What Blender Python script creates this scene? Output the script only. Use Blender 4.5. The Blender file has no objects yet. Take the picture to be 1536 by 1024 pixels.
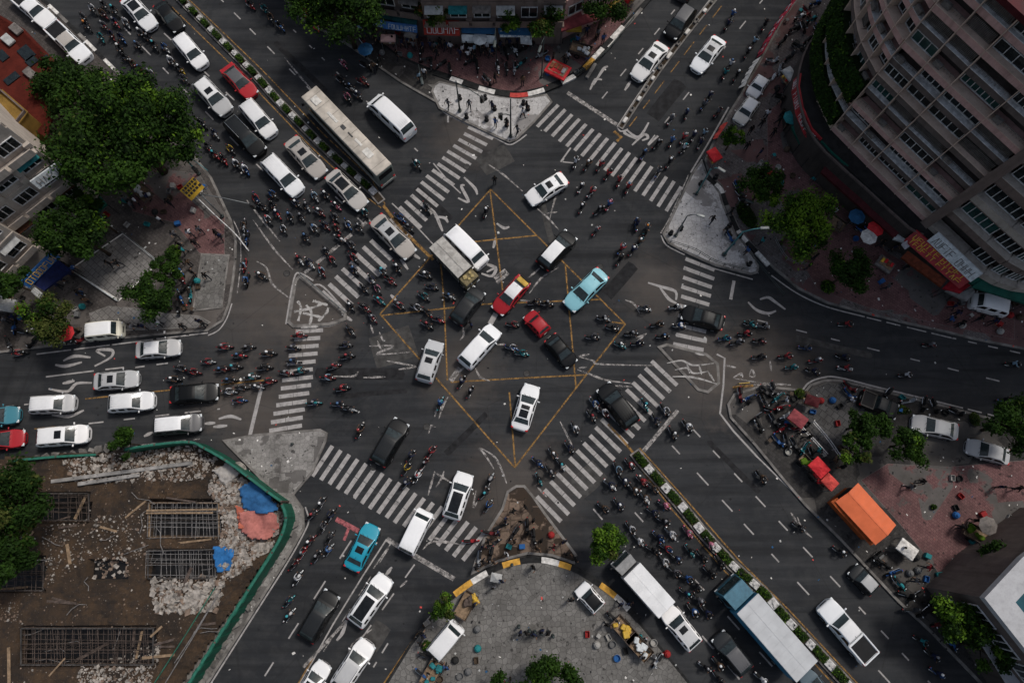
import bpy, bmesh, math, random
from mathutils import Vector, Matrix
R = math.radians
rnd = random.Random(7)
scene = bpy.context.scene
COL = scene.collection

# ------------------------------------------------------------------ camera
F, TH, H = 1024.0, R(14), 62.0
CY = -H * math.tan(TH)
cam = bpy.data.cameras.new('camera'); cam.sensor_width = 36; cam.lens = 24
cam.clip_start = 1; cam.clip_end = 2000
camo = bpy.data.objects.new('camera', cam); COL.objects.link(camo)
camo.location = (0, CY, H); camo.rotation_euler = (TH, 0, 0)
scene.camera = camo

def P(px, py, h=0.0):
    """photo point -> the spot in the place at height h"""
    x, y = (px - 768) / F, -(py - 512) / F
    dy = y * math.cos(TH) + math.sin(TH); dz = y * math.sin(TH) - math.cos(TH)
    t = (H - h) / -dz
    return Vector((x * t, CY + dy * t, h))
def P2(px, py, h=0.0):
    v = P(px, py, h); return Vector((v.x, v.y))

# ------------------------------------------------------------------ world and light
w = bpy.data.worlds.new('World'); scene.world = w; w.use_nodes = True
nt = w.node_tree; bg = nt.nodes['Background']
sky = nt.nodes.new('ShaderNodeTexSky'); sky.sky_type = 'NISHITA'; sky.sun_disc = False
SUN_EL, SUN_ROT = R(56), R(48)
sky.sun_elevation = SUN_EL; sky.sun_rotation = SUN_ROT
sky.dust_density = 4; sky.air_density = 1.2
hs = nt.nodes.new('ShaderNodeHueSaturation'); hs.inputs['Saturation'].default_value = 0.75
nt.links.new(sky.outputs[0], hs.inputs['Color']); nt.links.new(hs.outputs[0], bg.inputs[0])
bg.inputs[1].default_value = 0.076
sl = bpy.data.lights.new('sun', 'SUN'); sl.energy = 1.75; sl.angle = R(10); sl.color = (1, .96, .91)
so = bpy.data.objects.new('sun', sl); COL.objects.link(so)
# sky rotation r: the sun stands towards (sin r, cos r)
sd = Vector((math.sin(SUN_ROT) * math.cos(SUN_EL), math.cos(SUN_ROT) * math.cos(SUN_EL), math.sin(SUN_EL)))
so.rotation_euler = sd.to_track_quat('Z', 'Y').to_euler(); so.location = sd * 100
scene.view_settings.view_transform = 'Standard'; scene.view_settings.look = 'None'
scene.view_settings.exposure = EXPOSURE = 0.38
scene.render.engine = 'CYCLES'
scene.cycles.use_denoising = True
scene.cycles.max_bounces = 5; scene.cycles.diffuse_bounces = 3; scene.cycles.glossy_bounces = 3
scene.cycles.transparent_max_bounces = 6

# ------------------------------------------------------------------ materials
class NT:
    """small node helper"""
    def __init__(s, name):
        s.m = bpy.data.materials.new(name); s.m.use_nodes = True
        s.t = s.m.node_tree; s.b = s.t.nodes['Principled BSDF']; s.out = s.t.nodes['Material Output']
    def n(s, typ, **kw):
        nd = s.t.nodes.new('ShaderNode' + typ)
        for k, v in kw.items(): setattr(nd, k, v)
        return nd
    def l(s, a, b): s.t.links.new(a, b)
    def val(s, sock, v):
        if hasattr(v, 'is_linked') or hasattr(v, 'node'): s.l(v, sock)
        else: sock.default_value = v
    def coord(s, kind='Object'): return s.n('TexCoord').outputs[kind]
    def pos(s): return s.n('NewGeometry').outputs['Position']
    def map(s, vec, scale=(1, 1, 1), rot=0, loc=(0, 0, 0)):
        mp = s.n('Mapping'); s.l(vec, mp.inputs[0]); mp.inputs['Scale'].default_value = scale
        mp.inputs['Rotation'].default_value = (0, 0, rot); mp.inputs['Location'].default_value = loc
        return mp.outputs[0]
    def noise(s, vec, scale, detail=4, rough=.55):
        t = s.n('TexNoise'); s.l(vec, t.inputs['Vector']); t.inputs['Scale'].default_value = scale
        t.inputs['Detail'].default_value = detail; t.inputs['Roughness'].default_value = rough
        return t.outputs['Fac']
    def ramp(s, fac, a, b, va=0.0, vb=1.0):
        r = s.n('MapRange'); s.l(fac, r.inputs[0]); r.inputs[1].default_value = a; r.inputs[2].default_value = b
        r.inputs[3].default_value = va; r.inputs[4].default_value = vb; return r.outputs[0]
    def mix(s, fac, a, b, mode='MIX'):
        m = s.n('MixRGB', blend_type=mode); s.val(m.inputs[0], fac)
        for i, v in ((1, a), (2, b)):
            if isinstance(v, (tuple, list)): m.inputs[i].default_value = (*v[:3], 1)
            else: s.l(v, m.inputs[i])
        return m.outputs[0]
    def math(s, op, a, b=0.0):
        m = s.n('Math', operation=op); s.val(m.inputs[0], a); s.val(m.inputs[1], b); return m.outputs[0]
    def base(s, v):
        if isinstance(v, (tuple, list)): s.b.inputs['Base Color'].default_value = (*v[:3], 1)
        else: s.l(v, s.b.inputs['Base Color'])
    def rough(s, v): s.val(s.b.inputs['Roughness'], v)
    def bump(s, fac, strength=.3, dist=.02):
        b = s.n('Bump'); s.l(fac, b.inputs['Height']); b.inputs['Strength'].default_value = strength
        b.inputs['Distance'].default_value = dist; s.l(b.outputs[0], s.b.inputs['Normal'])

MATS = {}
def flat(name, c, rough=.6, metal=0.0, var=.25, scale=3.0, coat=0.0, spec=None):
    """one colour with a little wear"""
    if name in MATS: return MATS[name]
    k = NT(name); nz = k.noise(k.coord(), scale, 5)
    k.base(k.mix(k.ramp(nz, .3, .7), tuple(x * (1 - var) for x in c), tuple(min(1, x * (1 + var)) for x in c)))
    k.rough(k.ramp(nz, .2, .8, max(.02, rough - .1), min(1, rough + .1)))
    k.b.inputs['Metallic'].default_value = metal
    if coat: k.b.inputs['Coat Weight'].default_value = coat
    k.b.inputs['Specular IOR Level'].default_value = spec if spec is not None else (.12 if rough > .5 else .4)
    MATS[name] = k.m; return k.m

def objcol(name, rough=.5, coat=0.0, metal=0.0, var=.12, scale=6):
    """takes its colour from the object it is on"""
    if name in MATS: return MATS[name]
    k = NT(name); oi = k.n('ObjectInfo'); nz = k.noise(k.coord(), scale, 4)
    k.base(k.mix(1.0, oi.outputs['Color'], k.mix(nz, (1 - var,) * 3, (1, 1, 1)), 'MULTIPLY'))
    k.rough(rough); k.b.inputs['Coat Weight'].default_value = coat; k.b.inputs['Coat Roughness'].default_value = .06
    k.b.inputs['Metallic'].default_value = metal; k.b.inputs['Specular IOR Level'].default_value = .2 if rough < .55 else .12
    MATS[name] = k.m; return k.m

def mat_asphalt():
    k = NT('asphalt'); p = k.pos()
    big = k.noise(p, .09, 5, .6); mid = k.noise(p, .8, 6, .65); fine = k.noise(p, 14, 4, .7); grit = k.noise(p, 60, 2, .7)
    c = k.mix(k.ramp(big, .35, .68), (.0165, .018, .0205), (.034, .0355, .038))
    c = k.mix(k.ramp(mid, .45, .75, 0, .6), c, (.052, .0515, .051))
    c = k.mix(k.ramp(fine, .45, .75, 0, .5), c, (.016, .016, .017))
    c = k.mix(k.ramp(grit, .58, .75, 0, .45), c, (.085, .083, .08))
    # streaks rubbed by tyres, in three road directions
    for ang, sc in ((-44, .55), (50, .5), (8, .5)):
        st = k.noise(k.map(p, (.035, sc, 1), R(ang)), 1.6, 4, .6)
        c = k.mix(k.ramp(st, .54, .70, 0, .55), c, (.012, .0125, .0135)); c = k.mix(k.ramp(st, .44, .30, 0, .30), c, (.062, .062, .062))
    # pale dust that settled by the corners
    for (px, py, rad) in ((405, 450, 7), (395, 620, 5), (1150, 560, 6), (700, 205, 4), (1060, 560, 5), (770, 745, 6), (480, 480, 4), (980, 430, 4), (690, 560, 4), (330, 600, 3)):
        v = k.n('VectorMath', operation='DISTANCE'); k.l(p, v.inputs[0]); v.inputs[1].default_value = P(px, py)
        d = k.math('ADD', v.outputs['Value'], k.math('MULTIPLY', k.math('SUBTRACT', mid, .5), rad * 1.6))
        c = k.mix(k.ramp(d, rad * .2, rad * 1.15, .42, 0), c, (.115, .095, .08))
    # cracks and sealed joints
    vo = k.n('TexVoronoi', feature='DISTANCE_TO_EDGE'); k.l(k.map(p, (.09, .09, .09)), vo.inputs['Vector'])
    vo.inputs['Scale'].default_value = 1.0
    wob = k.math('ADD', vo.outputs['Distance'], k.math('MULTIPLY', k.math('SUBTRACT', fine, .5), .012))
    c = k.mix(k.ramp(wob, .001, .005, .28, 0), c, (.012, .012, .012))
    # oil drips
    oil = k.noise(p, 1.7, 3, .5); c = k.mix(k.ramp(oil, .68, .78, 0, .6), c, (.009, .009, .010))
    k.base(c); k.rough(k.ramp(mid, .3, .7, .78, .95)); k.bump(grit, .35, .01)
    k.b.inputs['Specular IOR Level'].default_value = .13
    return k.m

def mat_paint(name, col, wear=.5, edge=.15):
    """worn thermoplastic road paint"""
    k = NT(name); p = k.pos(); a = k.noise(p, 2.2, 6, .7); b = k.noise(p, 22, 4, .7)
    c = k.mix(k.ramp(a, .35, .7), tuple(x * .62 for x in col), col); c = k.mix(k.ramp(b, .4, .7, 0, .5), c, tuple(x * .4 for x in col))
    k.base(c); k.rough(.8); k.b.inputs['Specular IOR Level'].default_value = .15
    s = k.math('ADD', k.math('MULTIPLY', a, .65), k.math('MULTIPLY', b, .5))
    al = k.ramp(s, wear - edge, wear + edge, 0, 1)
    k.l(al, k.b.inputs['Alpha']); return k.m

def mat_tiles(name, c1, c2, mortar, size=.5, rot=0, patch=None, patch_scale=.25, patch_at=.52, hexa=False, dirt=.5):
    k = NT(name); p = k.pos(); mid = k.noise(p, .5, 6, .65); fine = k.noise(p, 9, 4, .7)
    if hexa:
        vo = k.n('TexVoronoi'); k.l(p, vo.inputs['Vector']); vo.inputs['Scale'].default_value = 1 / size; vo.inputs['Randomness'].default_value = .75
        ve = k.n('TexVoronoi', feature='DISTANCE_TO_EDGE'); k.l(p, ve.inputs['Vector']); ve.inputs['Scale'].default_value = 1 / size; ve.inputs['Randomness'].default_value = .75
        sep = k.n('SeparateColor'); k.l(vo.outputs['Color'], sep.inputs[0])
        c = k.mix(sep.outputs[0], c1, c2); c = k.mix(k.ramp(ve.outputs['Distance'], .02, .07, .8, 0), c, mortar)
    else:
        br = k.n('TexBrick'); k.l(k.map(p, (1, 1, 1), rot), br.inputs['Vector']); br.inputs['Scale'].default_value = 1 / size
        br.inputs['Color1'].default_value = (*c1, 1); br.inputs['Color2'].default_value = (*c2, 1); br.inputs['Mortar'].default_value = (*mortar, 1)
        br.inputs['Mortar Size'].default_value = .02; br.inputs['Row Height'].default_value = .5; br.inputs['Brick Width'].default_value = .5
        c = br.outputs['Color']
    if patch:
        vp = k.n('TexVoronoi'); k.l(k.map(p, (patch_scale,) * 3, rot), vp.inputs['Vector']); vp.distance = 'CHEBYCHEV'
        vp.inputs['Scale'].default_value = 1
        sp = k.n('SeparateColor'); k.l(vp.outputs['Color'], sp.inputs[0])
        pk = k.math('ADD', sp.outputs[0], k.math('MULTIPLY', k.math('SUBTRACT', mid, .5), .9))
        c = k.mix(k.ramp(pk, patch_at, patch_at + .05), c, k.mix(fine, tuple(x * .6 for x in patch), patch))
    c = k.mix(k.ramp(mid, .42, .72, 0, dirt), c, (.025, .022, .02)); c = k.mix(k.ramp(fine, .52, .75, 0, dirt * .8), c, (.02, .018, .017))
    sp2 = k.noise(p, 2.6, 2, .4); c = k.mix(k.ramp(sp2, .66, .72, 0, .7), c, (.015, .014, .014))
    k.base(c); k.rough(.9); k.bump(fine, .3, .02); k.b.inputs['Specular IOR Level'].default_value = .12; return k.m

M = {}
M['asphalt'] = mat_asphalt()
M['white'] = mat_paint('white_road_paint', (.40, .378, .365), .41, .12)
M['white_worn'] = mat_paint('worn_white_road_paint', (.44, .41, .39), .56, .10)
M['white_half'] = mat_paint('half_worn_white_paint', (.45, .43, .41), .50, .10)
M['yellow'] = mat_paint('yellow_road_paint', (.33, .185, .06), .52, .12)
M['pink'] = mat_paint('pink_road_paint', (.45, .14, .15), .50, .13)
M['kerb'] = flat('kerb_concrete', (.15, .14, .13), .9, var=.5, scale=1.3)
M['kerb_dark'] = flat('kerb_black_paint', (.018, .018, .018), .8, var=.5)
M['kerb_white'] = flat('kerb_white_paint', (.55, .53, .5), .8, var=.4)
M['kerb_yellow'] = flat('kerb_yellow_paint', (.5, .27, .05), .8, var=.35)
M['kerb_red'] = flat('kerb_red_paint', (.45, .06, .05), .8, var=.35)
M['pave_grey'] = mat_tiles('grey_paving', (.33, .315, .31), (.43, .415, .405), (.15, .14, .135), .55, R(35), (.20, .19, .185), .2, .7, dirt=.38)
M['slab_grey'] = mat_tiles('worn_grey_slabs', (.15, .142, .135), (.19, .18, .172), (.06, .057, .054), 1.1, R(40), dirt=.5)
M['slab_dark'] = mat_tiles('dark_grey_slabs', (.07, .068, .067), (.10, .097, .095), (.03, .03, .03), 1.2, R(40), dirt=.5)
M['pave_pink'] = mat_tiles('dusty_pink_grey_paving', (.10, .085, .083), (.14, .125, .12), (.045, .04, .04), .6, R(40), (.15, .085, .083), .3, .6, dirt=.5)
M['pave_mid'] = mat_tiles('brownish_paving', (.058, .051, .047), (.085, .075, .07), (.025, .023, .022), .6, R(40), (.13, .115, .105), .3, .7)
M['pave_pale'] = mat_tiles('pale_stone_paving', (.40, .388, .38), (.47, .455, .445), (.27, .26, .25), .45, 0, (.30, .285, .275), .5, .75, hexa=True, dirt=.34)
M['pave_rough'] = mat_tiles('rough_grey_paving', (.20, .19, .178), (.27, .255, .24), (.14, .132, .125), .38, 0, (.15, .14, .132), .9, .74, hexa=True, dirt=.6)
M['pave_hex'] = mat_tiles('crazy_grey_paving', (.125, .12, .112), (.175, .167, .157), (.07, .067, .063), .42, 0, hexa=True, dirt=.45)
M['pave_red'] = mat_tiles('red_paving', (.12, .06, .06), (.16, .085, .082), (.05, .03, .03), .5, R(40), (.13, .12, .113), .22, .72, dirt=.5)
M['pave_edge_dim'] = mat_tiles('edge_dimmed_paving', (.030, .028, .027), (.048, .045, .043), (.02, .02, .02), .6, R(40), (.10, .092, .085), .3, .66)  # outer paving; dimming towards the view's edges is put into its colour
M['pave_brown'] = mat_tiles('dusty_brown_paving', (.14, .10, .075), (.2, .145, .11), (.06, .042, .03), .9, 0, (.05, .035, .025), .8, .5, hexa=True, dirt=.75)
M['concrete'] = flat('concrete', (.22, .21, .2), .9, var=.4, scale=1.2)
M['dark_concrete'] = flat('stained_concrete', (.05, .047, .045), .9, var=.5, scale=1.2)

# ------------------------------------------------------------------ mesh building
KIDS = {}
def link(o, parent=None):
    COL.objects.link(o)
    if parent is not None:
        o.parent = parent; KIDS.setdefault(parent, []).append(o)
    return o
def tag(o, label=None, cat=None, group=None, kind=None):
    if label: o['label'] = label
    if cat: o['category'] = cat
    if group: o['group'] = group
    if kind: o['kind'] = kind
    return o
def empty(name, loc=(0, 0, 0), rz=0.0, label=None, cat=None, group=None):
    o = bpy.data.objects.new(name, None); link(o); o.location = loc; o.rotation_euler = (0, 0, rz)
    o.empty_display_size = .2
    return tag(o, label, cat, group)
def copy_tree(o, parent=None):
    c = o.copy(); link(c, parent)
    for ch in KIDS.get(o, []): copy_tree(ch, c)
    return c
def drop_tree(o):
    for ch in KIDS.get(o, []): drop_tree(ch)
    bpy.data.objects.remove(o)

class MB:
    def __init__(s): s.v = []; s.f = []; s.m = []
    def add(s, vs, fs, mi=0):
        b = len(s.v); s.v += [tuple(v) for v in vs]; s.f += [tuple(b + i for i in f) for f in fs]; s.m += [mi] * len(fs); return s
    def box(s, c, d, rz=0.0, mi=0, taper=1.0, M4=None):
        x, y, z = d[0] / 2, d[1] / 2, d[2] / 2; cs, sn = math.cos(rz), math.sin(rz); vs = []
        for (i, j, q) in ((-1, -1, -1), (1, -1, -1), (1, 1, -1), (-1, 1, -1), (-1, -1, 1), (1, -1, 1), (1, 1, 1), (-1, 1, 1)):
            t = taper if q > 0 else 1; X, Y = i * x * t, j * y * t
            v = Vector((c[0] + X * cs - Y * sn, c[1] + X * sn + Y * cs, c[2] + q * z))
            vs.append(M4 @ v if M4 else v)
        return s.add(vs, [(3, 2, 1, 0), (4, 5, 6, 7), (0, 1, 5, 4), (1, 2, 6, 5), (2, 3, 7, 6), (3, 0, 4, 7)], mi)
    def beam(s, a, b, w, h, mi=0):
        """box along a->b (w across, h up)"""
        a, b = Vector(a), Vector(b); d = (b - a); L = d.length
        if L < 1e-6: return s
        d /= L; up = Vector((0, 0, 1)) if abs(d.z) < .95 else Vector((1, 0, 0))
        sx = d.cross(up).normalized() * w / 2; u = sx.cross(d).normalized() * h / 2
        vs = [a - sx - u, a + sx - u, a + sx + u, a - sx + u, b - sx - u, b + sx - u, b + sx + u, b - sx + u]
        return s.add(vs, [(0, 1, 2, 3), (7, 6, 5, 4), (0, 4, 5, 1), (1, 5, 6, 2), (2, 6, 7, 3), (3, 7, 4, 0)], mi)
    def prism(s, poly, z0, z1, mi=0, mtop=None, bottom=False):
        n = len(poly); A = sum(poly[i][0] * poly[(i + 1) % n][1] - poly[(i + 1) % n][0] * poly[i][1] for i in range(n))
        if A < 0: poly = poly[::-1]
        vs = [(p[0], p[1], z0) for p in poly] + [(p[0], p[1], z1) for p in poly]
        s.add(vs, [(i, (i + 1) % n, n + (i + 1) % n, n + i) for i in range(n)], mi)
        s.add([(p[0], p[1], z1) for p in poly], [tuple(range(n))], mi if mtop is None else mtop)
        if bottom: s.add([(p[0], p[1], z0) for p in poly[::-1]], [tuple(range(n))], mi)
        return s
    def tube(s, pts, r, n=6, mi=0, r2=None, caps=True):
        pts = [Vector(p) for p in pts]; m = len(pts); vs = []
        for i, p in enumerate(pts):
            d = (pts[min(i + 1, m - 1)] - pts[max(i - 1, 0)]).normalized()
            up = Vector((0, 0, 1)) if abs(d.z) < .9 else Vector((1, 0, 0))
            a = d.cross(up).normalized(); b = a.cross(d)
            rr = r if r2 is None else r + (r2 - r) * i / max(1, m - 1)
            vs += [p + (a * math.cos(2 * math.pi * k / n) + b * math.sin(2 * math.pi * k / n)) * rr for k in range(n)]
        fs = [(i * n + k, i * n + (k + 1) % n, (i + 1) * n + (k + 1) % n, (i + 1) * n + k) for i in range(m - 1) for k in range(n)]
        if caps: fs += [tuple(range(n))[::-1], tuple((m - 1) * n + k for k in range(n))]
        return s.add(vs, fs, mi)
    def cyl(s, c, r, h, n=16, axis='z', mi=0, r2=None):
        c = Vector(c); d = {'x': Vector((1, 0, 0)), 'y': Vector((0, 1, 0)), 'z': Vector((0, 0, 1))}[axis] * h / 2
        return s.tube([c - d, c + d], r, n, mi, r2)
    def lathe(s, prof, n=16, c=(0, 0, 0), mi=0):
        """profile of (r, z) about z"""
        vs = [(c[0] + r * math.cos(2 * math.pi * k / n), c[1] + r * math.sin(2 * math.pi * k / n), c[2] + z) for r, z in prof for k in range(n)]
        return s.add(vs, [(i * n + k, i * n + (k + 1) % n, (i + 1) * n + (k + 1) % n, (i + 1) * n + k) for i in range(len(prof) - 1) for k in range(n)], mi)
    def rbox(s, c, d, bev=.05, seg=2, mi=0, rz=0.0):
        bm = bmesh.new(); bmesh.ops.create_cube(bm, size=1)
        for v in bm.verts: v.co = Vector((v.co.x * d[0], v.co.y * d[1], v.co.z * d[2]))
        bmesh.ops.bevel(bm, geom=bm.edges[:] + bm.verts[:], offset=bev, segments=seg, affect='EDGES', profile=.5)
        mt = Matrix.Translation(c) @ Matrix.Rotation(rz, 4, 'Z'); bm.verts.index_update()
        s.add([mt @ v.co for v in bm.verts], [[v.index for v in f.verts] for f in bm.faces], mi); bm.free(); return s
    def build(s, name, mats, parent=None, smooth=False, loc=None):
        me = bpy.data.meshes.new(name); me.from_pydata(s.v, [], s.f)
        if not isinstance(mats, (list, tuple)): mats = [mats]
        for m in mats: me.materials.append(m)
        if len(mats) > 1: me.polygons.foreach_set('material_index', s.m)
        if smooth: me.polygons.foreach_set('use_smooth', [True] * len(me.polygons))
        me.update(); o = bpy.data.objects.new(name, me); link(o, parent)
        if loc is not None: o.location = loc
        return o

def offset_poly(poly, d):
    n = len(poly); A = sum(poly[i][0] * poly[(i + 1) % n][1] - poly[(i + 1) % n][0] * poly[i][1] for i in range(n))
    poly = [Vector(p[:2]) for p in (poly if A > 0 else poly[::-1])]; out = []
    for i in range(n):
        a, b, c = poly[i - 1], poly[i], poly[(i + 1) % n]; e1 = (b - a).normalized(); e2 = (c - b).normalized()
        n1 = Vector((-e1.y, e1.x)); n2 = Vector((-e2.y, e2.x)); m = n1 + n2
        if m.length < 1e-4: m = n1
        m.normalize(); k = max(.45, m.dot(n1)); out.append(b + m * d / k)
    return out
def smooth_path(pts, sub=6, closed=False):
    out = []; n = len(pts); pts = [Vector(p) for p in pts]
    for i in range(n if closed else n - 1):
        g = lambda k: pts[k % n] if closed else pts[max(0, min(n - 1, k))]
        p0, p1, p2, p3 = g(i - 1), g(i), g(i + 1), g(i + 2)
        for k in range(sub):
            t = k / sub
            out.append(.5 * ((2 * p1) + (p2 - p0) * t + (2 * p0 - 5 * p1 + 4 * p2 - p3) * t * t + (3 * p1 - p0 - 3 * p2 + p3) * t ** 3))
    if not closed: out.append(pts[-1])
    return out
# ------------------------------------------------------------------ ground, pavements, kerbs
g = MB().add([(-600, -600, 0), (600, -600, 0), (600, 600, 0), (-600, 600, 0)], [(0, 1, 2, 3)]).build('road', M['asphalt'])
tag(g, 'dark worn asphalt of the six-armed road junction', kind='structure')
_isl = [0]
def island(name, pts, top, h=.14, kerb='kerb', kw=.22, smooth=0, label=None):
    poly = [P2(x, y) for x, y in pts]
    if smooth: poly = smooth_path(poly, smooth, True)
    _isl[0] += 1; h += .002 * _isl[0]
    b = MB().prism(poly, 0.001, h - .004); inner = offset_poly(poly, kw)
    b.add([(p.x, p.y, h) for p in inner], [tuple(range(len(inner)))], 1)
    n = len(inner); A = sum(poly[i][0] * poly[(i + 1) % n][1] - poly[(i + 1) % n][0] * poly[i][1] for i in range(n))
    o = b.build(name, [M[kerb], M[top] if isinstance(top, str) else top]); tag(o, label, kind='structure'); return h

# west block pavement (shops, small plaza)
HW = island('pavement', [(-160, -120), (20, -45), (65, 0), (109, 42), (150, 83), (182, 115), (230, 165), (290, 230), (318, 266), (334, 300), (348, 330), (356, 362), (355, 395), (351, 425), (346, 456), (336, 482), (312, 497), (221, 505), (112, 516), (0, 530), (-200, 548), (-420, 300)], 'pave_mid', .15, label='dark paving along the west shops')
island('pavement', [(205, 250), (300, 262), (338, 322), (338, 395), (300, 380), (262, 335), (200, 318)], 'pave_red', .155, kw=.02, label='reddish worn paving by the yellow board')
island('plaza', [(105, 405), (186, 350), (240, 395), (180, 452)], 'slab_grey', .16, kw=.12, kerb='kerb_white', label='square of grey slabs with pale edging')
island('plaza', [(303, 381), (346, 383), (335, 463), (290, 468)], 'pave_hex', .24, kw=.15, label='raised slab of pale crazy paving by the west kerb')
island('plaza', [(135, 470), (165, 459), (200, 462), (250, 470), (300, 474), (318, 484), (300, 492), (180, 497), (140, 492)], 'slab_grey', .165, kw=.08, label='pale concrete strip by the west kerb')
# north block
HN1 = island('pavement', [(300, -140), (395, -30), (430, 5), (455, 34), (492, 52), (526, 72), (562, 98), (601, 125), (640, 147), (656, 156), (665, 140), (648, 130), (720, 132), (850, 118), (973, 0), (1060, -140)], 'pave_edge_dim', .13, label='grey asphalt footway before the north shops')
HN = island('plaza', [(560, 60), (600, 88), (640, 105), (680, 118), (718, 131), (750, 139), (780, 142), (812, 135), (846, 121), (869, 108), (906, 70), (937, 38), (973, 0), (1000, -40), (800, -60), (560, 20)], 'pave_red', .17, kerb='kerb_dark', label='red paved corner plaza before the north shops')
HNI = island('traffic_island', [(647, 139), (650, 129), (659, 123), (705, 134), (750, 145), (785, 148), (820, 142), (829, 154), (800, 187), (774, 212), (764, 215), (745, 207), (692, 182), (658, 164)], 'pave_pale', .15, label='triangular grey paved island at the north corner')
# north-east block
HC = island('pavement', [(1290, -140), (1210, -25), (1172, 30), (1136, 96), (1110, 142), (1092, 170), (1072, 206), (1056, 240), (1062, 262), (1080, 280), (1087, 302), (1106, 344), (1132, 376), (1160, 404), (1196, 434), (1240, 456), (1297, 471), (1360, 487), (1420, 500), (1459, 510), (1536, 525), (1900, 600), (1900, -100)], 'pave_pink', .15, label='worn dark paving round the north-east block')
island('plaza', [(1180, 145), (1200, 240), (1260, 300), (1330, 380), (1420, 430), (1520, 480), (1520, 510), (1420, 490), (1300, 462), (1225, 435), (1200, 390), (1150, 240), (1150, 170)], 'pave_red', .155, kw=.02, label='red and grey tiles below the apartment block')
HEI = island('traffic_island', [(1036, 262), (1052, 240), (1062, 266), (1080, 290), (1084, 305), (1102, 348), (1128, 380), (1138, 400), (1136, 410), (1126, 413), (1072, 400), (1025, 379), (1001, 366), (993, 352), (1005, 328)], 'pave_pale', .16, label='triangular grey paved island at the east corner')
# east block
HD = island('plaza', [(1090, 606), (1100, 590), (1140, 578), (1196, 583), (1203, 590), (1214, 576), (1235, 569), (1258, 569), (1318, 584), (1417, 608), (1495, 629), (1560, 643), (1900, 720), (1900, 1200), (1560, 1120), (1448, 1003), (1391, 945), (1344, 901), (1256, 807), (1206, 758), (1170, 716), (1130, 667), (1094, 627)], 'pave_edge_dim', .15, label='paved corner of the east block, edge dimming in its colour')
island('plaza', [(1290, 720), (1330, 695), (1420, 700), (1536, 690), (1600, 700), (1600, 900), (1480, 900), (1420, 880), (1400, 850), (1352, 790)], 'pave_red', .155, kw=.02, label='red tiled forecourt with grey patches')
island('plaza', [(1205, 590), (1240, 574), (1300, 585), (1310, 620), (1275, 640), (1272, 690), (1220, 660), (1203, 615)], 'slab_dark', .16, kw=.02, label='dark grey slabs at the tip of the east block')
# south plaza and the dirt nose before it
HS = island('plaza', [(578, 1024), (614, 966), (648, 922), (679, 891), (708, 870), (745, 849), (780, 839), (791, 838), (828, 841), (864, 854), (890, 870), (916, 887), (955, 926), (994, 972), (1033, 1020), (1120, 1150), (500, 1150)], 'pave_hex', .16, kerb='kerb_dark', label='grey crazy-paved south plaza')
HB = island('traffic_island', [(752, 762), (760, 736), (774, 727), (787, 727), (800, 742), (818, 768), (842, 800), (866, 832), (862, 846), (828, 834), (791, 831), (752, 841), (706, 862), (712, 840), (728, 800)], 'pave_brown', .12, label='brown dusty traffic island before the south plaza')
# south-west corner footway
HF = island('pavement', [(334, 660), (381, 651), (481, 643), (492, 649), (490, 662), (470, 709), (442, 742), (456, 762), (458, 792), (432, 838), (380, 920), (310, 1030), (240, 1150), (180, 1150), (290, 1000), (424, 805), (428, 760), (400, 728)], 'pave_rough', .15, label='dusty grey footway round the building site')
# small west triangle and east painted triangle
HT = island('traffic_island', [(431, 484), (442, 420), (450, 412), (462, 420), (520, 470), (521, 480), (494, 489), (440, 492)], 'asphalt', .10, kerb='kerb', kw=.3, label='small dark triangular island with scribbled white paint')
HT2 = island('traffic_island', [(985, 520), (1000, 515), (1060, 530), (1078, 545), (1080, 575), (1062, 590), (1046, 586)], 'asphalt', .06, kerb='kerb', kw=.25, label='small grey triangular island with faded white paint')

# painted kerb stones round the corner plazas
def kerb_run(pts, cols, ln=1.0, w=.34, z=.2, label=None, sub=8):
    path = smooth_path([P2(x, y) for x, y in pts], sub); b = MB(); acc = 0; i = 0; r = random.Random(len(pts))
    seg = [path[0]]; k = 0
    for a, c in zip(path, path[1:]):
        seg.append(c); acc += (c - a).length
        if acc > ln * r.uniform(.75, 1.25):
            mi = k % len(cols); nrm = []
            L, Rr = [], []
            for q in range(len(seg)):
                d = (seg[min(q + 1, len(seg) - 1)] - seg[max(q - 1, 0)]).normalized(); n_ = Vector((-d.y, d.x)) * w / 2
                L.append(seg[q] + n_); Rr.append(seg[q] - n_)
            b.prism(L + Rr[::-1], .002, z + (.003 if k % 2 else 0), cols[mi]); seg = [c]; acc = 0; k += 1
    o = b.build('kerb', [M['kerb_dark'], M['kerb_white'], M['kerb_yellow'], M['kerb_red'], M['kerb']]); tag(o, label, kind='structure')
kerb_run([(650, 111), (680, 121), (718, 134), (750, 142), (780, 145), (812, 138), (846, 124), (872, 108), (908, 70), (940, 36)], [0, 1, 0, 1, 0, 3, 1, 0, 1, 0, 2, 1], 1.5, .5, .25, 'black and white painted kerb of the north plaza')
kerb_run([(660, 908), (679, 893), (708, 872), (745, 851), (780, 841), (812, 839), (846, 847), (872, 858), (900, 876), (930, 900), (960, 932)], [0, 2, 1, 0, 2, 0, 1, 2, 0], 1.4, .5, .25, 'black, yellow and white painted kerb of the south plaza')
kerb_run([(1060, 268), (1080, 285), (1088, 305), (1106, 347), (1134, 379), (1160, 407)], [0, 1, 0, 4, 0, 1], 1.3, .4, .24, 'black and white kerb behind the east island')
kerb_run([(60, -4), (109, 42), (150, 83), (182, 115), (230, 165)], [0, 1, 4, 0, 4, 1], 1.4, .35, .24, 'patchy white kerb before the west shops')
kerb_run([(880, 118), (910, 72), (942, 38), (978, -4)], [4, 0, 1, 4], 1.6, .35, .22, 'worn kerb of the north-east arm')

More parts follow.
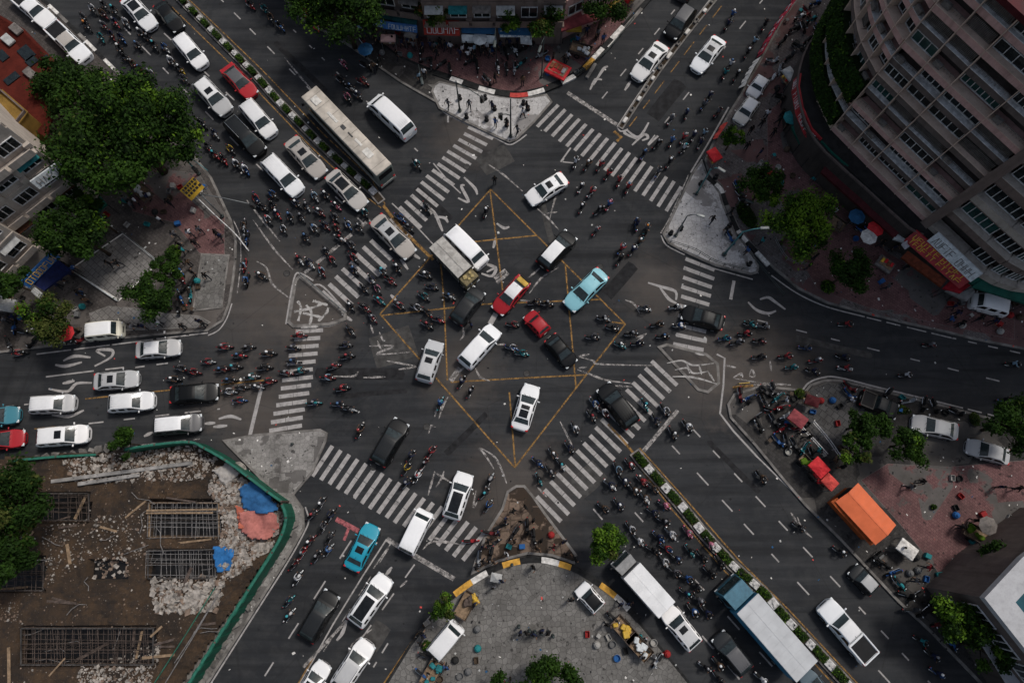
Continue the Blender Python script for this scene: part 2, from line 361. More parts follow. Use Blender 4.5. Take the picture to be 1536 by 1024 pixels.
# low dividers with planting
def median(pts, width, label, h=.2):
    path = [P2(x, y) for x, y in pts]; L, Rr = [], []
    for q in range(len(path)):
        d = (path[min(q + 1, len(path) - 1)] - path[max(q - 1, 0)]).normalized(); n_ = Vector((-d.y, d.x)) * width / 2
        L.append(path[q] + n_); Rr.append(path[q] - n_)
    poly = L + Rr[::-1]; b = MB().prism(poly, .001, h - .05); inn = offset_poly(poly, .14)
    b.prism(inn, .002, h - .09)
    b.add([(p.x, p.y, h - .045) for p in inn], [tuple(range(len(inn)))], 1)
    o = b.build('median', [M['kerb'], M['soil']]); tag(o, label, kind='structure'); return path
M['soil'] = flat('planting_soil', (.03, .022, .015), .95, var=.5, scale=6)
MED1 = median([(235, -38), (276, 4), (383, 113), (419, 154), (476, 212), (520, 253), (560, 288), (573, 304)], .92, 'planted divider of the north-west road')
MED2 = median([(951, 677), (959, 688), (1020, 757), (1054, 799), (1098, 847), (1144, 888), (1175, 924), (1232, 984), (1275, 1030), (1310, 1070)], 1.05, 'planted divider of the south-east road')
MED3 = median([(930, 193), (958, 150), (990, 103), (1030, 50), (1068, 4), (1095, -30)], .62, 'narrow divider of the north-east road', .16)

# ------------------------------------------------------------------ road markings (sheets 4 mm and more above the road)
_mk = [0]
def zlay():
    _mk[0] += 1; return .004 + .00025 * (_mk[0] % 60)
def ribbon(b, path, width, z, close=False):
    n = len(path); vs = []
    for q in range(n):
        d = (path[min(q + 1, n - 1)] - path[max(q - 1, 0)])
        d = d.normalized() if d.length > 1e-6 else Vector((1, 0)); nn = Vector((-d.y, d.x)) * (width(q / max(1, n - 1)) if callable(width) else width) / 2
        vs += [(path[q].x + nn.x, path[q].y + nn.y, z), (path[q].x - nn.x, path[q].y - nn.y, z)]
    b.add(vs, [(2 * q + 1, 2 * q + 3, 2 * q + 2, 2 * q) for q in range(n - 1)])
def line(pts, width=.14, mat='white', name='lane_line', label=None, z=None, curve=0):
    path = [P2(x, y) for x, y in pts]
    if curve: path = smooth_path(path, curve)
    b = MB(); ribbon(b, path, width, z or zlay()); o = b.build(name, M[mat]); tag(o, label, kind='structure'); return o
def dashes(a, c, on, off, width=.13, mat='white', label=None, start=0.0, jit=.25):
    A, B = P2(*a), P2(*c); D = B - A; L = D.length; D /= L; b = MB(); z = zlay(); t = start; r = random.Random(int(L * 100))
    while t < L:
        e = min(L, t + on * r.uniform(1 - jit, 1 + jit)); ribbon(b, [A + D * t, A + D * e], width, z); t = e + off * r.uniform(1 - jit, 1 + jit)
    o = b.build('lane_line', M[mat]); tag(o, label or 'broken white lane line', kind='structure')
def crosswalk(a0, a1, b0, b1, n, width, label):
    """bars from first bar (a0-a1) to last (b0-b1)"""
    b = MB(); z = zlay(); A0, A1, B0, B1 = [P2(*q) for q in (a0, a1, b0, b1)]; r = random.Random(n)
    for i in range(n):
        t = i / (n - 1); p, q = A0.lerp(B0, t), A1.lerp(B1, t); d = (q - p).normalized()
        p = p + d * r.uniform(-.08, .08); q = q + d * r.uniform(-.1, .1)
        m = p.lerp(q, r.uniform(.45, .55))
        ribbon(b, [p, m - d * .02], width, z); ribbon(b, [m + d * .02, q], width, z)
    o = b.build('crosswalk', M['white']); tag(o, label, kind='structure')
crosswalk((703, 191), (739, 208), (600, 311), (631, 341), 14, .37, 'zebra crossing over the outbound north-west lanes')
crosswalk((586, 328), (617, 357), (483, 437), (518, 469), 11, .42, 'zebra crossing over the inbound north-west lanes')
crosswalk((837, 158), (806, 190), (1022, 280), (999, 317), 18, .36, 'zebra crossing over the north-east road')
crosswalk((1028, 388), (1072, 405), (1011, 516), (1057, 525), 10, .38, 'zebra crossing over the east road')
crosswalk((977, 541), (1015, 577), (806, 745), (842, 782), 19, .38, 'zebra crossing over the south-east road')
crosswalk((499, 668), (469, 713), (728, 797), (694, 840), 19, .38, 'zebra crossing over the south-west road')
crosswalk((444, 497), (484, 495), (403, 646), (452, 638), 13, .38, 'zebra crossing over the west road')
for a, c, wd, lb in (((851, 139), (925, 187), .42, 'north-east'), ((394, 573), (375, 652), .34, 'west'), ((1017, 615), (962, 680), .36, 'south-east'), ((580, 808), (681, 868), .42, 'south-west'), ((1101, 421), (1096, 449), .3, 'east')):
    line([a, c], wd, 'white_worn' if lb in ('north-east', 'south-west', 'south-east') else 'white', 'stop_line', 'worn white stop line of the %s road' % lb)
dashes((550, 333), (455, 411), 1.2, .5, .34, 'white_worn', 'worn stop line of the north-west road')
# yellow box in the middle
Y = [[(736, 284), (938, 486)], [(938, 486), (772, 701)], [(772, 701), (570, 471)], [(570, 471), (736, 284)], [(735, 285), (754, 435)], [(706, 363), (806, 353)],
     [(573, 473), (727, 456), (901, 449)], [(661, 394), (666, 450), (671, 570)], [(848, 397), (854, 466), (864, 581)], [(676, 573), (780, 567), (879, 562)], [(764, 588), (773, 700)], [(918, 483), (937, 485)]]
for q in Y: line(q, .14, 'yellow', 'box_junction_line', 'yellow line of the box junction')
# lane lines
for a, c, on, off in (((326, -6), (600, 272), 1.0, 2.0), ((440, 45), (645, 245), .5, 2.1), ((186, 42), (400, 262), 1.3, 2.3), ((246, 50), (548, 338), 1.2, 2.2), ((903, 148), (1036, -14), .9, 2.3), ((972, 216), (1144, 0), 1.0, 2.3),
                      ((1136, 480), (1600, 597), 1.0, 2.6), ((1008, 668), (1350, 1040), 1.2, 1.8), ((1040, 644), (1412, 1042), 1.0, 1.9), ((890, 763), (1128, 1040), 1.2, 2.2), ((952, 768), (1190, 1034), 1.4, 2.6),
                      ((527, 810), (380, 1040), 1.5, 2.0), ((622, 846), (490, 1030), 1.6, 1.6), ((582, 964), (560, 1000), 1.0, 1.0), ((203, 551), (270, 542), 1.0, 1.2), ((0, 611), (50, 605), 1.2, 1.0), ((133, 635), (330, 613), 1.2, 1.6)):
    dashes(a, c, on, off)
line([(69, 565), (141, 556)]); line([(158, 554), (186, 551)])
line([(650, 245), (676, 276), (691, 290)], .13); line([(547, 320), (575, 360)], .13, 'white_worn')
dashes((128, 598), (396, 570), 5, 1.2, .13, 'yellow', 'broken yellow centre line of the west road'); dashes((52, 643), (90, 639), 2, .5, .1, 'yellow', 'faded yellow line of the west road')
dashes((55, 531), (312, 499), 4, .25, .13, 'white', 'white edge line of the west road'); dashes((203, 668), (300, 658), 2, .8, .1, 'white_worn', 'faint edge line by the green hoarding')
line([(312, 503), (328, 495), (340, 478), (348, 455)], .12, curve=4, label='white edge line round the west corner')
line([(356, 440), (361, 395), (360, 355), (350, 330)], .1, 'white_worn', curve=4)
for off in (-10, 9):   # yellow lines either side of the north-west divider
    line([(265 + off - 30, -off * .9 - 30), (383 + off, 113 - off), (476 + off, 210 - off), (548 + off, 277 - off), (575 + off * .3, 309 - off * .3)], .11, 'yellow', 'lane_line', 'yellow line beside the north-west divider')
    line([(953 + off * .7, 677 - off * .6), (1020 + off, 757 - off * .9), (1098 + off, 847 - off), (1175 + off, 924 - off), (1300 + off, 1058 - off)], .12, 'yellow', 'lane_line', 'yellow line beside the south-east divider')
line([(575, 308), (600, 340), (650, 390)], .3, 'yellow', 'lane_line', 'hatched yellow nose of the north-west divider', curve=3); line([(588, 305), (625, 340), (655, 372)], .12, 'white')
line([(951, 680), (930, 655), (912, 636)], .22, 'yellow', 'lane_line', 'yellow nose of the south-east divider')
line([(926, 190), (955, 146), (988, 98), (1062, 4), (1078, -16)], .16, label='white line beside the north-east divider'); line([(926, 190), (931, 197), (942, 194)], .16, curve=4)
dashes((944, 190), (1094, -6), 1.6, 1.0, .1, 'yellow', 'broken yellow line beside the north-east divider')
line([(921, 197), (932, 206), (925, 212)], .3, 'yellow')
# south-west divider: two worn lines
line([(580, 808), (545, 862), (500, 935), (468, 992), (446, 1030)], .13); line([(588, 812), (560, 852)], .12, 'white_worn'); dashes((583, 822), (470, 1000), 1.6, 1.2, .1, 'white_worn'); line([(470, 986), (444, 1030)], .12, 'yellow')
line([(458, 760), (463, 778), (458, 795), (432, 842), (380, 924), (300, 1050)], .13, curve=5, label='white edge line by the footway'); line([(648, 922), (612, 970), (572, 1030)], .13, 'yellow', label='yellow edge line of the south plaza')
dashes((668, 897), (640, 930), 1, .3, .1, 'white')
line([(1075, 531), (1087, 537), (1085, 578), (1080, 620), (1100, 646), (1136, 685)], .17, label='white line round the east corner'); dashes((1136, 685), (1300, 846), 5, .6, .13, 'white', 'white edge line of the south-east road')
line([(1157, 413), (1196, 440), (1240, 460), (1297, 475)], .13, curve=5, label='white edge line of the east road'); dashes((1300, 476), (1420, 505), 1.5, .6, .12); dashes((1420, 505), (1600, 545), 1, .9, .12)
line([(1201, 590), (1213, 574), (1235, 566), (1258, 566), (1318, 581), (1417, 605)], .16, curve=5, label='white edge line of the east plaza'); dashes((1417, 605), (1560, 640), 1.6, .5, .13)
line([(1099, 581), (1130, 578)], .22, 'yellow'); line([(1130, 577), (1186, 577)], .12, 'white_worn'); line([(1100, 567), (1140, 574), (1180, 576)], .1, 'white_worn')
line([(1093, 161), (1064, 212), (1036, 259)], .16, label='white edge line of the north-east road')
line([(992, 353), (1000, 368), (1027, 382)], .14, curve=4); line([(1033, 262), (1003, 330), (991, 350)], .12, 'white_worn'); line([(1072, 403), (1129, 419)], .12)
line([(659, 160), (668, 170), (700, 186), (745, 208), (763, 217), (775, 213), (790, 202)], .14, curve=4); line([(672, 174), (672, 184)], .2)
line([(648, 140), (650, 130), (659, 122)], .16); line([(679, 124), (705, 136)], .14)
line([(429, 486), (441, 418), (451, 410), (470, 421)], .16, curve=4); line([(470, 428), (485, 430), (520, 468)], .16, curve=4, label='pale line along the small west triangle'); line([(440, 491), (494, 489), (518, 480)], .16)
line([(455, 1000), (520, 930)], .25, 'white_worn')
line([(504, 778), (538, 796)], .42, 'pink', 'stop_line', 'pink painted bar before the cyan sedan'); line([(523, 792), (516, 810)], .25, 'pink')
line([(690, 552), (676, 571)], .5, 'white_worn'); line([(744, 470), (735, 486)], .5, 'white'); line([(742, 418), (758, 405), (762, 410), (745, 424)], .35, 'white_worn')
line([(864, 245), (844, 243), (846, 238)], .12); line([(856, 222), (841, 243)], .16); line([(987, 204), (972, 218)], .22)

# arrows and half worn-off scribbles
ARR = [[(1122, 453), (1135, 465), (1152, 470), (1164, 466)], [(1140, 449), (1152, 446), (1163, 453), (1178, 464)], [(83, 547), (99, 549), (123, 543)], [(95, 541), (112, 534), (136, 536)],
       [(142, 549), (166, 536), (169, 526), (156, 524), (145, 526), (158, 534)], [(73, 583), (101, 587), (115, 575), (138, 574)], [(94, 575), (112, 571)], [(307, 635), (323, 634)], [(320, 640), (341, 638)],
       [(328, 628), (346, 624), (362, 629)], [(216, 654), (229, 648)], [(78, 622), (104, 624), (126, 615)], [(940, 195), (958, 206), (973, 184)], [(948, 218), (966, 202), (972, 207), (963, 211)], [(940, 195), (937, 200), (955, 209)],
       [(890, 128), (905, 104), (912, 100)], [(885, 135), (893, 120), (903, 120)], [(937, 136), (946, 122)], [(687, 297), (703, 303), (692, 280), (697, 278)], [(696, 266), (712, 282), (716, 292)], [(634, 305), (651, 318), (661, 340), (664, 347)],
       [(652, 325), (667, 327), (672, 334)], [(745, 335), (756, 342), (764, 340)], [(740, 372), (744, 356)], [(972, 424), (992, 430), (1013, 437), (1014, 450)], [(990, 431), (1003, 448), (1015, 455)],
       [(729, 396), (745, 401)], [(722, 410), (738, 414), (744, 402), (730, 408)], [(600, 387), (612, 404)], [(618, 380), (630, 388)], [(516, 473), (528, 481)],
       [(586, 462 - 20), (594, 450)], [(776, 865 - 10), (790, 860)], [(578, 863), (588, 850)], [(505, 960), (514, 948), (520, 930)]]
for q in ARR: line(q, lambda t: .27 * (1 - .6 * abs(2 * t - 1)) + .05, 'white', 'painted_arrow', 'worn white arrow paint on the road', curve=4)
SCR = [[(554, 519), (590, 519), (565, 531), (615, 528)], [(580, 541), (624, 549)], [(597, 554), (625, 550)], [(566, 511), (572, 525)], [(500, 564), (530, 564), (538, 556)], [(545, 566), (578, 565)], [(718, 671), (727, 681), (741, 703)], [(720, 671), (742, 685), (754, 708), (760, 725)],
       [(652, 706), (647, 725), (642, 743)], [(666, 706), (663, 716), (654, 730)], [(652, 708), (665, 716), (676, 723)], [(643, 650), (647, 638), (654, 641)], [(672, 595), (665, 608), (658, 628)], [(652, 625), (655, 610)],
       [(714, 735), (710, 760), (716, 752)], [(643, 806), (655, 807), (670, 812), (692, 816)], [(634, 824), (648, 812), (675, 815)], [(869, 535), (890, 541), (900, 546), (980, 548)], [(866, 554), (882, 560), (910, 570), (948, 575)], [(868, 552), (880, 550)], [(884, 531), (868, 534)], [(920, 578), (948, 580)],
       [(840, 632), (852, 655), (859, 670)], [(733, 247), (755, 262), (784, 287)], [(806, 313), (824, 329), (838, 345)], [(825, 327), (832, 300), (838, 290)], [(820, 320), (836, 318)], [(792, 417), (810, 402)], [(794, 440), (812, 417), (838, 401)], [(780, 450), (796, 452)],
       [(745, 517), (760, 516)], [(712, 548), (720, 565), (735, 571)], [(686, 560), (700, 548)], [(960, 470), (950, 455), (938, 450)], [(940, 497), (955, 505), (970, 500)], [(955, 512), (969, 501)], [(380, 330), (410, 372), (440, 405)], [(385, 392), (400, 402), (408, 425), (425, 440), (440, 452)],
       [(427, 87), (450, 115), (472, 140)], [(1196, 775), (1203, 792), (1218, 806)], [(1186, 768), (1196, 784)], [(690, 480), (696, 500), (690, 510)], [(560, 500), (556, 487)], [(569, 498), (575, 512)],
       [(442, 468), (470, 462), (485, 455)], [(448, 482), (452, 462), (447, 452)], [(465, 488), (468, 470), (460, 458)], [(478, 482), (490, 470), (493, 462)], [(452, 492), (478, 490)], [(455, 470), (482, 476)], [(470, 452), (492, 458)],
       [(1000, 545), (1022, 541), (1040, 548), (1070, 545)], [(1012, 555), (1030, 552), (1040, 560), (1062, 557)], [(1008, 565), (1040, 566), (1075, 576)], [(1042, 530), (1056, 533)], [(1030, 545), (1034, 560)], [(1048, 548), (1052, 562)], [(1062, 558), (1071, 572)],
       [(1100, 566), (1112, 560), (1114, 566)], [(1124, 562), (1128, 554), (1132, 565), (1124, 564)], [(1088, 548), (1104, 551)], [(1162, 681), (1166, 692)], [(1168, 702), (1180, 710), (1178, 700)], [(1155, 541), (1157, 556)],
       [(780, 735), (776, 765), (742, 800)], [(802, 752), (812, 790)], [(1000, 360), (1020, 345), (1046, 322)], [(820, 745), (806, 730)], [(600, 880), (611, 870)], [(558, 943), (530, 965), (520, 985)], [(370, 300), (395, 332), (420, 362)]]
_r = random.Random(3)
def _zs(q):
    x, y = q[0]
    if 436 < x < 495 and 448 < y < 495: return HT + .006
    if 995 < x < 1066 and 525 < y < 570: return HT2 + .006
for i_, q in enumerate(SCR):
    zz = _zs(q); line(q, (lambda t: .16 + .14 * math.sin(7 * t + q[0][0]) ** 2) if zz and q[0][0] < 500 else (lambda t: .07 + .16 * (1 - abs(2 * t - 1)) * .9), 'white_half' if zz else 'white_worn', 'faded_marking', 'half worn-off white paint on the road', curve=5, z=zz and zz + .0004 * i_ / 10)

# patches where the road was dug up and sealed
M['patch'] = flat('sealed_patch', (.017, .017, .018), .85, var=.5, scale=2)
M['patch2'] = flat('pale_patch', (.05, .048, .046), .9, var=.4, scale=2)
_r = random.Random(11)
for (x, y, lx, ly, a, mt) in ((742, 240, 3.2, 2.2, 30, 'patch2'), (650, 305, 5, .8, -44, 'patch'), (560, 590, 6, .5, 5, 'patch'), (820, 330, .5, 6, 12, 'patch2'), (930, 420, 4, 1.2, 50, 'patch'), (700, 650, 5, .6, 45, 'patch'), (1250, 520, 7, .6, -14, 'patch2'), (880, 720, 3, 2, 40, 'patch2'), (590, 520, 4, 3, 20, 'patch2'), (540, 560, 8, 1.1, 0, 'patch'), (1100, 700, 6, .5, -47, 'patch'), (450, 100, 8, .6, -45, 'patch'), (1000, 150, 5, 1.5, 52, 'patch'), (560, 960, 1.4, 3, -32, 'patch2')):
    c = P2(x, y); b = MB(); z = .002 + .0001 * _r.randint(1, 9); ca, sa = math.cos(R(a)), math.sin(R(a)); pts = []
    for u, v in ((-1, -1), (0, -1.05), (1, -1), (1.04, 0), (1, 1), (.1, 1.04), (-1, 1), (-1.03, -.1)):
        X, Yv = u * lx / 2 + _r.uniform(-.1, .1), v * ly / 2 + _r.uniform(-.06, .06); pts.append((c.x + X * ca - Yv * sa, c.y + X * sa + Yv * ca, z))
    b.add(pts, [tuple(range(8))]); tag(b.build('road_patch', M[mt]), 'resurfaced patch of the road', kind='structure')
for (x, y) in ((790, 560), (640, 640), (900, 400), (560, 700), (1200, 600), (430, 410), (700, 250), (1000, 720)):
    b = MB().cyl((0, 0, 0), .33, .012, 20).cyl((0, 0, .004), .27, .012, 20, mi=1); o = b.build('manhole_cover', [M['kerb_dark'], M['patch2']], loc=P(x, y, .004))
    tag(o, 'round iron manhole cover let into the asphalt', 'manhole cover', 'manhole covers in the road')
# ------------------------------------------------------------------ vehicle materials
M['car_paint'] = objcol('car_paint', .36, .08, 0, .14, 2.5)
M['roof_paint'] = objcol('roof_paint', .45, 0.0, 0, .14, 3)
M['glass'] = flat('tinted_glass', (.018, .026, .028), .1, var=.4, spec=.4)
M['dark_glass'] = flat('black_glass', (.008, .009, .010), .12, var=.3, spec=.3)
M['trim'] = flat('black_plastic', (.014, .014, .015), .6)
M['tyre'] = flat('tyre_rubber', (.012, .012, .012), .9)
M['rim'] = flat('alloy_rim', (.35, .35, .36), .35, .8)
M['red_lamp'] = flat('red_lamp_lens', (.42, .02, .02), .25, var=.2)
M['head_lamp'] = flat('clear_lamp_lens', (.5, .52, .53), .15, var=.2)
M['plate'] = flat('number_plate', (.45, .45, .42), .5)
M['chrome'] = flat('chrome', (.5, .5, .5), .2, .9)

def car_mesh(S, rails, zsill=.22):
    """shell from stations; S rows: x, half width, deck height, roof half width or None, roof height, belt height. Material slots:
    0 paint, 1 windscreen, 2 rear window, 3 side window, 4 roof, 5 pillar/trim"""
    rows = []
    for (x, w, dk, wr, zr, belt) in S:
        p = [(w * .86, zsill), (w * .985, zsill + .16), (w, zsill + .36), (w * .985, belt - .05)]
        if wr is None: p += [(w * .96, dk - .03), (w * .91, dk), (w * .86, dk + .01), (w * .45, dk + .03), (0, dk + .036)]
        else: p += [(w * .92, belt + .015), (wr + .05, zr - .10), (wr - .005, zr - .045), (wr * .5, zr - .006), (0, zr)]
        rows.append([(x, y, z) for y, z in p])
    n = len(rows[0]); vs, fs, ms = [], [], []; full = []
    for r_ in rows:
        full.append([len(vs) + i for i in range(2 * n - 1)])
        vs += r_ + [(x, -y, z) for x, y, z in r_[-2::-1]]
    for i in range(len(rows) - 1):
        a, b = S[i], S[i + 1]
        for j in range(2 * n - 2):
            jj = j if j < n - 1 else 2 * n - 3 - j
            mi = 0
            if jj >= 6 and a[3] is None and b[3] is not None: mi = 1
            elif jj >= 6 and a[3] is not None and b[3] is None: mi = 2
            elif jj >= 6 and a[3] is not None and b[3] is not None: mi = 4
            elif jj == 4 and (a[3] is not None or b[3] is not None) and i in rails[0]: mi = 6 + sum(1 for q in sorted(rails[0]) if q <= i and q - 1 not in rails[0])
            elif jj == 4 and i in rails[1]: mi = 5
            fs.append((full[i][j], full[i + 1][j], full[i + 1][j + 1], full[i][j + 1])); ms.append(mi)
    m = 2 * n - 1
    fs.append(tuple(full[0][::-1])[::-1]); ms.append(0); fs.append(tuple(full[-1][::-1])); ms.append(0)
    fs[-2] = tuple(full[0]); 
    me = bpy.data.meshes.new('shell'); me.from_pydata(vs, [], fs); me.polygons.foreach_set('material_index', ms)
    for k in range(12): me.materials.append(M['trim'])
    o = bpy.data.objects.new('shell', me); COL.objects.link(o); md = o.modifiers.new('s', 'SUBSURF'); md.levels = 2; md.render_levels = 2
    dg = bpy.context.evaluated_depsgraph_get(); ev = bpy.data.meshes.new_from_object(o.evaluated_get(dg)); bpy.data.objects.remove(o)
    bm = bmesh.new(); bm.from_mesh(ev); bmesh.ops.recalc_face_normals(bm, faces=bm.faces[:]); out = {}
    for f in bm.faces:
        key = f.material_index
        if key > 5: key = (3, f.calc_center_median().y > 0, key)
        if key == 5: key = 0
        out.setdefault(key, []).append([v.co.copy() for v in f.verts])
    bm.free(); res = {}
    for key, fl in out.items():
        idx, V_, F_ = {}, [], []
        for f in fl:
            q = []
            for c in f:
                t = (round(c.x, 5), round(c.y, 5), round(c.z, 5))
                if t not in idx: idx[t] = len(V_); V_.append(t)
                q.append(idx[t])
            F_.append(q)
        b = MB(); b.add(V_, F_); res[key] = b
    return res

TYPES = {
 # x, half width, deck, roof half width, roof z, belt
 'sedan': dict(L=4.6, S=[(2.30, .34, .60, None, 0, .56), (2.23, .60, .66, None, 0, .61), (2.00, .79, .75, None, 0, .69), (1.60, .87, .86, None, 0, .80), (1.30, .895, .93, None, 0, .89), (1.22, .895, .945, None, 0, .90),
          (.18, .90, 0, .61, 1.40, .93), (.06, .90, 0, .62, 1.43, .93), (-.28, .90, 0, .63, 1.455, .94), (-.37, .90, 0, .63, 1.455, .94), (-1.02, .90, 0, .61, 1.41, .96), (-1.12, .90, 0, .60, 1.39, .96), (-1.74, .885, 1.05, None, 0, .98), (-1.82, .88, 1.04, None, 0, .98), (-2.06, .82, 1.01, None, 0, .92), (-2.23, .68, .95, None, 0, .86), (-2.30, .48, .84, None, 0, .78)],
          rails=({5, 6, 7, 9, 10, 11}, {8}), roofz=1.455, wx=(1.42, -1.38), wr=.33),
 'suv': dict(L=4.55, S=[(2.27, .40, .72, None, 0, .66), (2.20, .66, .80, None, 0, .73), (1.98, .83, .89, None, 0, .81), (1.60, .90, 1.00, None, 0, .93), (1.34, .93, 1.06, None, 0, 1.0), (1.26, .93, 1.075, None, 0, 1.01),
          (.34, .93, 0, .65, 1.60, 1.03), (.22, .93, 0, .66, 1.63, 1.03), (-.12, .93, 0, .67, 1.66, 1.04), (-.22, .93, 0, .67, 1.66, 1.04), (-1.05, .93, 0, .66, 1.65, 1.06), (-1.15, .93, 0, .66, 1.645, 1.06), (-1.72, .92, 0, .63, 1.60, 1.08), (-2.10, .87, 1.14, None, 0, 1.06), (-2.16, .84, 1.08, None, 0, 1.02), (-2.24, .74, .90, None, 0, .84), (-2.27, .56, .78, None, 0, .74)],
          rails=({5, 6, 7, 9, 11}, {8, 10}), roofz=1.66, wx=(1.42, -1.36), wr=.36),
 'mpv': dict(L=4.6, S=[(2.30, .42, .72, None, 0, .66), (2.23, .66, .81, None, 0, .74), (2.04, .81, .90, None, 0, .82), (1.76, .88, 1.01, None, 0, .93), (1.54, .90, 1.07, None, 0, 1.0), (1.47, .90, 1.085, None, 0, 1.01),
          (.50, .90, 0, .64, 1.66, 1.03), (.38, .90, 0, .66, 1.69, 1.03), (.06, .90, 0, .68, 1.72, 1.04), (-.04, .90, 0, .68, 1.72, 1.04), (-1.05, .90, 0, .67, 1.71, 1.06), (-1.15, .90, 0, .67, 1.71, 1.06), (-1.90, .89, 0, .65, 1.67, 1.08), (-2.15, .85, 1.18, None, 0, 1.08), (-2.20, .82, 1.10, None, 0, 1.02), (-2.27, .74, .90, None, 0, .84), (-2.30, .58, .78, None, 0, .74)],
          rails=({5, 6, 7, 9, 11}, {8, 10}), roofz=1.72, wx=(1.5, -1.36), wr=.34),
 'hatch': dict(L=3.7, S=[(1.85, .42, .60, None, 0, .56), (1.80, .62, .68, None, 0, .64), (1.65, .76, .76, None, 0, .72), (1.25, .835, .88, None, 0, .82), (.98, .84, .94, None, 0, .88), (.90, .84, .95, None, 0, .89),
          (.28, .845, 0, .58, 1.45, .91), (.16, .845, 0, .60, 1.47, .91), (-.20, .845, 0, .61, 1.50, .92), (-.30, .845, 0, .61, 1.50, .92), (-.9, .845, 0, .60, 1.47, .95), (-1.0, .845, 0, .6, 1.465, .95), (-1.38, .84, 0, .58, 1.42, .97), (-1.66, .82, 1.08, None, 0, .98), (-1.74, .80, 1.0, None, 0, .94), (-1.82, .77, .84, None, 0, .8), (-1.85, .68, .74, None, 0, .7)],
          rails=({5, 6, 7, 9, 11}, {8, 10}), roofz=1.5, wx=(1.2, -1.16), wr=.31),
 'van': dict(L=4.9, S=[(2.45, .52, .80, None, 0, .74), (2.42, .72, .94, None, 0, .86), (2.34, .82, 1.06, None, 0, .98), (2.20, .88, 1.14, None, 0, 1.05), (2.08, .885, 1.20, None, 0, 1.08), (2.02, .885, 1.22, None, 0, 1.09),
          (1.45, .89, 0, .70, 1.90, 1.10), (1.30, .89, 0, .73, 1.95, 1.10), (.72, .89, 0, .75, 1.98, 1.10), (.60, .89, 0, .75, 1.98, 1.10), (-.85, .89, 0, .75, 1.98, 1.10), (-.97, .89, 0, .75, 1.98, 1.10), (-2.22, .88, 0, .73, 1.94, 1.12), (-2.36, .87, 1.24, None, 0, 1.12), (-2.40, .86, 1.12, None, 0, 1.02), (-2.44, .84, .9, None, 0, .84), (-2.45, .78, .78, None, 0, .74)],
          rails=({5, 6, 7, 9, 11}, {8, 10}), roofz=1.98, wx=(1.62, -1.45), wr=.33),
 'pickup': dict(L=5.2, S=[(2.60, .5, .74, None, 0, .70), (2.56, .72, .84, None, 0, .78), (2.40, .88, .94, None, 0, .86), (1.85, .91, 1.04, None, 0, .96), (1.42, .92, 1.08, None, 0, 1.0), (1.34, .92, 1.09, None, 0, 1.01),
          (.72, .92, 0, .64, 1.66, 1.03), (.60, .92, 0, .66, 1.69, 1.03), (.30, .92, 0, .67, 1.71, 1.04), (.20, .92, 0, .67, 1.71, 1.04), (-.35, .92, 0, .66, 1.69, 1.05), (-.45, .92, 0, .65, 1.67, 1.05), (-.72, .92, 1.08, None, 0, 1.03), (-.85, .92, 1.07, None, 0, 1.03), (-2.40, .91, 1.06, None, 0, 1.02), (-2.56, .89, 1.05, None, 0, 1.0), (-2.60, .84, .98, None, 0, .9)],
          rails=({5, 6, 7, 9, 10, 11}, {8}), roofz=1.71, wx=(1.7, -1.6), wr=.37),
}
def wheel_set(root, wx, hw, r, tw=.21):
    for x in wx:
        for s in (1, -1):
            wh = MB().lathe([(r * .62, -tw / 2), (r * .94, -tw / 2), (r, -tw * .3), (r, tw * .3), (r * .94, tw / 2), (r * .62, tw / 2)], 18).build('wheel', M['tyre'], root, True)
            wh.rotation_euler = (R(90), 0, 0); wh.location = (x, s * (hw - tw / 2 + .01), r)
            rm = MB(); rm.cyl((0, 0, 0), r * .62, tw * .8, 14)
            for k in range(5): a = k * 2 * math.pi / 5; rm.box((r * .32 * math.cos(a), r * .32 * math.sin(a), 0), (r * .6, r * .16, tw * .95), a)
            rm.build('rim', M['rim'], wh)
PROTO = {}
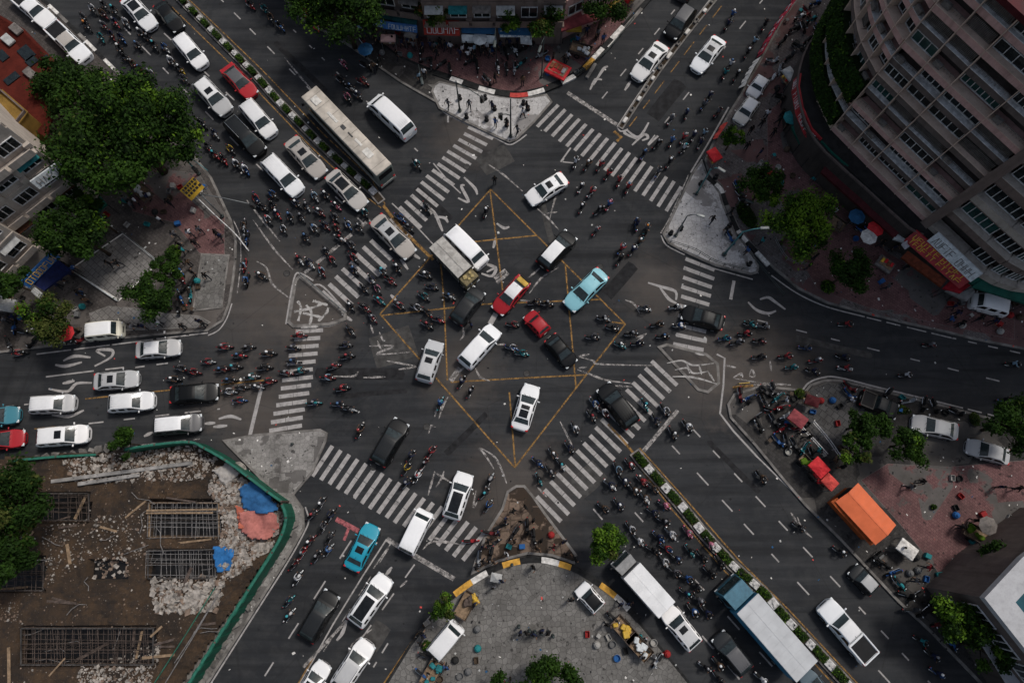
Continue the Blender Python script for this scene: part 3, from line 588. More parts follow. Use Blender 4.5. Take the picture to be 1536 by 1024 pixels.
def car_proto(kind, feat=''):
    key = (kind, feat)
    if key in PROTO: return PROTO[key]
    T = TYPES[kind]; S = T['S']; root = empty('car'); res = car_mesh(S, T['rails'])
    res[0].build('body', M['car_paint'], root, True)
    if 4 in res: res[4].build('roof', M['roof_paint'], root, True)
    if 1 in res: res[1].build('windscreen', M['glass'], root, True)
    if 2 in res: res[2].build('rear_window', M['glass'], root, True)
    for k in res:
        if isinstance(k, tuple): res[k].build('side_window', M['dark_glass'], root, True)
    hw = max(s[1] for s in S); wheel_set(root, T['wx'], hw, T['wr'])
    # dark wheel arches and sills
    b = MB()
    for x in T['wx']:
        for s in (1, -1):
            pts = [(x + math.cos(a) * T['wr'] * 1.22, s * (hw - .015), T['wr'] + math.sin(a) * T['wr'] * 1.22) for a in [math.pi * k / 10 for k in range(11)]]
            b.tube(pts, .035, 5)
    b.box((0, 0, .2), (sum(abs(x) for x in T['wx']) - .8, hw * 1.92, .08))
    b.build('wheel_arch_trim', M['trim'], root)
    xf, wf, zf = S[1][0], S[2][1], S[1][2]; xr, wr_, zr = S[-2][0], S[-3][1], S[-2][2]
    for s in (1, -1):
        MB().rbox((xf - .10, s * (wf - .17), zf - .03), (.30, .30, .12), .05, 2).build('headlight', M['head_lamp'], root, True)
        MB().rbox((xr + .10, s * (wr_ - .15), zr - .04), (.26, .26, .16), .05, 2).build('tail_light', M['red_lamp'], root, True)
        cx = next(S[i][0] for i in range(len(S)) if S[i][3] is not None) + .62
        mr = MB().rbox((cx, s * (hw + .11), S[5][5] + .05), (.12, .20, .13), .04, 2); mr.beam((cx, s * (hw - .06), S[5][5] + .02), (cx, s * (hw + .05), S[5][5] + .04), .05, .04)
        mr.build('wing_mirror', M['car_paint'], root, True)
    MB().rbox((S[0][0] - .02, 0, zf - .22), (.10, .72, .16), .03, 1).build('grille', M['trim'], root)
    MB().box((S[-1][0] - .01, 0, zr - .22), (.03, .42, .12)).build('number_plate', M['plate'], root)
    # wipers
    cz = S[5][2]
    for y in (.05, .5): MB().beam((S[5][0] - .02, y, cz + .035), (S[5][0] - .30, y - .38, cz + .23), .02, .02).build('wiper', M['trim'], root)
    # door seams and handles
    ids = [i for i in range(len(S)) if S[i][3] is not None]
    for s in (1, -1):
        b = MB()
        for x in (S[ids[0]][0] + .62, S[ids[2]][0] - .05, S[ids[-1]][0] + (.1 if kind in ('sedan', 'pickup') else .75)):
            b.box((x, s * (hw - .002), .68), (.012, .012, .58))
        for x in (S[ids[2]][0] + .16, S[ids[-1]][0] + .3): MB().rbox((x, s * (hw + .008), .86), (.2, .03, .035), .01, 1).build('door_handle', M['trim'], root)
        b.box((0, s * (hw - .002), .40), (2.2, .012, .012)); b.build('door_seam', M['trim'], root)
    rz = T['roofz']; xs = [S[i][0] for i in ids]
    def patch(x0, x1, hwid, name, m, dz=.006):
        b = MB(); n = 6; vs = []
        Z = lambda x: [a[4] + (c[4] - a[4]) * (x - a[0]) / (c[0] - a[0]) for a, c in zip([S[i] for i in ids], [S[i] for i in ids][1:]) if c[0] <= x <= a[0]][0]
        for i in range(n + 1):
            x = max(xs[-1] + .01, min(xs[0] - .01, x0 + (x1 - x0) * i / n))
            for y in (-hwid, -hwid * .5, 0, hwid * .5, hwid): vs.append((x, y, Z(x) + dz - .03 * (y / .62) ** 2))
        b.add(vs, [(i * 5 + j, i * 5 + j + 1, (i + 1) * 5 + j + 1, (i + 1) * 5 + j) for i in range(n) for j in range(4)]); b.build(name, m, root, True)
    if feat == 'sunroof': patch(xs[1] - .02, xs[1] - .62, .36, 'sunroof', M['dark_glass'])
    if feat == 'twin': patch(xs[0] - .08, xs[1] - .36, .40, 'sunroof', M['dark_glass']); patch(xs[1] - .44, xs[-1] + .02, .40, 'sunroof', M['dark_glass'])
    if feat == 'pano': patch(xs[0] - .05, xs[-1] + .10, .47, 'glass_roof', M['dark_glass'])
    if feat == 'rails':
        for s in (1, -1): MB().tube([(xs[1], s * (S[ids[2]][3] - .07), rz - .01), (xs[1] - .1, s * (S[ids[2]][3] - .07), rz + .045), (xs[-1] + .2, s * (S[ids[2]][3] - .07), rz + .03), (xs[-1] + .1, s * (S[ids[2]][3] - .07), rz - .04)], .022, 6).build('roof_rail', M['chrome'], root, True)
    if kind in ('suv', 'mpv', 'van'):   # pressed ribs and an aerial
        if not feat or feat == 'rails':
            b = MB()
            for y in (-.4, -.2, 0, .2, .4): b.rbox(((xs[1] + xs[-1]) / 2 - .1, y * 1.0, rz - .012 - .02 * (y / .6) ** 2), (abs(xs[1] - xs[-1]) * .8, .045, .02), .008, 1)
            b.build('roof_rib', M['roof_paint'], root)
    MB().tube([(xs[-1] + .16, 0, rz - .06), (xs[-1] - .02, 0, rz + .10)], .02, 5, r2=.006).build('aerial', M['trim'], root)
    if kind == 'pickup':
        b = MB(); b.box((-1.66, 0, 1.115), (1.5, 1.40, .012))
        b.build('bed_floor', M['trim'], root)
        b = MB()
        for s in (1, -1): b.box((-1.62, s * .80, 1.14), (1.78, .10, .12))
        b.box((-2.5, 0, 1.14), (.10, 1.6, .12)); b.box((-.78, 0, 1.14), (.10, 1.6, .12)); b.build('bed_rail', M['car_paint'], root)
    PROTO[key] = root; return root

vr = random.Random(12)
REFS = []   # (world xy, short phrase) for saying where small things are
def put_vehicle(proto, rear, front, L0, name, col, roofcol, label, ref, cat, group=None, h=.7, bcol=None):
    a, b = P(*rear, h), P(*front, h); d = b - a; yaw = math.atan2(d.y, d.x); k = d.length / L0
    o = copy_tree(proto); o.name = name; m = (a + b) / 2; o.location = (m.x, m.y, 0); o.rotation_euler = (0, 0, yaw)
    kk = max(.66, min(1.35, k * (.90 if min(abs(math.sin(2 * yaw)), 1) > .5 else .96))); jt = vr.uniform(.84, 1.06); wt = vr.uniform(-.02, .02); col = (col[0] * jt * (1 + wt), col[1] * jt, col[2] * jt * (1 - wt)); roofcol = (roofcol[0] * jt, roofcol[1] * jt, roofcol[2] * jt); o.scale = (kk, max(.88, min(1.04, .55 + .45 * kk)), max(.9, min(1.05, .6 + .4 * kk)))
    for ch in KIDS[o]:
        n = ch.name.split('.')[0]
        if n in ('roof', 'roof_rib'): ch.color = (*roofcol, 1)
        elif n in ('body', 'wing_mirror', 'bed_rail'): ch.color = (*col, 1)
    tag(o, label, cat, group); REFS.append((Vector((m.x, m.y)), ref, yaw)); return o
WHT, SIL, BLK, GRY, DGR, RED, CYA, PBL = (.77, .77, .77), (.46, .46, .46), (.006, .0065, .007), (.10, .10, .105), (.017, .019, .021), (.36, .018, .025), (.02, .30, .42), (.24, .50, .56)
BEI = (.40, .37, .34)
CARS = [
 # kind, feature, rear, front, body, roof, label, short reference
 ('pickup', '', (22, -10), (80, 40), WHT, WHT, 'white pickup parked by the red tiled roof, the further one from the big tree', 'first parked white pickup'),
 ('pickup', '', (76, 38), (133, 93), WHT, BEI, 'white pickup with a dusty cab parked by the big tree', 'dusty parked pickup'),
 ('sedan', 'pano', (188, -4), (231, 44), WHT, WHT, 'white sedan with a black glass roof at the far end of the north-west road', 'far black-roofed sedan'),
 ('sedan', '', (237, 4), (271, 46), BLK, BLK, 'black sedan hard by the divider at the far end of the north-west road', 'far black sedan'),
 ('mpv', '', (267, 55), (307, 102), WHT, WHT, 'white people carrier ahead of the red sedan', 'lone white carrier'),
 ('sedan', '', (337, 99), (382, 146), RED, GRY, 'dark red sedan with a grey roof beside the planted divider', 'dark red sedan'),
 ('suv', 'sunroof', (296, 120), (344, 172), SIL, WHT, 'silver off-roader with a small sunroof beside the big tree', 'silver sunroof car'),
 ('mpv', '', (366, 153), (411, 206), WHT, WHT, 'white people carrier beside the black estate', 'white carrier'),
 ('mpv', 'rails', (342, 178), (395, 233), BLK, DGR, 'long black estate car behind the big tree', 'black estate'),
 ('sedan', 'sunroof', (433, 208), (486, 266), BEI, BEI, 'beige silver sedan with a dark sunroof between white carriers and divider', 'beige silver sedan'),
 ('mpv', '', (398, 236), (452, 293), WHT, WHT, 'white people carrier leading a swarm of motorbikes', 'leading white carrier'),
 ('sedan', 'pano', (493, 258), (548, 313), BEI, BEI, 'beige sedan with an all black roof beside the bus', 'beige black-roofed sedan'),
 ('sedan', 'sunroof', (560, 325), (620, 386), BEI, SIL, 'pale beige car with a dark roof panel standing on the crossing', 'pale beige car'),
 ('van', '', (619, 206), (557, 148), WHT, WHT, 'white minibus driving away beside the beige bus', 'white minibus'),
 ('van', '', (671, 344), (728, 401), WHT, WHT, 'white van alongside the grey canvas truck', 'white van'),
 ('suv', '', (681, 486), (722, 431), DGR, DGR, 'black off-roader nosing up to the grey canvas truck', 'black off-roader'),
 ('sedan', '', (790, 416), (742, 470), RED, WHT, 'bright red taxi with a white roof panel inside the yellow box', 'red taxi'),
 ('mpv', '', (692, 551), (747, 489), WHT, WHT, 'white estate car in the very middle of the junction', 'middle white estate'),
 ('suv', 'sunroof', (634, 576), (656, 508), SIL, SIL, 'silver grey car with one sunroof at the west edge of the box', 'silver grey car'),
 ('hatch', '', (820, 501), (790, 468), RED, RED, 'small red hatchback stuck against the black sedan', 'small red hatchback'),
 ('sedan', '', (822, 503), (861, 549), BLK, BLK, 'black sedan touching the small red hatchback', 'black sedan by the hatchback'),
 ('sedan', '', (908, 406), (849, 464), PBL, PBL, 'pale blue sedan crossing the yellow box', 'pale blue sedan'),
 ('suv', '', (810, 403), (860, 348), BLK, WHT, 'black off-roader with a white roof at the edge of the box', 'white-roofed off-roader'),
 ('sedan', 'sunroof', (851, 265), (789, 303), WHT, WHT, 'white sedan with a sunroof just past the north-east crossing', 'white crossing sedan'),
 ('sedan', '', (1089, 487), (1020, 466), BLK, BLK, 'black sedan with red lights on the east crossing', 'black sedan on the crossing'),
 ('sedan', 'twin', (777, 649), (800, 573), WHT, WHT, 'white sedan with two roof windows near the south point of the box', 'two-window white sedan'),
 ('suv', '', (952, 641), (901, 575), BLK, BLK, 'black off-roader driving over the south-east crossing', 'black crossing off-roader'),
 ('suv', '', (564, 699), (606, 627), BLK, DGR, 'black car with a pale rear window beyond the south-west crossing', 'pale-windowed black car'),
 ('suv', 'pano', (675, 782), (700, 705), WHT, WHT, 'white off-roader with a long black glass roof on the crossing', 'black-roofed white off-roader'),
 ('van', '', (607, 832), (641, 762), WHT, WHT, 'plain white van halfway over the south-west crossing', 'plain white van'),
 ('sedan', 'sunroof', (525, 858), (562, 783), CYA, CYA, 'bright cyan sedan with a sunroof by the pink bar', 'cyan sedan'),
 ('suv', 'pano', (529, 939), (583, 860), WHT, WHT, 'white off-roader with a black glass roof waiting on the south-west road', 'waiting white off-roader'),
 ('suv', '', (456, 962), (502, 884), BLK, DGR, 'black off-roader on the lane beside the hoarding', 'black lane off-roader'),
 ('suv', 'rails', (504, 1036), (556, 958), WHT, SIL, 'silver white estate at the bottom of the south-west road', 'silver white estate'),
 ('sedan', 'pano', (448, 1056), (490, 991), WHT, WHT, 'white car with a black roof beside the silver white estate', 'cut-off white car'),
 ('sedan', '', (203, 526), (272, 520), SIL, WHT, 'silver sedan ahead in the top lane of the west road', 'top-lane silver sedan'),
 ('sedan', 'sunroof', (140, 573), (209, 567), SIL, SIL, 'silver sedan with a sunroof on the west road', 'sunroof silver sedan'),
 ('mpv', '', (45, 608), (114, 604), SIL, WHT, 'silver carrier with a white roof behind the cyan-nosed car', 'white-roofed carrier'),
 ('suv', '', (162, 606), (233, 600), WHT, WHT, 'white off-roader behind the black sedan on the west road', 'west white off-roader'),
 ('sedan', '', (254, 593), (329, 587), BLK, BLK, 'black sedan waiting at the west stop line', 'waiting black sedan'),
 ('mpv', '', (230, 640), (305, 633), GRY, WHT, 'grey hatch-backed car with a white roof by the small hoarding tree', 'grey white-roofed car'),
 ('mpv', 'sunroof', (56, 657), (135, 650), WHT, WHT, 'white estate with a black sunroof beside the building site', 'site-side white estate'),
 ('sedan', '', (-42, 628), (30, 621), (.05, .20, .26), (.05, .20, .26), 'teal car half out of the picture on the west road', 'teal car'),
 ('sedan', '', (-34, 663), (38, 656), RED, BLK, 'dark red car half out of the picture on the west road', 'cut-off red car'),
 ('sedan', '', (1438, 649), (1367, 632), SIL, SIL, 'silver car parked near the kerb of the east forecourt', 'parked silver car'),
 ('sedan', '', (1517, 687), (1447, 667), SIL, SIL, 'silver car with a black rear end parked by the red tiles', 'black-ended silver car'),
 ('pickup', '', (1294, 597), (1342, 617), BLK, DGR, 'black pickup parked among bikes at the tip of the east block', 'parked black pickup'),
 ('pickup', '', (1309, 992), (1231, 900), WHT, WHT, 'long white pickup with a dark load bed on the south-east road', 'long white pickup'),
 ('hatch', '', (1314, 888), (1277, 850), DGR, SIL, 'small black hatchback with a silver roof by the kerb', 'small silver-roofed hatchback'),
 ('suv', 'sunroof', (1046, 972), (996, 910), WHT, SIL, 'white off-roader with a sunroof right behind the white box truck', 'white off-roader behind the truck'),
 ('suv', '', (1123, 1010), (1073, 948), DGR, GRY, 'dark grey off-roader beside the blue lorry', 'dark grey off-roader'),
 ('sedan', '', (1246, 1056), (1205, 1008), (.10, .14, .17), (.10, .14, .17), 'blue grey car at the tail of the blue lorry', 'blue grey car'),
 ('hatch', '', (901, 914), (868, 877), WHT, BLK, 'little white car with a black roof parked on the south plaza', 'little parked white car'),
 ('van', '', (653, 978), (684, 941), WHT, WHT, 'small white van parked under the little tree of the south plaza', 'parked plaza van'),
 ('suv', '', (1038, 10), (1002, 58), BLK, GRY, 'black off-roader with a grey roof on the north-east road', 'north-east black off-roader'),
 ('sedan', 'sunroof', (997, 66), (951, 120), WHT, WHT, 'white sedan with a big black sunroof beside the narrow divider', 'white sedan by the divider'),
 ('sedan', 'sunroof', (1082, 57), (1041, 108), WHT, SIL, 'white sedan with a pale roof on the far side of the narrow divider', 'far-side white sedan'),
 ('hatch', '', (1133, 148), (1106, 185), (.62, .60, .56), WHT, 'white small car parked on the red kerb by the stalls', 'kerbside white car'),
 ('hatch', '', (1146, 117), (1127, 143), WHT, WHT, 'white small car parked further up the stalls', 'upper parked white car'),
 ('van', '', (1510, 465), (1455, 450), WHT, WHT, 'white van parked under the green awning', 'van under the awning'),
 ('van', '', (136, 499), (180, 494), (.66, .62, .5), WHT, 'white and yellow delivery van parked on the west footway', 'west delivery van'),
 ('sedan', '', (1020, 0), (1045, -40), GRY, GRY, 'grey car at the top edge of the north-east road', 'top-edge grey car'),
]
for c in CARS:
    kind, feat, rear, front, col, rc, label, ref = c
    nm = {'sedan': 'sedan', 'suv': 'off_roader', 'mpv': 'people_carrier', 'hatch': 'hatchback', 'van': 'van', 'pickup': 'pickup'}[kind]
    cat = {'van': 'van', 'pickup': 'pickup'}.get(kind, 'car')
    put_vehicle(car_proto(kind, feat), rear, front, TYPES[kind]['L'], nm, col, rc, label, ref, cat, 'vehicles in the junction and its roads')
for o in PROTO.values(): drop_tree(o)

p = P(785, 421, 1.25); o = empty('bundle', (p.x, p.y, 1.08), math.radians(-133), 'yellow bundle and black box strapped on the tail of the red taxi', 'bundle')
MB().rbox((.1, 0, .1), (.5, 1.15, .24), .06, 2).build('sack', flat('yellow_sack', (.42, .27, .06), .8, var=.4), o, True); MB().rbox((-.35, 0, .06), (.34, 1.1, .2), .04, 1).build('box', M['trim'], o)
# ------------------------------------------------------------------ big vehicles
def big(rear, front, name, label, ref, cat, h=1.0):
    a, b = P(*rear, h), P(*front, h); d = b - a; o = empty(name, ((a.x + b.x) / 2, (a.y + b.y) / 2, 0), math.atan2(d.y, d.x), label, cat, 'vehicles in the junction and its roads')
    REFS.append((Vector((o.location.x, o.location.y)), ref, o.rotation_euler.z)); return o, d.length
def lamps(root, xf, xr, hw, z):
    for s in (1, -1):
        MB().rbox((xf, s * (hw - .25), z), (.08, .34, .2), .03, 1).build('headlight', M['head_lamp'], root)
        MB().rbox((xr, s * (hw - .2), z + .1), (.08, .24, .3), .03, 1).build('tail_light', M['red_lamp'], root)
        m_ = MB().rbox((xf - .1, s * (hw + .2), 1.9), (.14, .2, .36), .04, 1); m_.beam((xf - .2, s * hw, 1.9), (xf - .12, s * (hw + .15), 1.95), .04, .04); m_.build('wing_mirror', M['trim'], root)
# the bus
root, L = big((581, 268), (470, 152), 'bus', 'long beige city bus beside the planted divider', 'beige bus', 'bus', 1.2); hw = .98; Lh = L / 2
M['bus_roof'] = flat('bus_roof', (.40, .36, .31), .7, var=.3, scale=.9); M['bus_side'] = flat('bus_side', (.10, .12, .11), .45, coat=.3); M['bus_skirt'] = flat('bus_skirt', (.30, .30, .27), .5)
MB().rbox((0, 0, 1.65), (L, hw * 2, 2.5), .16, 3).build('body', M['bus_side'], root, True)
MB().rbox((0, 0, 2.86), (L - .06, hw * 2 - .04, .22), .1, 3).build('roof', M['bus_roof'], root, True)
MB().box((0, 0, .62), (L - .4, hw * 2 + .03, .5)).build('skirt', M['bus_skirt'], root)
for s in (1, -1):
    n = 7
    for k in range(n):
        x = -Lh + .7 + (k + .5) * (L - 1.6) / n; f = MB().box((x, s * (hw + .008), 2.0), ((L - 1.6) / n - .12, .03, .85)).build('window', M['dark_glass'], root)
        MB().box((x, s * (hw + .02), 1.98), (.04, .03, .85)).build('frame', M['trim'], f)
MB().box((Lh + .0, 0, 1.95), (.06, hw * 1.75, 1.15)).build('windscreen', M['glass'], root)
MB().box((-Lh - .0, 0, 2.2), (.06, hw * 1.6, .75)).build('rear_window', M['dark_glass'], root)
M['bus_vent'] = flat('roof_unit', (.52, .50, .46), .6); M['bus_hatch'] = flat('roof_hatch', (.06, .06, .06), .6)
MB().rbox((Lh - 1.4, .12, 3.0), (1.0, .75, .14), .05).build('roof_hatch', M['bus_vent'], root)
MB().rbox((.35, 0, 2.99), (.55, .36, .12), .04).build('roof_hatch', M['bus_hatch'], root); MB().rbox((-.75, 0, 2.99), (.7, .14, .1), .03).build('roof_vent', M['bus_hatch'], root)
MB().rbox((1.9, .08, 2.985), (1.5, .3, .06), .03).build('roof_unit', M['bus_vent'], root); MB().rbox((-1.9, -.05, 2.985), (1.0, .26, .06), .03).build('roof_unit', M['bus_vent'], root); MB().rbox((-3.4, 0, 2.985), (1.1, .7, .05), .03).build('roof_unit', M['bus_vent'], root)
b = MB()
for k in range(8): b.box((-Lh + .8 + k * (L - 1.6) / 7, 0, 2.975), (.02, hw * 1.85, .01))
b.build('roof_seam', M['bus_hatch'], root)
wheel_set(root, (Lh - 1.9, -Lh + 2.2), hw, .48, .28); lamps(root, Lh, -Lh, hw, .75)
MB().rbox((-Lh, 0, .55), (.12, hw * 1.9, .35), .04).build('bumper', M['bus_skirt'], root); MB().rbox((Lh, 0, .55), (.14, hw * 1.9, .35), .04).build('bumper', M['bus_skirt'], root)

def lorry(rear, front, name, label, ref, hw, boxh, boxcol, sidecol, cabcol, cabl=1.7, roofz=2.2, seams=6, cat='lorry', h=1.2):
    root, L = big(rear, front, name, label, ref, cat, h); Lh = L / 2; bl = L - cabl - .15
    mb = flat(name + '_roof_sheet', boxcol, .5, var=.14, scale=.8); ms = flat(name + '_side', sidecol, .5, var=.2); mc = flat(name + '_cab', cabcol, .4, coat=.4)
    bx = -Lh + bl / 2; MB().rbox((bx, 0, .85 + boxh / 2), (bl, hw * 2, boxh), .05, 1).build('cargo_box', ms, root)
    rf = MB().rbox((bx, 0, .86 + boxh), (bl + .02, hw * 2 + .02, .09), .03, 1).build('box_roof', mb, root)
    b = MB(); b.box((bx, 0, .915 + boxh), (bl * .98, .05, .02))
    for k in range(1, seams): b.box((-Lh + bl * k / seams, 0, .912 + boxh), (.03, hw * 1.96, .014))
    b.build('seam', mb, rf)
    b = MB()
    for k in range(1, 9):
        for s in (1, -1): b.box((-Lh + bl * k / 9, s * (hw + .01), .85 + boxh / 2), (.05, .03, boxh * .9))
    b.build('side_rib', ms, root)
    cx = Lh - cabl / 2; pr = [(cx - cabl / 2, .5), (cx + cabl / 2, .5), (cx + cabl / 2, 1.25), (cx + cabl / 2 - .32, roofz), (cx - cabl / 2, roofz + .04)]
    b = MB(); k = hw * .94; vs = [(x, y, z) for y in (-k, k) for x, z in pr]
    for i, (x, z) in enumerate(pr):
        if z > 2: vs[i] = (x, -k * .93, z); vs[i + 5] = (x, k * .93, z)
    b.add(vs, [(0, 1, 2, 3, 4), (9, 8, 7, 6, 5)] + [(i, i + 5, (i + 1) % 5 + 5, (i + 1) % 5) for i in range(5)]); b.build('cab', mc, root)
    d = Vector((pr[3][0] - pr[2][0], 0, pr[3][1] - pr[2][1])); nn = Vector((d.z, 0, -d.x)).normalized() * .012; A = Vector((pr[2][0], 0, pr[2][1])) + d * .08 + nn; B = Vector((pr[2][0], 0, pr[2][1])) + d * .9 + nn
    MB().add([(A.x, -k * .9, A.z), (A.x, k * .9, A.z), (B.x, k * .86, B.z), (B.x, -k * .86, B.z)], [(0, 1, 2, 3)]).build('windscreen', M['glass'], root)
    for s in (1, -1): MB().add([(cx + .3, s * (k + .012), 1.3), (cx - .55, s * (k + .012), 1.3), (cx - .55, s * (k * .95 + .012), roofz - .12), (cx + .12, s * (k * .95 + .012), roofz - .12)], [(0, 1, 2, 3)]).build('side_window', M['dark_glass'], root)
    MB().box((-.1, 0, .68), (L - .6, hw * 1.2, .22)).build('chassis', M['trim'], root)
    wheel_set(root, (Lh - .95, -Lh + 1.3), hw, .42, .3); lamps(root, Lh, -Lh, hw, .8)
    MB().rbox((Lh, 0, .55), (.14, hw * 1.9, .3), .04).build('bumper', M['trim'], root); return root, L
lorry((1198, 1000), (1088, 874), 'lorry', 'long blue lorry with a grey corrugated roof beside the divider', 'blue lorry', 1.22, 2.0, (.40, .41, .42), (.03, .16, .27), (.035, .12, .17), 1.7, 2.45, 9)
lorry((995, 911), (928, 836), 'box_truck', 'white box truck half under the south tree', 'white box truck', .95, 1.75, (.62, .62, .62), (.34, .34, .35), (.2, .2, .2), 1.1, 2.0, 5, 'truck')
# canvas truck
root, L = big((656, 370), (710, 426), 'canvas_truck', 'small truck with a dirty grey canvas roof and a cluttered cab', 'grey canvas truck', 'truck', 1.0); Lh = L / 2; hw = .85
M['canvas'] = flat('grey_canvas', (.34, .325, .30), .9, var=.3, scale=2.5); M['canvas_side'] = flat('canvas_side', (.07, .068, .06), .9, var=.4)
bl = L - 1.1; b = MB(); n, m_ = 10, 7; vs = []; rr = random.Random(4)
for i in range(n + 1):
    for j in range(m_ + 1):
        y = (j / m_ - .5) * 2 * hw; vs.append((-Lh + bl * i / n, y, 2.12 + .06 * math.cos(y / hw * 1.4) - (.03 if i % 2 else 0) + rr.uniform(-.012, .012)))
b.add(vs, [(i * (m_ + 1) + j, (i + 1) * (m_ + 1) + j, (i + 1) * (m_ + 1) + j + 1, i * (m_ + 1) + j + 1) for i in range(n) for j in range(m_)]); b.build('canvas_roof', M['canvas'], root)
MB().box((-Lh + bl / 2, 0, 1.45), (bl, hw * 2, 1.28)).build('canvas_side', M['canvas_side'], root)
b = MB()
for k in range(5): b.tube([(-Lh + bl * k / 4, -hw - .01, .9), (-Lh + bl * k / 4, -hw - .01, 2.12), (-Lh + bl * k / 4, 0, 2.20), (-Lh + bl * k / 4, hw + .01, 2.12), (-Lh + bl * k / 4, hw + .01, .9)], .022, 5)
b.tube([(-Lh, 0, 2.2), (-Lh + bl, 0, 2.2)], .02, 5); b.build('hoop', M['canvas'], root)
cx = Lh - .55; MB().rbox((cx, 0, 1.15), (1.05, hw * 1.86, 1.3), .12, 2).build('cab', flat('dusty_cab', (.16, .13, .07), .6, var=.5, scale=5), root)
MB().box((Lh - .04, 0, 1.45), (.04, hw * 1.6, .5)).build('windscreen', M['glass'], root)
b = MB()
for x, y, q in ((.1, .3, .3), (-.2, -.3, .36), (.15, -.1, .24), (-.25, .35, .25)): b.rbox((cx + x, y, 1.86), (q, q * 1.1, .16), .03, 1, 0, q * 3)
b.build('roof_load', flat('sacks', (.33, .26, .12), .9, var=.4, scale=4), root)
wheel_set(root, (Lh - .8, -Lh + .9), hw, .36, .24); lamps(root, Lh, -Lh, hw, .75)
# ------------------------------------------------------------------ people and motorbikes
M['shirt'] = objcol('clothing', .85, 0, 0, .35, 5)
M['trousers'] = flat('dark_trousers', (.022, .023, .028), .9, var=.5)
M['skin'] = flat('skin', (.20, .115, .075), .6, var=.15); M['shoe'] = flat('shoe', (.02, .018, .016), .7)
M['hair'] = flat('black_hair', (.008, .007, .006), .7); M['helmet'] = objcol('helmet_shell', .25, .5, 0, .05)
M['bike_paint'] = objcol('bike_paint', .3, .5, 0, .1); M['seat'] = flat('black_seat', (.010, .010, .010), .6)

def skin_body(J, E, root, name='person'):
    """J joint: (pos, radius); E bones (a, b, slot). One continuous figure."""
    keys = list(J); idx = {k: i for i, k in enumerate(keys)}
    me = bpy.data.meshes.new(name); me.from_pydata([J[k][0] for k in keys], [(idx[a], idx[b]) for a, b, _ in E], [])
    o = bpy.data.objects.new(name, me); COL.objects.link(o); o.modifiers.new('k', 'SKIN')
    sv = me.skin_vertices[0].data
    for i, k in enumerate(keys):
        r = J[k][1]; sv[i].radius = r if isinstance(r, tuple) else (r, r); sv[i].use_root = (k == root)
    md = o.modifiers.new('s', 'SUBSURF'); md.levels = 1; md.render_levels = 1
    dg = bpy.context.evaluated_depsgraph_get(); ev = bpy.data.meshes.new_from_object(o.evaluated_get(dg)); bpy.data.objects.remove(o); bpy.data.meshes.remove(me)
    segs = [(Vector(J[a][0]), Vector(J[b][0]), s) for a, b, s in E]; ms = []
    for p in ev.polygons:
        best = (9, 0)
        for a, b, s in segs:
            ab = b - a; t = max(0, min(1, (p.center - a).dot(ab) / max(1e-9, ab.length_squared))); d = (a + ab * t - p.center).length
            if d < best[0]: best = (d, s)
        ms.append(best[1])
    b = MB(); b.v = [tuple(v.co) for v in ev.vertices]; b.f = [tuple(p.vertices) for p in ev.polygons]; b.m = ms
    bpy.data.meshes.remove(ev); return b
def hand(b, at, d, up, side):
    """palm with four unequal bent fingers and a thumb from its side, sunk into the wrist"""
    at, d, up = Vector(at), Vector(d).normalized(), Vector(up).normalized(); sx = d.cross(up).normalized() * side
    b.beam(at - d * .02, at + d * .075, .07, .026, 2)
    for k, (off, ln) in enumerate(((-.027, .06), (-.009, .07), (.009, .066), (.027, .05))):
        p = at + d * .07 + sx * off; b.tube([p, p + d * ln * .5 - up * .008, p + d * ln * .75 - up * .032], .0085, 5, 2, .006)
    p = at + d * .015 - sx * .033; b.tube([p, p - sx * .03 + d * .02 - up * .01, p - sx * .03 + d * .05 - up * .02], .0095, 5, 2, .007)
def face(b, c, f):
    """nose, brows, mouth and ears on the front of the head; c head centre, f facing"""
    c, f = Vector(c), Vector(f).normalized(); l = Vector((0, 0, 1)).cross(f)
    b.tube([c + f * .088 + Vector((0, 0, .012)), c + f * .112 - Vector((0, 0, .02))], .008, 5, 2, .014)
    for s in (1, -1):
        b.rbox(tuple(c + f * .086 + l * s * .034 + Vector((0, 0, .014))), (.014, .024, .012), .004, 1, 3); b.rbox(tuple(c + l * s * .082 - Vector((0, 0, .005))), (.035, .018, .055), .006, 1, 2)
    b.rbox(tuple(c + f * .086 - Vector((0, 0, .05))), (.012, .045, .01), .003, 1, 3)
PM = lambda: [M['shirt'], M['trousers'], M['skin'], M['shoe']]
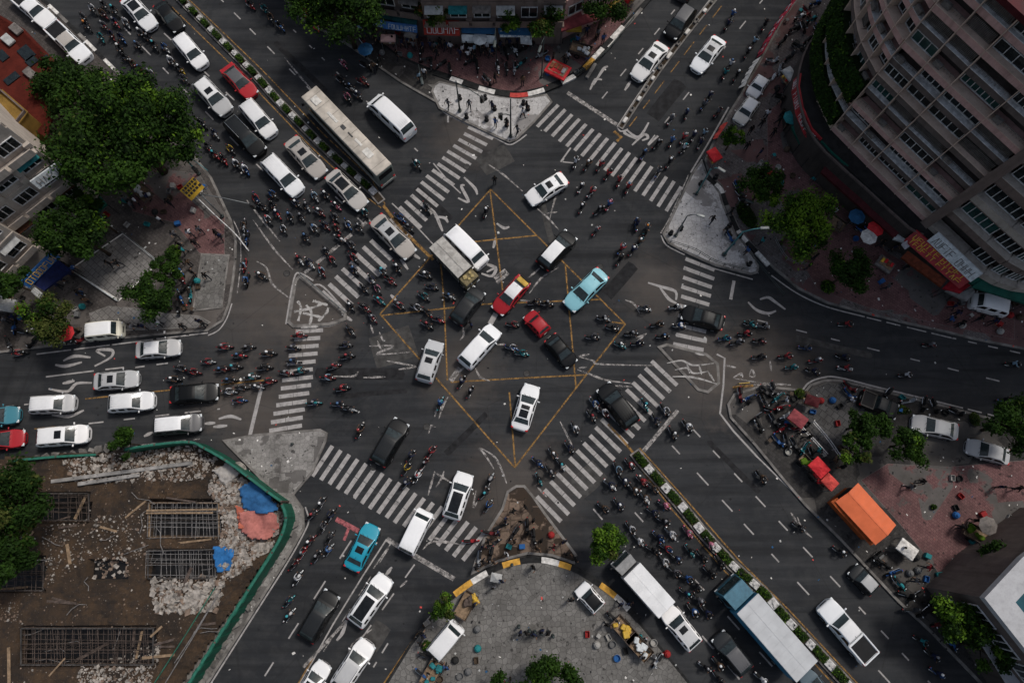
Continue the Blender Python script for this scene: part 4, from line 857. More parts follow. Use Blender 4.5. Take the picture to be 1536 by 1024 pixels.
def rider_proto(lean=0.0, turn=0.0):
    l = lean
    J = {'pel': ((-.25, 0, .86), (.16, .13)), 'spi': ((-.22 + l * .3, 0, 1.06), (.15, .12)), 'che': ((-.16 + l * .7, 0, 1.27), (.17, .12)), 'nec': ((-.11 + l, 0, 1.44), .06), 'hea': ((-.06 + l, turn * .02, 1.57), .09), 'top': ((-.05 + l, turn * .02, 1.68), .07)}
    E = [('pel', 'spi', 0), ('spi', 'che', 0), ('che', 'nec', 0), ('nec', 'hea', 2), ('hea', 'top', 2)]
    for s, n in ((1, 'l'), (-1, 'r')):
        J[n + 'sh'] = ((-.14 + l * .9, s * .19, 1.37), .07); J[n + 'el'] = ((.06 + l * .6, s * .31, 1.14), .05); J[n + 'wr'] = ((.34, s * .31, 1.03), .034); J[n + 'ha'] = ((.40, s * .305, 1.025), .032)
        J[n + 'hi'] = ((-.22, s * .11, .84), .10); J[n + 'kn'] = ((.18, s * .20, .80), .075); J[n + 'an'] = ((.10, s * .19, .40), .048); J[n + 'to'] = ((.27, s * .20, .345), .04)
        E += [('che', n + 'sh', 0), (n + 'sh', n + 'el', 0), (n + 'el', n + 'wr', 0), (n + 'wr', n + 'ha', 2), ('pel', n + 'hi', 1), (n + 'hi', n + 'kn', 1), (n + 'kn', n + 'an', 1), (n + 'an', n + 'to', 3)]
    b = skin_body(J, E, 'pel')
    for s in (1, -1): hand(b, (.40, s * .305, 1.028), (1, 0, -.12), (0, 0, 1), s)
    face(b, J['hea'][0], (1, turn * .4, -.05)); o = b.build('person', PM(), None, True)
    hc = Vector(J['hea'][0]) + Vector((.0, 0, .045))
    h = MB().lathe([(.128, -.10), (.142, -.05), (.148, .0), (.138, .055), (.11, .10), (.06, .13), (.0, .14)], 14, tuple(hc)); h.rbox((hc.x + .115, hc.y, hc.z - .01), (.09, .20, .03), .01, 1)
    h.build('helmet', M['helmet'], o, True); return o
def stander_proto(k):
    st = (.0, .22, .10)[k]; arm = (.06, .22, .34)[k]
    J = {'pel': ((0, 0, .94), (.15, .11)), 'spi': ((.0, 0, 1.10), (.14, .11)), 'che': ((.01, 0, 1.30), (.17, .11)), 'nec': ((.01, 0, 1.47), .055), 'hea': ((.03, 0, 1.58), .085), 'top': ((.03, 0, 1.68), .065)}
    E = [('pel', 'spi', 0), ('spi', 'che', 0), ('che', 'nec', 0), ('nec', 'hea', 2), ('hea', 'top', 2)]; hands = []
    for s, n in ((1, 'l'), (-1, 'r')):
        f = s * st; a = -s * arm if k < 2 else (arm if s > 0 else .02)
        J[n + 'sh'] = ((0, s * .19, 1.39), .065); J[n + 'el'] = ((a * .5 - .03, s * .25, 1.12), .046); J[n + 'wr'] = ((a, s * .25, .90 + max(0, a) * .6), .033); J[n + 'ha'] = ((a + .02, s * .25, .85 + max(0, a) * .6), .03)
        J[n + 'hi'] = ((0, s * .09, .90), .09); J[n + 'kn'] = ((f * .6 + .03, s * .10, .50), .065); J[n + 'an'] = ((f - (.05 if f < 0 else 0), s * .10, .09 + (.03 if f < 0 else 0)), .045); J[n + 'to'] = ((f + .14, s * .12, .045), .04)
        E += [('che', n + 'sh', 0), (n + 'sh', n + 'el', 0), (n + 'el', n + 'wr', 2), (n + 'wr', n + 'ha', 2), ('pel', n + 'hi', 1), (n + 'hi', n + 'kn', 1), (n + 'kn', n + 'an', 1), (n + 'an', n + 'to', 3)]
        hands.append((J[n + 'ha'][0], s, a))
    b = skin_body(J, E, 'pel')
    for p, s, a in hands: hand(b, p, (.25, 0, -1), (-1, 0, 0) if s > 0 else (-1, 0, 0), s)
    face(b, J['hea'][0], (1, 0, 0)); o = b.build('person', PM(), None, True)
    MB().lathe([(.096, -.04), (.104, .0), (.102, .05), (.085, .09), (.045, .118), (0, .125)], 12, (.015, 0, 1.605)).build('hair', M['hair'], o, True); return o
RID = [rider_proto(0, 0), rider_proto(.08, .5), rider_proto(.03, -.6)]
STA = [stander_proto(k) for k in range(3)]

def bike_proto(kind):
    root = empty('motorbike'); b = MB()
    def loft(sec, n=10, pw=.75):
        vs = []; 
        for (x, z, hw, hh) in sec:
            for k in range(n):
                a = 2 * math.pi * k / n; c, s = math.cos(a), math.sin(a); vs.append((x, hw * math.copysign(abs(c) ** pw, c), z + hh * math.copysign(abs(s) ** pw, s)))
        m = len(sec); b.add(vs, [(i * n + k, (i + 1) * n + k, (i + 1) * n + (k + 1) % n, i * n + (k + 1) % n) for i in range(m - 1) for k in range(n)] + [tuple(range(n)), tuple((m - 1) * n + k for k in range(n))[::-1]])
    if kind == 0:     # step-through scooter
        loft([(-.92, .70, .05, .05), (-.80, .66, .12, .10), (-.5, .60, .155, .16), (-.15, .55, .15, .19), (.02, .45, .13, .14)])
        b.rbox((.14, 0, .34), (.52, .34, .09), .03, 2); loft([(.36, .40, .17, .10), (.42, .62, .20, .20), (.50, .88, .17, .14), (.56, 1.0, .09, .05)])
        loft([(.44, .52, .06, .04), (.62, .56, .075, .05), (.84, .45, .06, .04)])
    else:             # small motorcycle
        loft([(-.98, .78, .04, .04), (-.78, .74, .09, .06), (-.42, .68, .11, .10), (-.1, .62, .10, .14)]); loft([(-.08, .70, .10, .12), (.12, .78, .15, .13), (.32, .80, .13, .11), (.44, .80, .06, .06)])
        loft([(-.12, .40, .09, .13), (.1, .40, .13, .16), (.28, .42, .09, .12)]); loft([(.46, .55, .05, .03), (.64, .60, .06, .03), (.84, .50, .05, .03)])
        b.beam((.36, 0, .80), (-.2, 0, .38), .05, .06)
    b.build('body', M['bike_paint'], root, True)
    MB().rbox((-.42, 0, .785 if kind == 0 else .80), (.72, .26, .10), .045, 2).build('seat', M['seat'], root, True)
    for x, nm in ((.62, 'front_wheel'), (-.62, 'rear_wheel')):
        r = .26 if kind == 0 else .29
        wh = MB().lathe([(r * .62, -.045), (r * .92, -.05), (r, -.02), (r, .02), (r * .92, .05), (r * .62, .045)], 16); wh.cyl((0, 0, 0), r * .2, .1, 8); 
        for k in range(5): a = 2 * math.pi * k / 5; wh.box((r * .4 * math.cos(a), r * .4 * math.sin(a), 0), (r * .5, .03, .03), a)
        o = wh.build(nm, M['tyre'], root, True); o.rotation_euler = (R(90), 0, 0); o.location = (x, 0, r)
    h = MB(); h.tube([(.40, -.36, 1.02), (.45, -.16, 1.06), (.50, 0, 1.05), (.45, .16, 1.06), (.40, .36, 1.02)], .02, 6); h.tube([(.50, 0, 1.05), (.62, 0, .27)], .035, 6)
    h.build('handlebar', M['trim'], root, True)
    MB().rbox((.58, 0, .98 if kind == 0 else .92), (.09, .17, .11), .03, 2).build('headlight', M['head_lamp'], root, True)
    MB().rbox((-.95, 0, .70), (.05, .14, .07), .02, 1).build('tail_light', M['red_lamp'], root)
    for s in (1, -1): MB().tube([(.42, s * .26, 1.06), (.40, s * .36, 1.2)], .008, 4).rbox((.40, s * .38, 1.22), (.03, .11, .07), .012, 1).build('mirror', M['trim'], root)
    MB().tube([(.02, -.14, .3), (-.5, -.17, .33), (-.82, -.18, .40)], .035, 7, r2=.05).build('exhaust', M['chrome'], root, True)
    return root
BK = [bike_proto(0), bike_proto(1)]

BCOL = {'black': (.012, .012, .013), 'dark grey': (.04, .04, .042), 'red': (.30, .02, .025), 'dark red': (.12, .015, .018), 'blue': (.02, .07, .20), 'white': (.55, .55, .55), 'silver': (.30, .31, .32), 'teal': (.02, .17, .19), 'pink': (.40, .10, .16), 'yellow': (.42, .28, .03)}
SCOL = {'black': (.012, .012, .014), 'grey': (.10, .10, .11), 'white': (.50, .50, .52), 'blue': (.03, .08, .22), 'red': (.28, .03, .035), 'navy': (.015, .02, .05), 'brown': (.09, .055, .035), 'pale blue': (.22, .33, .42), 'teal': (.02, .16, .18), 'yellow': (.45, .30, .04), 'pink': (.42, .14, .20), 'orange': (.40, .11, .02)}
HCOL = {'white': (.62, .62, .62), 'black': (.01, .01, .01), 'red': (.24, .025, .03), 'blue': (.05, .11, .22), 'grey': (.18, .18, .19), 'teal': (.04, .28, .32), 'orange': (.45, .16, .03), 'pink': (.45, .18, .24)}
def pick(r, opts): return r.choices([o for o, _ in opts], [w for _, w in opts])[0]
B_W = [('black', 46), ('dark grey', 24), ('red', 4), ('dark red', 8), ('blue', 4), ('white', 6), ('silver', 9), ('teal', 3)]
S_W = [('black', 40), ('grey', 14), ('white', 7), ('blue', 5), ('red', 4), ('navy', 22), ('brown', 10), ('pale blue', 4), ('teal', 3)]
H_W = [('white', 17), ('black', 46), ('red', 4), ('blue', 4), ('grey', 20), ('teal', 4), ('orange', 2)]
C2 = {'r': ('dark red', 'red'), 'w': ('white', 'white'), 'b': ('blue', 'blue'), 't': ('teal', 'teal'), 'p': ('pink', 'pink'), 'y': ('yellow', 'yellow')}
# riders on the move: (heading in the photo, degrees clockwise from east; [x, y, mark])
RIDING = [
 (48, 'p', '125 26,135 16,130 34,154 21,172 16,156 8,151 55 t,159 57,167 49 t,174 47,182 57,173 34,189 34 w,161 42,211 50,223 57,232 68,242 75,251 64,180 73,187 82,206 68,200 91,208 99,219 104,257 92 w,265 102 y,275 112,284 119,268 82 w,302 185,312 219,322 200,319 228,331 234,345 223 y,339 238,354 245,363 252,373 256'),
 (50, '', '384 297,393 310,397 323,409 307,416 320,435 324,430 336,452 325,460 308 t,471 298,453 290,487 296,504 308 p,502 320,487 323 w,492 334,522 336,533 344,505 341 r,509 353,471 342,461 351,450 359,456 368,466 361,472 370,484 376,493 367 p,498 389 r,523 362,520 372,455 385,464 392,478 401 r,547 318,530 386,483 348,440 340,425 330,444 305,415 295'),
 (47, '', '596 401 w,586 421 r,566 432 p,569 450 r,547 461,553 470,531 404,526 458,573 406,600 326 b,610 337,640 311,546 432,560 416'),
 (30, '', '599 458,648 430,636 444,674 444,625 461,642 468,652 474,648 484,526 495,392 413,638 412'),
 (90, '', '366 398,370 357,370 420,366 338'),
 (-55, '', '1099 22,1093 31,1132 62,1122 78,1148 36,1096 96 w,1088 109,1106 112,1065 143,1057 156,1030 169,1007 178 w,1078 167,987 215,1008 211 b,1026 206 r,1020 217,1041 202,1053 198,1055 207 b,1033 225,966 230 b,1005 242,988 257 b,1001 252,864 242 w,882 246,901 247 r,908 258 r,872 280 w,888 287 r,873 310,914 306 p,908 314'),
 (-60, '', '929 270 r,940 275 r,895 345,955 335,964 343,933 372 r,929 382,950 374,960 362 t,729 316'),
 (10, '', '968 462,906 477,914 484,890 505,948 500 r,958 509,987 486,989 501,1020 488 w,1014 460 w,821 455,804 458,770 486,1088 507,1101 512,1127 486 t,1119 500 r,768 521 b,779 531 t,931 517,951 517 r,1140 535'),
 (8, '', '1209 521,1219 521,1180 534 r,1183 547 t,1225 540,1228 548,1266 535 r,1269 552,1360 562 w,1396 517,1521 546,1508 599,1270 486,1139 487,1141 511'),
 (55, '', '888 624,885 612,901 620 r,863 642 w,830 680 w,836 688,807 693,820 704,815 714,855 671,998 615 w,990 625,1010 650,1032 639 w,1056 621,968 607,1096 708,1104 716,1143 716'),
 (50, 'p', '927 703 w,933 709,940 703 r,937 721,949 728,964 721 r,955 741 r,968 746 w,982 741,998 757 p,929 757,906 761,916 727,947 792 w,959 810 w,981 824,981 768,993 775,1003 789,1007 800 w,1016 809,989 805,996 814 r,1004 827 t,1033 798 p,1036 826,1046 835,1053 845 w,1063 822 p,1072 836 p,1084 848 w,1066 858,1072 866 r,1016 837,997 841,1013 857,1024 869,1036 880,1047 869,1054 880,1041 893,1047 909,1054 916,1064 920 w,1059 1000,1072 1012,1083 999 w,1143 1018 w'),
 (4, '', '403 530,397 551,449 503 r,440 521 r,440 542 b,435 552,451 556 t,521 534 r,501 549 r,492 566 r,514 582 r,471 604 t,508 606,523 613,518 517,521 503,403 572 r,337 520 r,372 521,362 534 b,312 542 r,272 552,290 557 r,258 562,333 554 r,349 556,362 581,378 583 w,359 600 r,345 570,378 565 t,393 552,344 587,29 529,443 500'),
 (-55, '', '540 645,617 682,610 697 y,607 714,637 694 r,644 684 r,628 706 w,661 604 b,706 586,698 578,735 719 b,727 732,721 746 r,733 757,469 771 r,496 772 r,485 789,495 805,465 811,454 828,449 839,476 833,493 824 b,450 860 w,433 901 t,445 912,471 762'),
 (48, '', '396 13 t,406 26,414 23,420 39,428 43,515 96 p,511 120,526 132,531 140,544 122 r,521 146 p,625 246,375 7'),
 (48, '', '1200 790,1383 961 t,1392 975,1402 998 b,1261 827'),
]
# parked bikes: heading, spots
PARKED = [
 (60, '1149 587 r,1160 584,1166 596 t,1146 602 b,1158 615 b,1171 610,1135 625,1141 634,1161 630,1174 642,1167 661 b,1174 665,1193 667 r,1206 672 t,1216 678,1110 592 b,1122 596 b,1184 640,1180 622'),
 (20, '1274 581 r,1274 592 b,1363 602,1402 609 w,1435 618,1330 590,1386 606'),
 (70, '630 78,638 89,646 96,661 96,674 104,730 120,746 102,759 103,771 103,781 95 t,812 81,758 80,771 76,781 74,790 69,705 92,715 100'),
 (-30, '1201 26,1193 44,1175 62,1159 91,1198 70,1227 46 b,1224 6 b,1214 60,1183 109,1154 122 w,1210 18,1186 85,1170 104,1205 40,1219 30'),
 (50, '1106 281 b,1111 292,1114 304,1096 357 b,1287 336,1294 342 b,1306 346 r,1190 205,1205 225,1262 296'),
 (45, '1313 833 b,1323 841,1336 854,1360 892,1373 893 b,1386 917,1409 935 r,1425 964 b,1438 862,1451 867 b,1398 905,1348 876,1367 915'),
 (15, '20 490 b,36 498,52 487,70 508 r,88 510,102 512,122 506,12 516,48 512 r'),
 (70, '268 405 b,272 418,275 432,270 446 b,266 462 t,284 442 t,286 425'),
 (0, '707 812,735 800,742 815 w,752 790,770 800,790 790,800 805,718 838,735 832 w'),
 (40, '920 928 r,962 968,974 980,985 990,640 985,645 1000,633 1012 b'),
 (30, '545 64,552 76 b,566 94,548 98'),
]
def parse(sx):
    for t in sx.split(','):
        q = t.split(); yield float(q[0]), float(q[1]), (q[2] if len(q) > 2 else '')
BIKES, used = [], []
r = random.Random(21)
ORD = ['first', 'second', 'third', 'fourth', 'fifth', 'sixth', 'seventh', 'eighth', 'ninth', 'tenth', 'eleventh', 'twelfth', 'thirteenth', 'fourteenth', 'fifteenth', 'sixteenth', 'seventeenth', 'eighteenth', 'nineteenth', 'twentieth']
ground_z = lambda px, py: 0.0
def clear_of_cars(p, rad):
    for o, hx, hy in CARBOX:
        d = p - o[0]; u = d.x * math.cos(o[1]) + d.y * math.sin(o[1]); v = -d.x * math.sin(o[1]) + d.y * math.cos(o[1])
        if abs(u) < hx + rad and abs(v) < hy + rad: return False
    return True
CARBOX = []
for o in list(KIDS):
    try: nm = o.name
    except ReferenceError: continue
    if o.get('category') in ('car', 'van', 'pickup', 'bus', 'lorry', 'truck'):
        L = max((c.location.x for c in KIDS[o] if c.name.startswith('wheel')), default=1.5) + .85; CARBOX.append(((Vector((o.location.x, o.location.y)), o.rotation_euler.z), L * o.scale.x, .95))
def free(p, rad=.42):
    return clear_of_cars(p, .3) and all((p - q).length > rad * 2 for q in used)
for kind, groups in (('ride', [(h, s) for h, _, s in RIDING]), ('park', PARKED)):
    for hd, s in groups:
        for x, y, mk in parse(s):
            p = P2(x, y, .6)
            for _t in range(8):
                if free(p, .52 if kind == 'ride' else .34): break
                p = P2(x, y, .6) + Vector((r.uniform(-.4, .4), r.uniform(-.4, .4))) * (1 + _t * .1)
            else: continue
            used.append(p); h2 = hd + r.gauss(0, 9 if kind == 'ride' else 22)
            if kind == 'park' and r.random() < .3: h2 += 90
            bc = C2[mk][0] if mk and r.random() < .5 else pick(r, B_W); sc = C2[mk][1] if mk and r.random() < .6 else pick(r, S_W); hc = pick(r, H_W)
            if mk in ('w', 'b', 't', 'r', 'p') and r.random() < .35: hc = {'w': 'white', 'b': 'blue', 't': 'teal', 'r': 'red', 'p': 'pink'}[mk]
            BIKES.append([kind, p, math.radians(-h2), bc, sc, hc, x, y])
# more landmarks that stand still
for x, y, ref in ((765, 205, 'north island pole'), (745, 95, 'red north plaza'), (1190, 60, 'red banner fence'), (1110, 290, 'east island'), (1160, 610, 'red food stall'), (1390, 900, 'corner tree'), (60, 500, 'west kerb tree'),
                  (270, 430, 'west plaza trees'), (460, 470, 'small west triangle'), (780, 770, 'dusty brown island'), (905, 810, 'south kerb tree'), (640, 1000, 'south kerb stalls'), (180, 200, 'big west tree'), (1300, 350, 'dark corner tree'), (545, 75, 'north-west shop corner'), (1480, 560, 'east road edge')):
    REFS.append((P2(x, y), ref, 0))
def side_word(v):
    a = math.degrees(math.atan2(v.y, v.x)) % 360
    return ['east', 'north-east', 'north', 'north-west', 'west', 'south-west', 'south', 'south-east'][int((a + 22.5) // 45) % 8]
def unique_places(pts):
    """for each point a landmark and its rank from it, no pair used twice"""
    ranks = []
    for L, ref, _ in REFS:
        order = sorted(range(len(pts)), key=lambda i: (pts[i] - L).length); ranks.append({i: k for k, i in enumerate(order[:20])})
    out = []
    for i, p in enumerate(pts):
        near = sorted(range(len(REFS)), key=lambda q: (REFS[q][0] - p).length)[:14]
        q = min(near, key=lambda q: (ranks[q].get(i, 99), (REFS[q][0] - p).length)); out.append((REFS[q][1], ranks[q].get(i, 99), side_word(p - REFS[q][0])))
    return out
PL = unique_places([b[1] for b in BIKES])
# groups that nothing tells apart further carry their compass side too
def where(pl):
    ref, k, sd = pl
    if k > 19: return None
    return ('next to the ' if k == 0 else ORD[k] + ' out from the ') + ref
def onz(x, y):
    return PZ(x, y)
def inside(p, poly):
    c = False; n = len(poly)
    for i in range(n):
        a, b = poly[i], poly[i - 1]
        if (a.y > p.y) != (b.y > p.y) and p.x < (b.x - a.x) * (p.y - a.y) / (b.y - a.y) + a.x: c = not c
    return c
SLABS = []
for o in COL.objects:
    if o.get('kind') == 'structure' and o.name.split('.')[0] in ('pavement', 'plaza', 'traffic_island', 'median'):
        vs = o.data.vertices; f = max(o.data.polygons, key=lambda f: len(f.vertices)); zt = max(v.co.z for v in vs)
        tops = [f for f in o.data.polygons if abs(f.normal.z) > .9]; f = max(tops, key=lambda f: f.area); SLABS.append(([Vector((vs[i].co.x, vs[i].co.y)) for i in f.vertices], zt))
def PZ(p):
    return max([z for poly, z in SLABS if inside(p, poly)], default=0.0)
_flat = {}
def solid(c, nm):
    key = tuple(round(x, 2) for x in c)
    if key not in _flat: _flat[key] = flat('%s_%d' % (nm, len(_flat)), c, .6)
    return _flat[key]
class Crowd:
    """many small figures or machines as one object"""
    def __init__(s): s.b = MB(); s.mats = []
    def slot(s, m):
        if m not in s.mats: s.mats.append(m)
        return s.mats.index(m)
    def add(s, root, mt, cols):
        def go(o, m):
            if o.type == 'MESH':
                me = o.data; mm = me.materials; nm = o.name.split('.')[0]
                ids = [s.slot(solid(cols[nm], 'tint') if nm in cols and x.name in ('bike_paint', 'clothing', 'helmet_shell') else x) for x in mm]
                base = len(s.b.v); s.b.v += [tuple(m @ v.co) for v in me.vertices]
                for p in me.polygons: s.b.f.append(tuple(base + i for i in p.vertices)); s.b.m.append(ids[min(p.material_index, len(ids) - 1)])
            for ch in KIDS.get(o, []): go(ch, m @ Matrix.Translation(ch.location) @ ch.rotation_euler.to_matrix().to_4x4())
        go(root, mt)
MASS = Crowd(); N_RID = 0
k_all = 0
for bk, pl in zip(BIKES, PL):
    wh = where(pl)
    kind, p, yaw, bc, sc, hc, x, y = bk; z = PZ(p) if kind == 'park' else 0.0
    if kind == 'ride': z = PZ(p)
    t = 0 if r.random() < .7 else 1
    if wh is None or k_all >= 298:
        if kind == 'park': MASS.add(BK[t], Matrix.Translation((p.x, p.y, z)) @ Matrix.Rotation(yaw, 4, 'Z') @ Matrix.Rotation(R(-9), 4, 'X') @ Matrix.Scale(.84, 4), {'body': BCOL[bc]})
        continue
    o = copy_tree(BK[t]); o.name = 'motorbike'; o.location = (p.x, p.y, z); o.rotation_euler = (R(-9) if kind == 'park' else 0, 0, yaw)
    s = r.uniform(.74, .84); o.scale = (s, s, s)
    for ch in KIDS[o]:
        n = ch.name.split('.')[0]
        if n == 'body': ch.color = (*BCOL[bc], 1)
    tag(o, f"{bc} {'scooter' if t == 0 else 'motorbike'} {'parked ' if kind == 'park' else ''}{wh}", 'motorbike', 'parked motorbikes' if kind == 'park' else 'motorbikes on the road'); k_all += 1
    if kind == 'ride':
        N_RID += 1; q = copy_tree(r.choice(RID)); q.name = 'person'; q.location = (p.x, p.y, z + .0); q.rotation_euler = (0, 0, yaw); q.scale = (s, s, s); q.color = (*SCOL[sc], 1)
        for ch in KIDS[q]: ch.color = (*HCOL[hc], 1)
        tag(q, f"rider in {sc} with {hc} helmet, {wh}", 'person', 'riders on motorbikes')
n_rid = sum(1 for b in BIKES if b[0] == 'ride')
if MASS.b.v: tag(MASS.b.build('parked_bike_mass', MASS.mats), 'dense rows of parked motorbikes on the outer footways', kind='stuff')
for o in BK + RID: drop_tree(o)
print('RIDERS', n_rid, 'BIKES', k_all, 'of', len(BIKES))

# ------------------------------------------------------------------ people on foot
PED_ = [('N', '540 45,550 52,563 58,572 62,582 57,590 64,603 66,612 62,620 70,634 70,646 70,652 72,660 66,668 70,676 72,694 76,700 72,706 78,712 75,718 70,724 78,730 72,735 80,741 74,702 84,712 88,750 70,764 66,776 62,784 58,720 62,738 62,760 58,697 66,655 80,595 84,636 110,629 116,690 82,830 88,846 92,852 86,866 62,897 52,905 60,880 48,784 122,742 118'),
       ('N2', '672 157,704 158,743 185,738 160,760 185,784 170,790 160,776 196'),
       ('E', '1164 140,1172 152,1180 160,1172 172,1168 182,1180 190,1192 196,1160 200,1150 172,1142 186,1126 196,1205 208,1198 186,1120 220,1140 230,1210 160,1188 140,1182 128,1205 100,1096 318,1089 345,1068 330,1120 376,1142 362,1310 325,1298 318,1286 322,1322 366,1340 372,1360 400,1330 430,1424 480,1440 486,1434 470,1296 322,1252 318,1276 328,1215 345,1212 400,1222 386,1468 478,1490 482,1430 460'),
       ('D', '1120 605,1140 590,1178 600,1190 620,1203 648,1212 655,1226 676,1250 690,1262 700,1285 655,1364 730,1380 722,1506 690,1498 730,1524 732,1440 790,1462 780,1320 845,1350 820,1372 870,1390 850,1420 888,1432 905,1275 600,1300 596'),
       ('W', '190 300,198 308,204 302,222 296,254 305,240 330,262 352,270 368,276 376,285 350,300 345,293 365,325 350,330 355,284 395,290 410,272 392,178 395,165 396,100 398,112 404,95 420,88 428,108 412,240 485,275 490,300 483,306 486,200 490,215 490,22 476,34 478,10 480,120 440,130 452,310 415'),
       ('S', '740 880,752 870,812 945,780 948,790 948,800 950,822 948,636 952,632 964,640 945,655 985,665 992,712 905,800 850,860 890,910 935,930 905,944 905,960 975'),
       ('B', '722 822,738 810,748 800,758 780,770 766,782 782,794 798,812 810,830 820,846 812,730 835,715 850,772 812,800 780,850 830,862 838,788 760,740 842,806 822,760 830'),
       ('R', '968 350,700 480,560 100,742 270')]
PED = [PED_[i] for i in (6, 5, 3, 1, 4, 2, 7, 0)]
PTS = []
for kx, s in PED:
    for x, y, _ in parse(s):
        p = P2(x, y, .9)
        for _t in range(10):
            if clear_of_cars(p, .25) and all((p - q).length > .42 for q in used): break
            p = P2(x, y, .9) + Vector((r.uniform(-.5, .5), r.uniform(-.5, .5)))
        else: continue
        used.append(p); PTS.append(p)
n_ref = len(REFS); PREF = list(REFS)
for x, y, ref in ((605, 60, 'teal awning'), (715, 75, 'blue awning'), (660, 68, 'red shop sign'), (870, 60, 'red roofed stall'), (810, 90, 'red mat'), (770, 125, 'painted north kerb'), (1190, 180, 'apartment shop signs'), (1150, 210, 'kerbside tree'), (1205, 350, 'bright corner tree'), (1440, 470, 'green awning'), (1220, 710, 'red stall'), (1290, 770, 'orange roofed stall'), (1440, 800, 'red tiled forecourt'), (215, 300, 'yellow board'), (300, 350, 'west corner kerb'), (85, 415, 'navy shop canopy'), (225, 445, 'west plaza bush'), (790, 950, 'south plaza bollards'), (640, 960, 'parked plaza van'), (730, 880, 'yellow cargo cart'), (1090, 350, 'east island lamp'), (700, 165, 'north island signal')):
    REFS.append((P2(x, y), ref, 0))
PL = unique_places(PTS); REFS, KEEP = PREF, REFS
CR = Crowd(); n_ped = 0
for p, pl in zip(PTS, PL):
    wh = where(pl)
    if wh is None or n_ped + N_RID >= 297:
        CR.add(r.choice(STA), Matrix.Translation((p.x, p.y, PZ(p))) @ Matrix.Rotation(r.uniform(0, 6.28), 4, 'Z'), {'person': SCOL[pick(r, S_W + [('white', 8)])]}); continue
    n_ped += 1
    sc = pick(r, S_W + [('white', 8), ('pale blue', 4), ('orange', 3)]); q = copy_tree(r.choice(STA)); q.name = 'person'; s = r.uniform(.94, 1.06)
    q.location = (p.x, p.y, PZ(p)); q.rotation_euler = (0, 0, r.uniform(0, 6.28)); q.scale = (s, s, s); q.color = (*SCOL[sc], 1)
    tag(q, f"person on foot in {sc}, {wh}", 'person', 'people on foot')
if CR.b.v: tag(CR.b.build('crowd', CR.mats, smooth=True), 'crowd of small figures on the outer footways', kind='stuff')
for o in STA: drop_tree(o)
print('PEDS', n_ped, len(PTS))
# ------------------------------------------------------------------ buildings
def wallmat(name, c, var=.3, stain=.5, scale=.9):
    k = NT(name); p = k.pos(); a = k.noise(p, scale, 6, .65); b = k.noise(p, 8, 4, .7)
    st = k.noise(k.map(p, (2.2, 2.2, .25)), 1.0, 5, .6)      # run-off streaks down the face
    cc = k.mix(k.ramp(a, .3, .7), tuple(x * (1 - var) for x in c), c); cc = k.mix(k.ramp(st, .5, .72, 0, stain), cc, tuple(x * .3 for x in c))
    cc = k.mix(k.ramp(b, .5, .75, 0, .35), cc, tuple(x * .45 for x in c)); k.base(cc); k.rough(.9); k.bump(b, .2, .02); k.b.inputs['Specular IOR Level'].default_value = .12; return k.m
M['pink_wall'] = wallmat('pink_render', (.60, .37, .33)); M['grey_wall'] = wallmat('grey_render', (.15, .118, .106)); M['beige_wall'] = wallmat('beige_render', (.46, .40, .345)); M['peach_wall'] = wallmat('peach_render', (.60, .45, .36), .2, .3)
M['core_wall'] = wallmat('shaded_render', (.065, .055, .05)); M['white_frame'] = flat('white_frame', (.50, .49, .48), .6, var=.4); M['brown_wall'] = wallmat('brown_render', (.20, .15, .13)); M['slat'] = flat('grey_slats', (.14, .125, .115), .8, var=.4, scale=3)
M['pane'] = flat('window_pane', (.010, .014, .015), .12, var=.5, spec=.4); M['pane_green'] = flat('green_pane', (.012, .045, .042), .15, var=.5, scale=1.5, spec=.4)
M['maroon'] = flat('maroon_sheet', (.055, .010, .012), .6, var=.4, scale=1.5); M['podium'] = wallmat('black_podium_roof', (.032, .030, .029), .5, .6)
M['red_sign'] = flat('red_sign', (.30, .02, .025), .5, var=.4, scale=1.5); M['green_sheet'] = flat('green_sheet', (.008, .07, .05), .55, var=.4, scale=1.2); M['sign_white'] = flat('white_sign', (.48, .50, .50), .5, var=.3)
M['gold'] = flat('gold_letters', (.60, .36, .04), .4); M['ac'] = flat('ac_casing', (.34, .34, .33), .6)

def cellm(A, B, z, u=(0, 1)):
    """local frame on a wall from A to B (outside on the right-hand side of A->B)"""
    d = (B - A); L = d.length; d = d / L; n = Vector((d.y, -d.x)); return d, n, L
def wbox(b, A, d, n, u0, u1, o0, o1, z0, z1, mi=0):
    """box on a wall: along u0..u1, out from the wall o0..o1, height z0..z1"""
    p = [A + d * u0 + n * o0, A + d * u1 + n * o0, A + d * u1 + n * o1, A + d * u0 + n * o1]
    b.prism(p, z0, z1, mi, bottom=True)
def window_on(root, A, d, n, u0, u1, z0, z1, panes=3, m='pane', depth=-.02, rnd_=None, bars=True):
    f = MB(); t = .06
    wbox(f, A, d, n, u0, u1, depth, depth + .10, z0, z0 + t); wbox(f, A, d, n, u0, u1, depth, depth + .10, z1 - t, z1)
    for k in range(panes + 1): x = u0 + (u1 - u0 - t) * k / panes; wbox(f, A, d, n, x, x + t, depth + .002, depth + .098, z0 + t, z1 - t)
    fo = f.build('window', M['white_frame'], root)
    p = MB(); wbox(p, A, d, n, u0 + .01, u1 - .01, depth - .03, depth + .02, z0 + .01, z1 - .01); p.build('pane', M[m], fo)

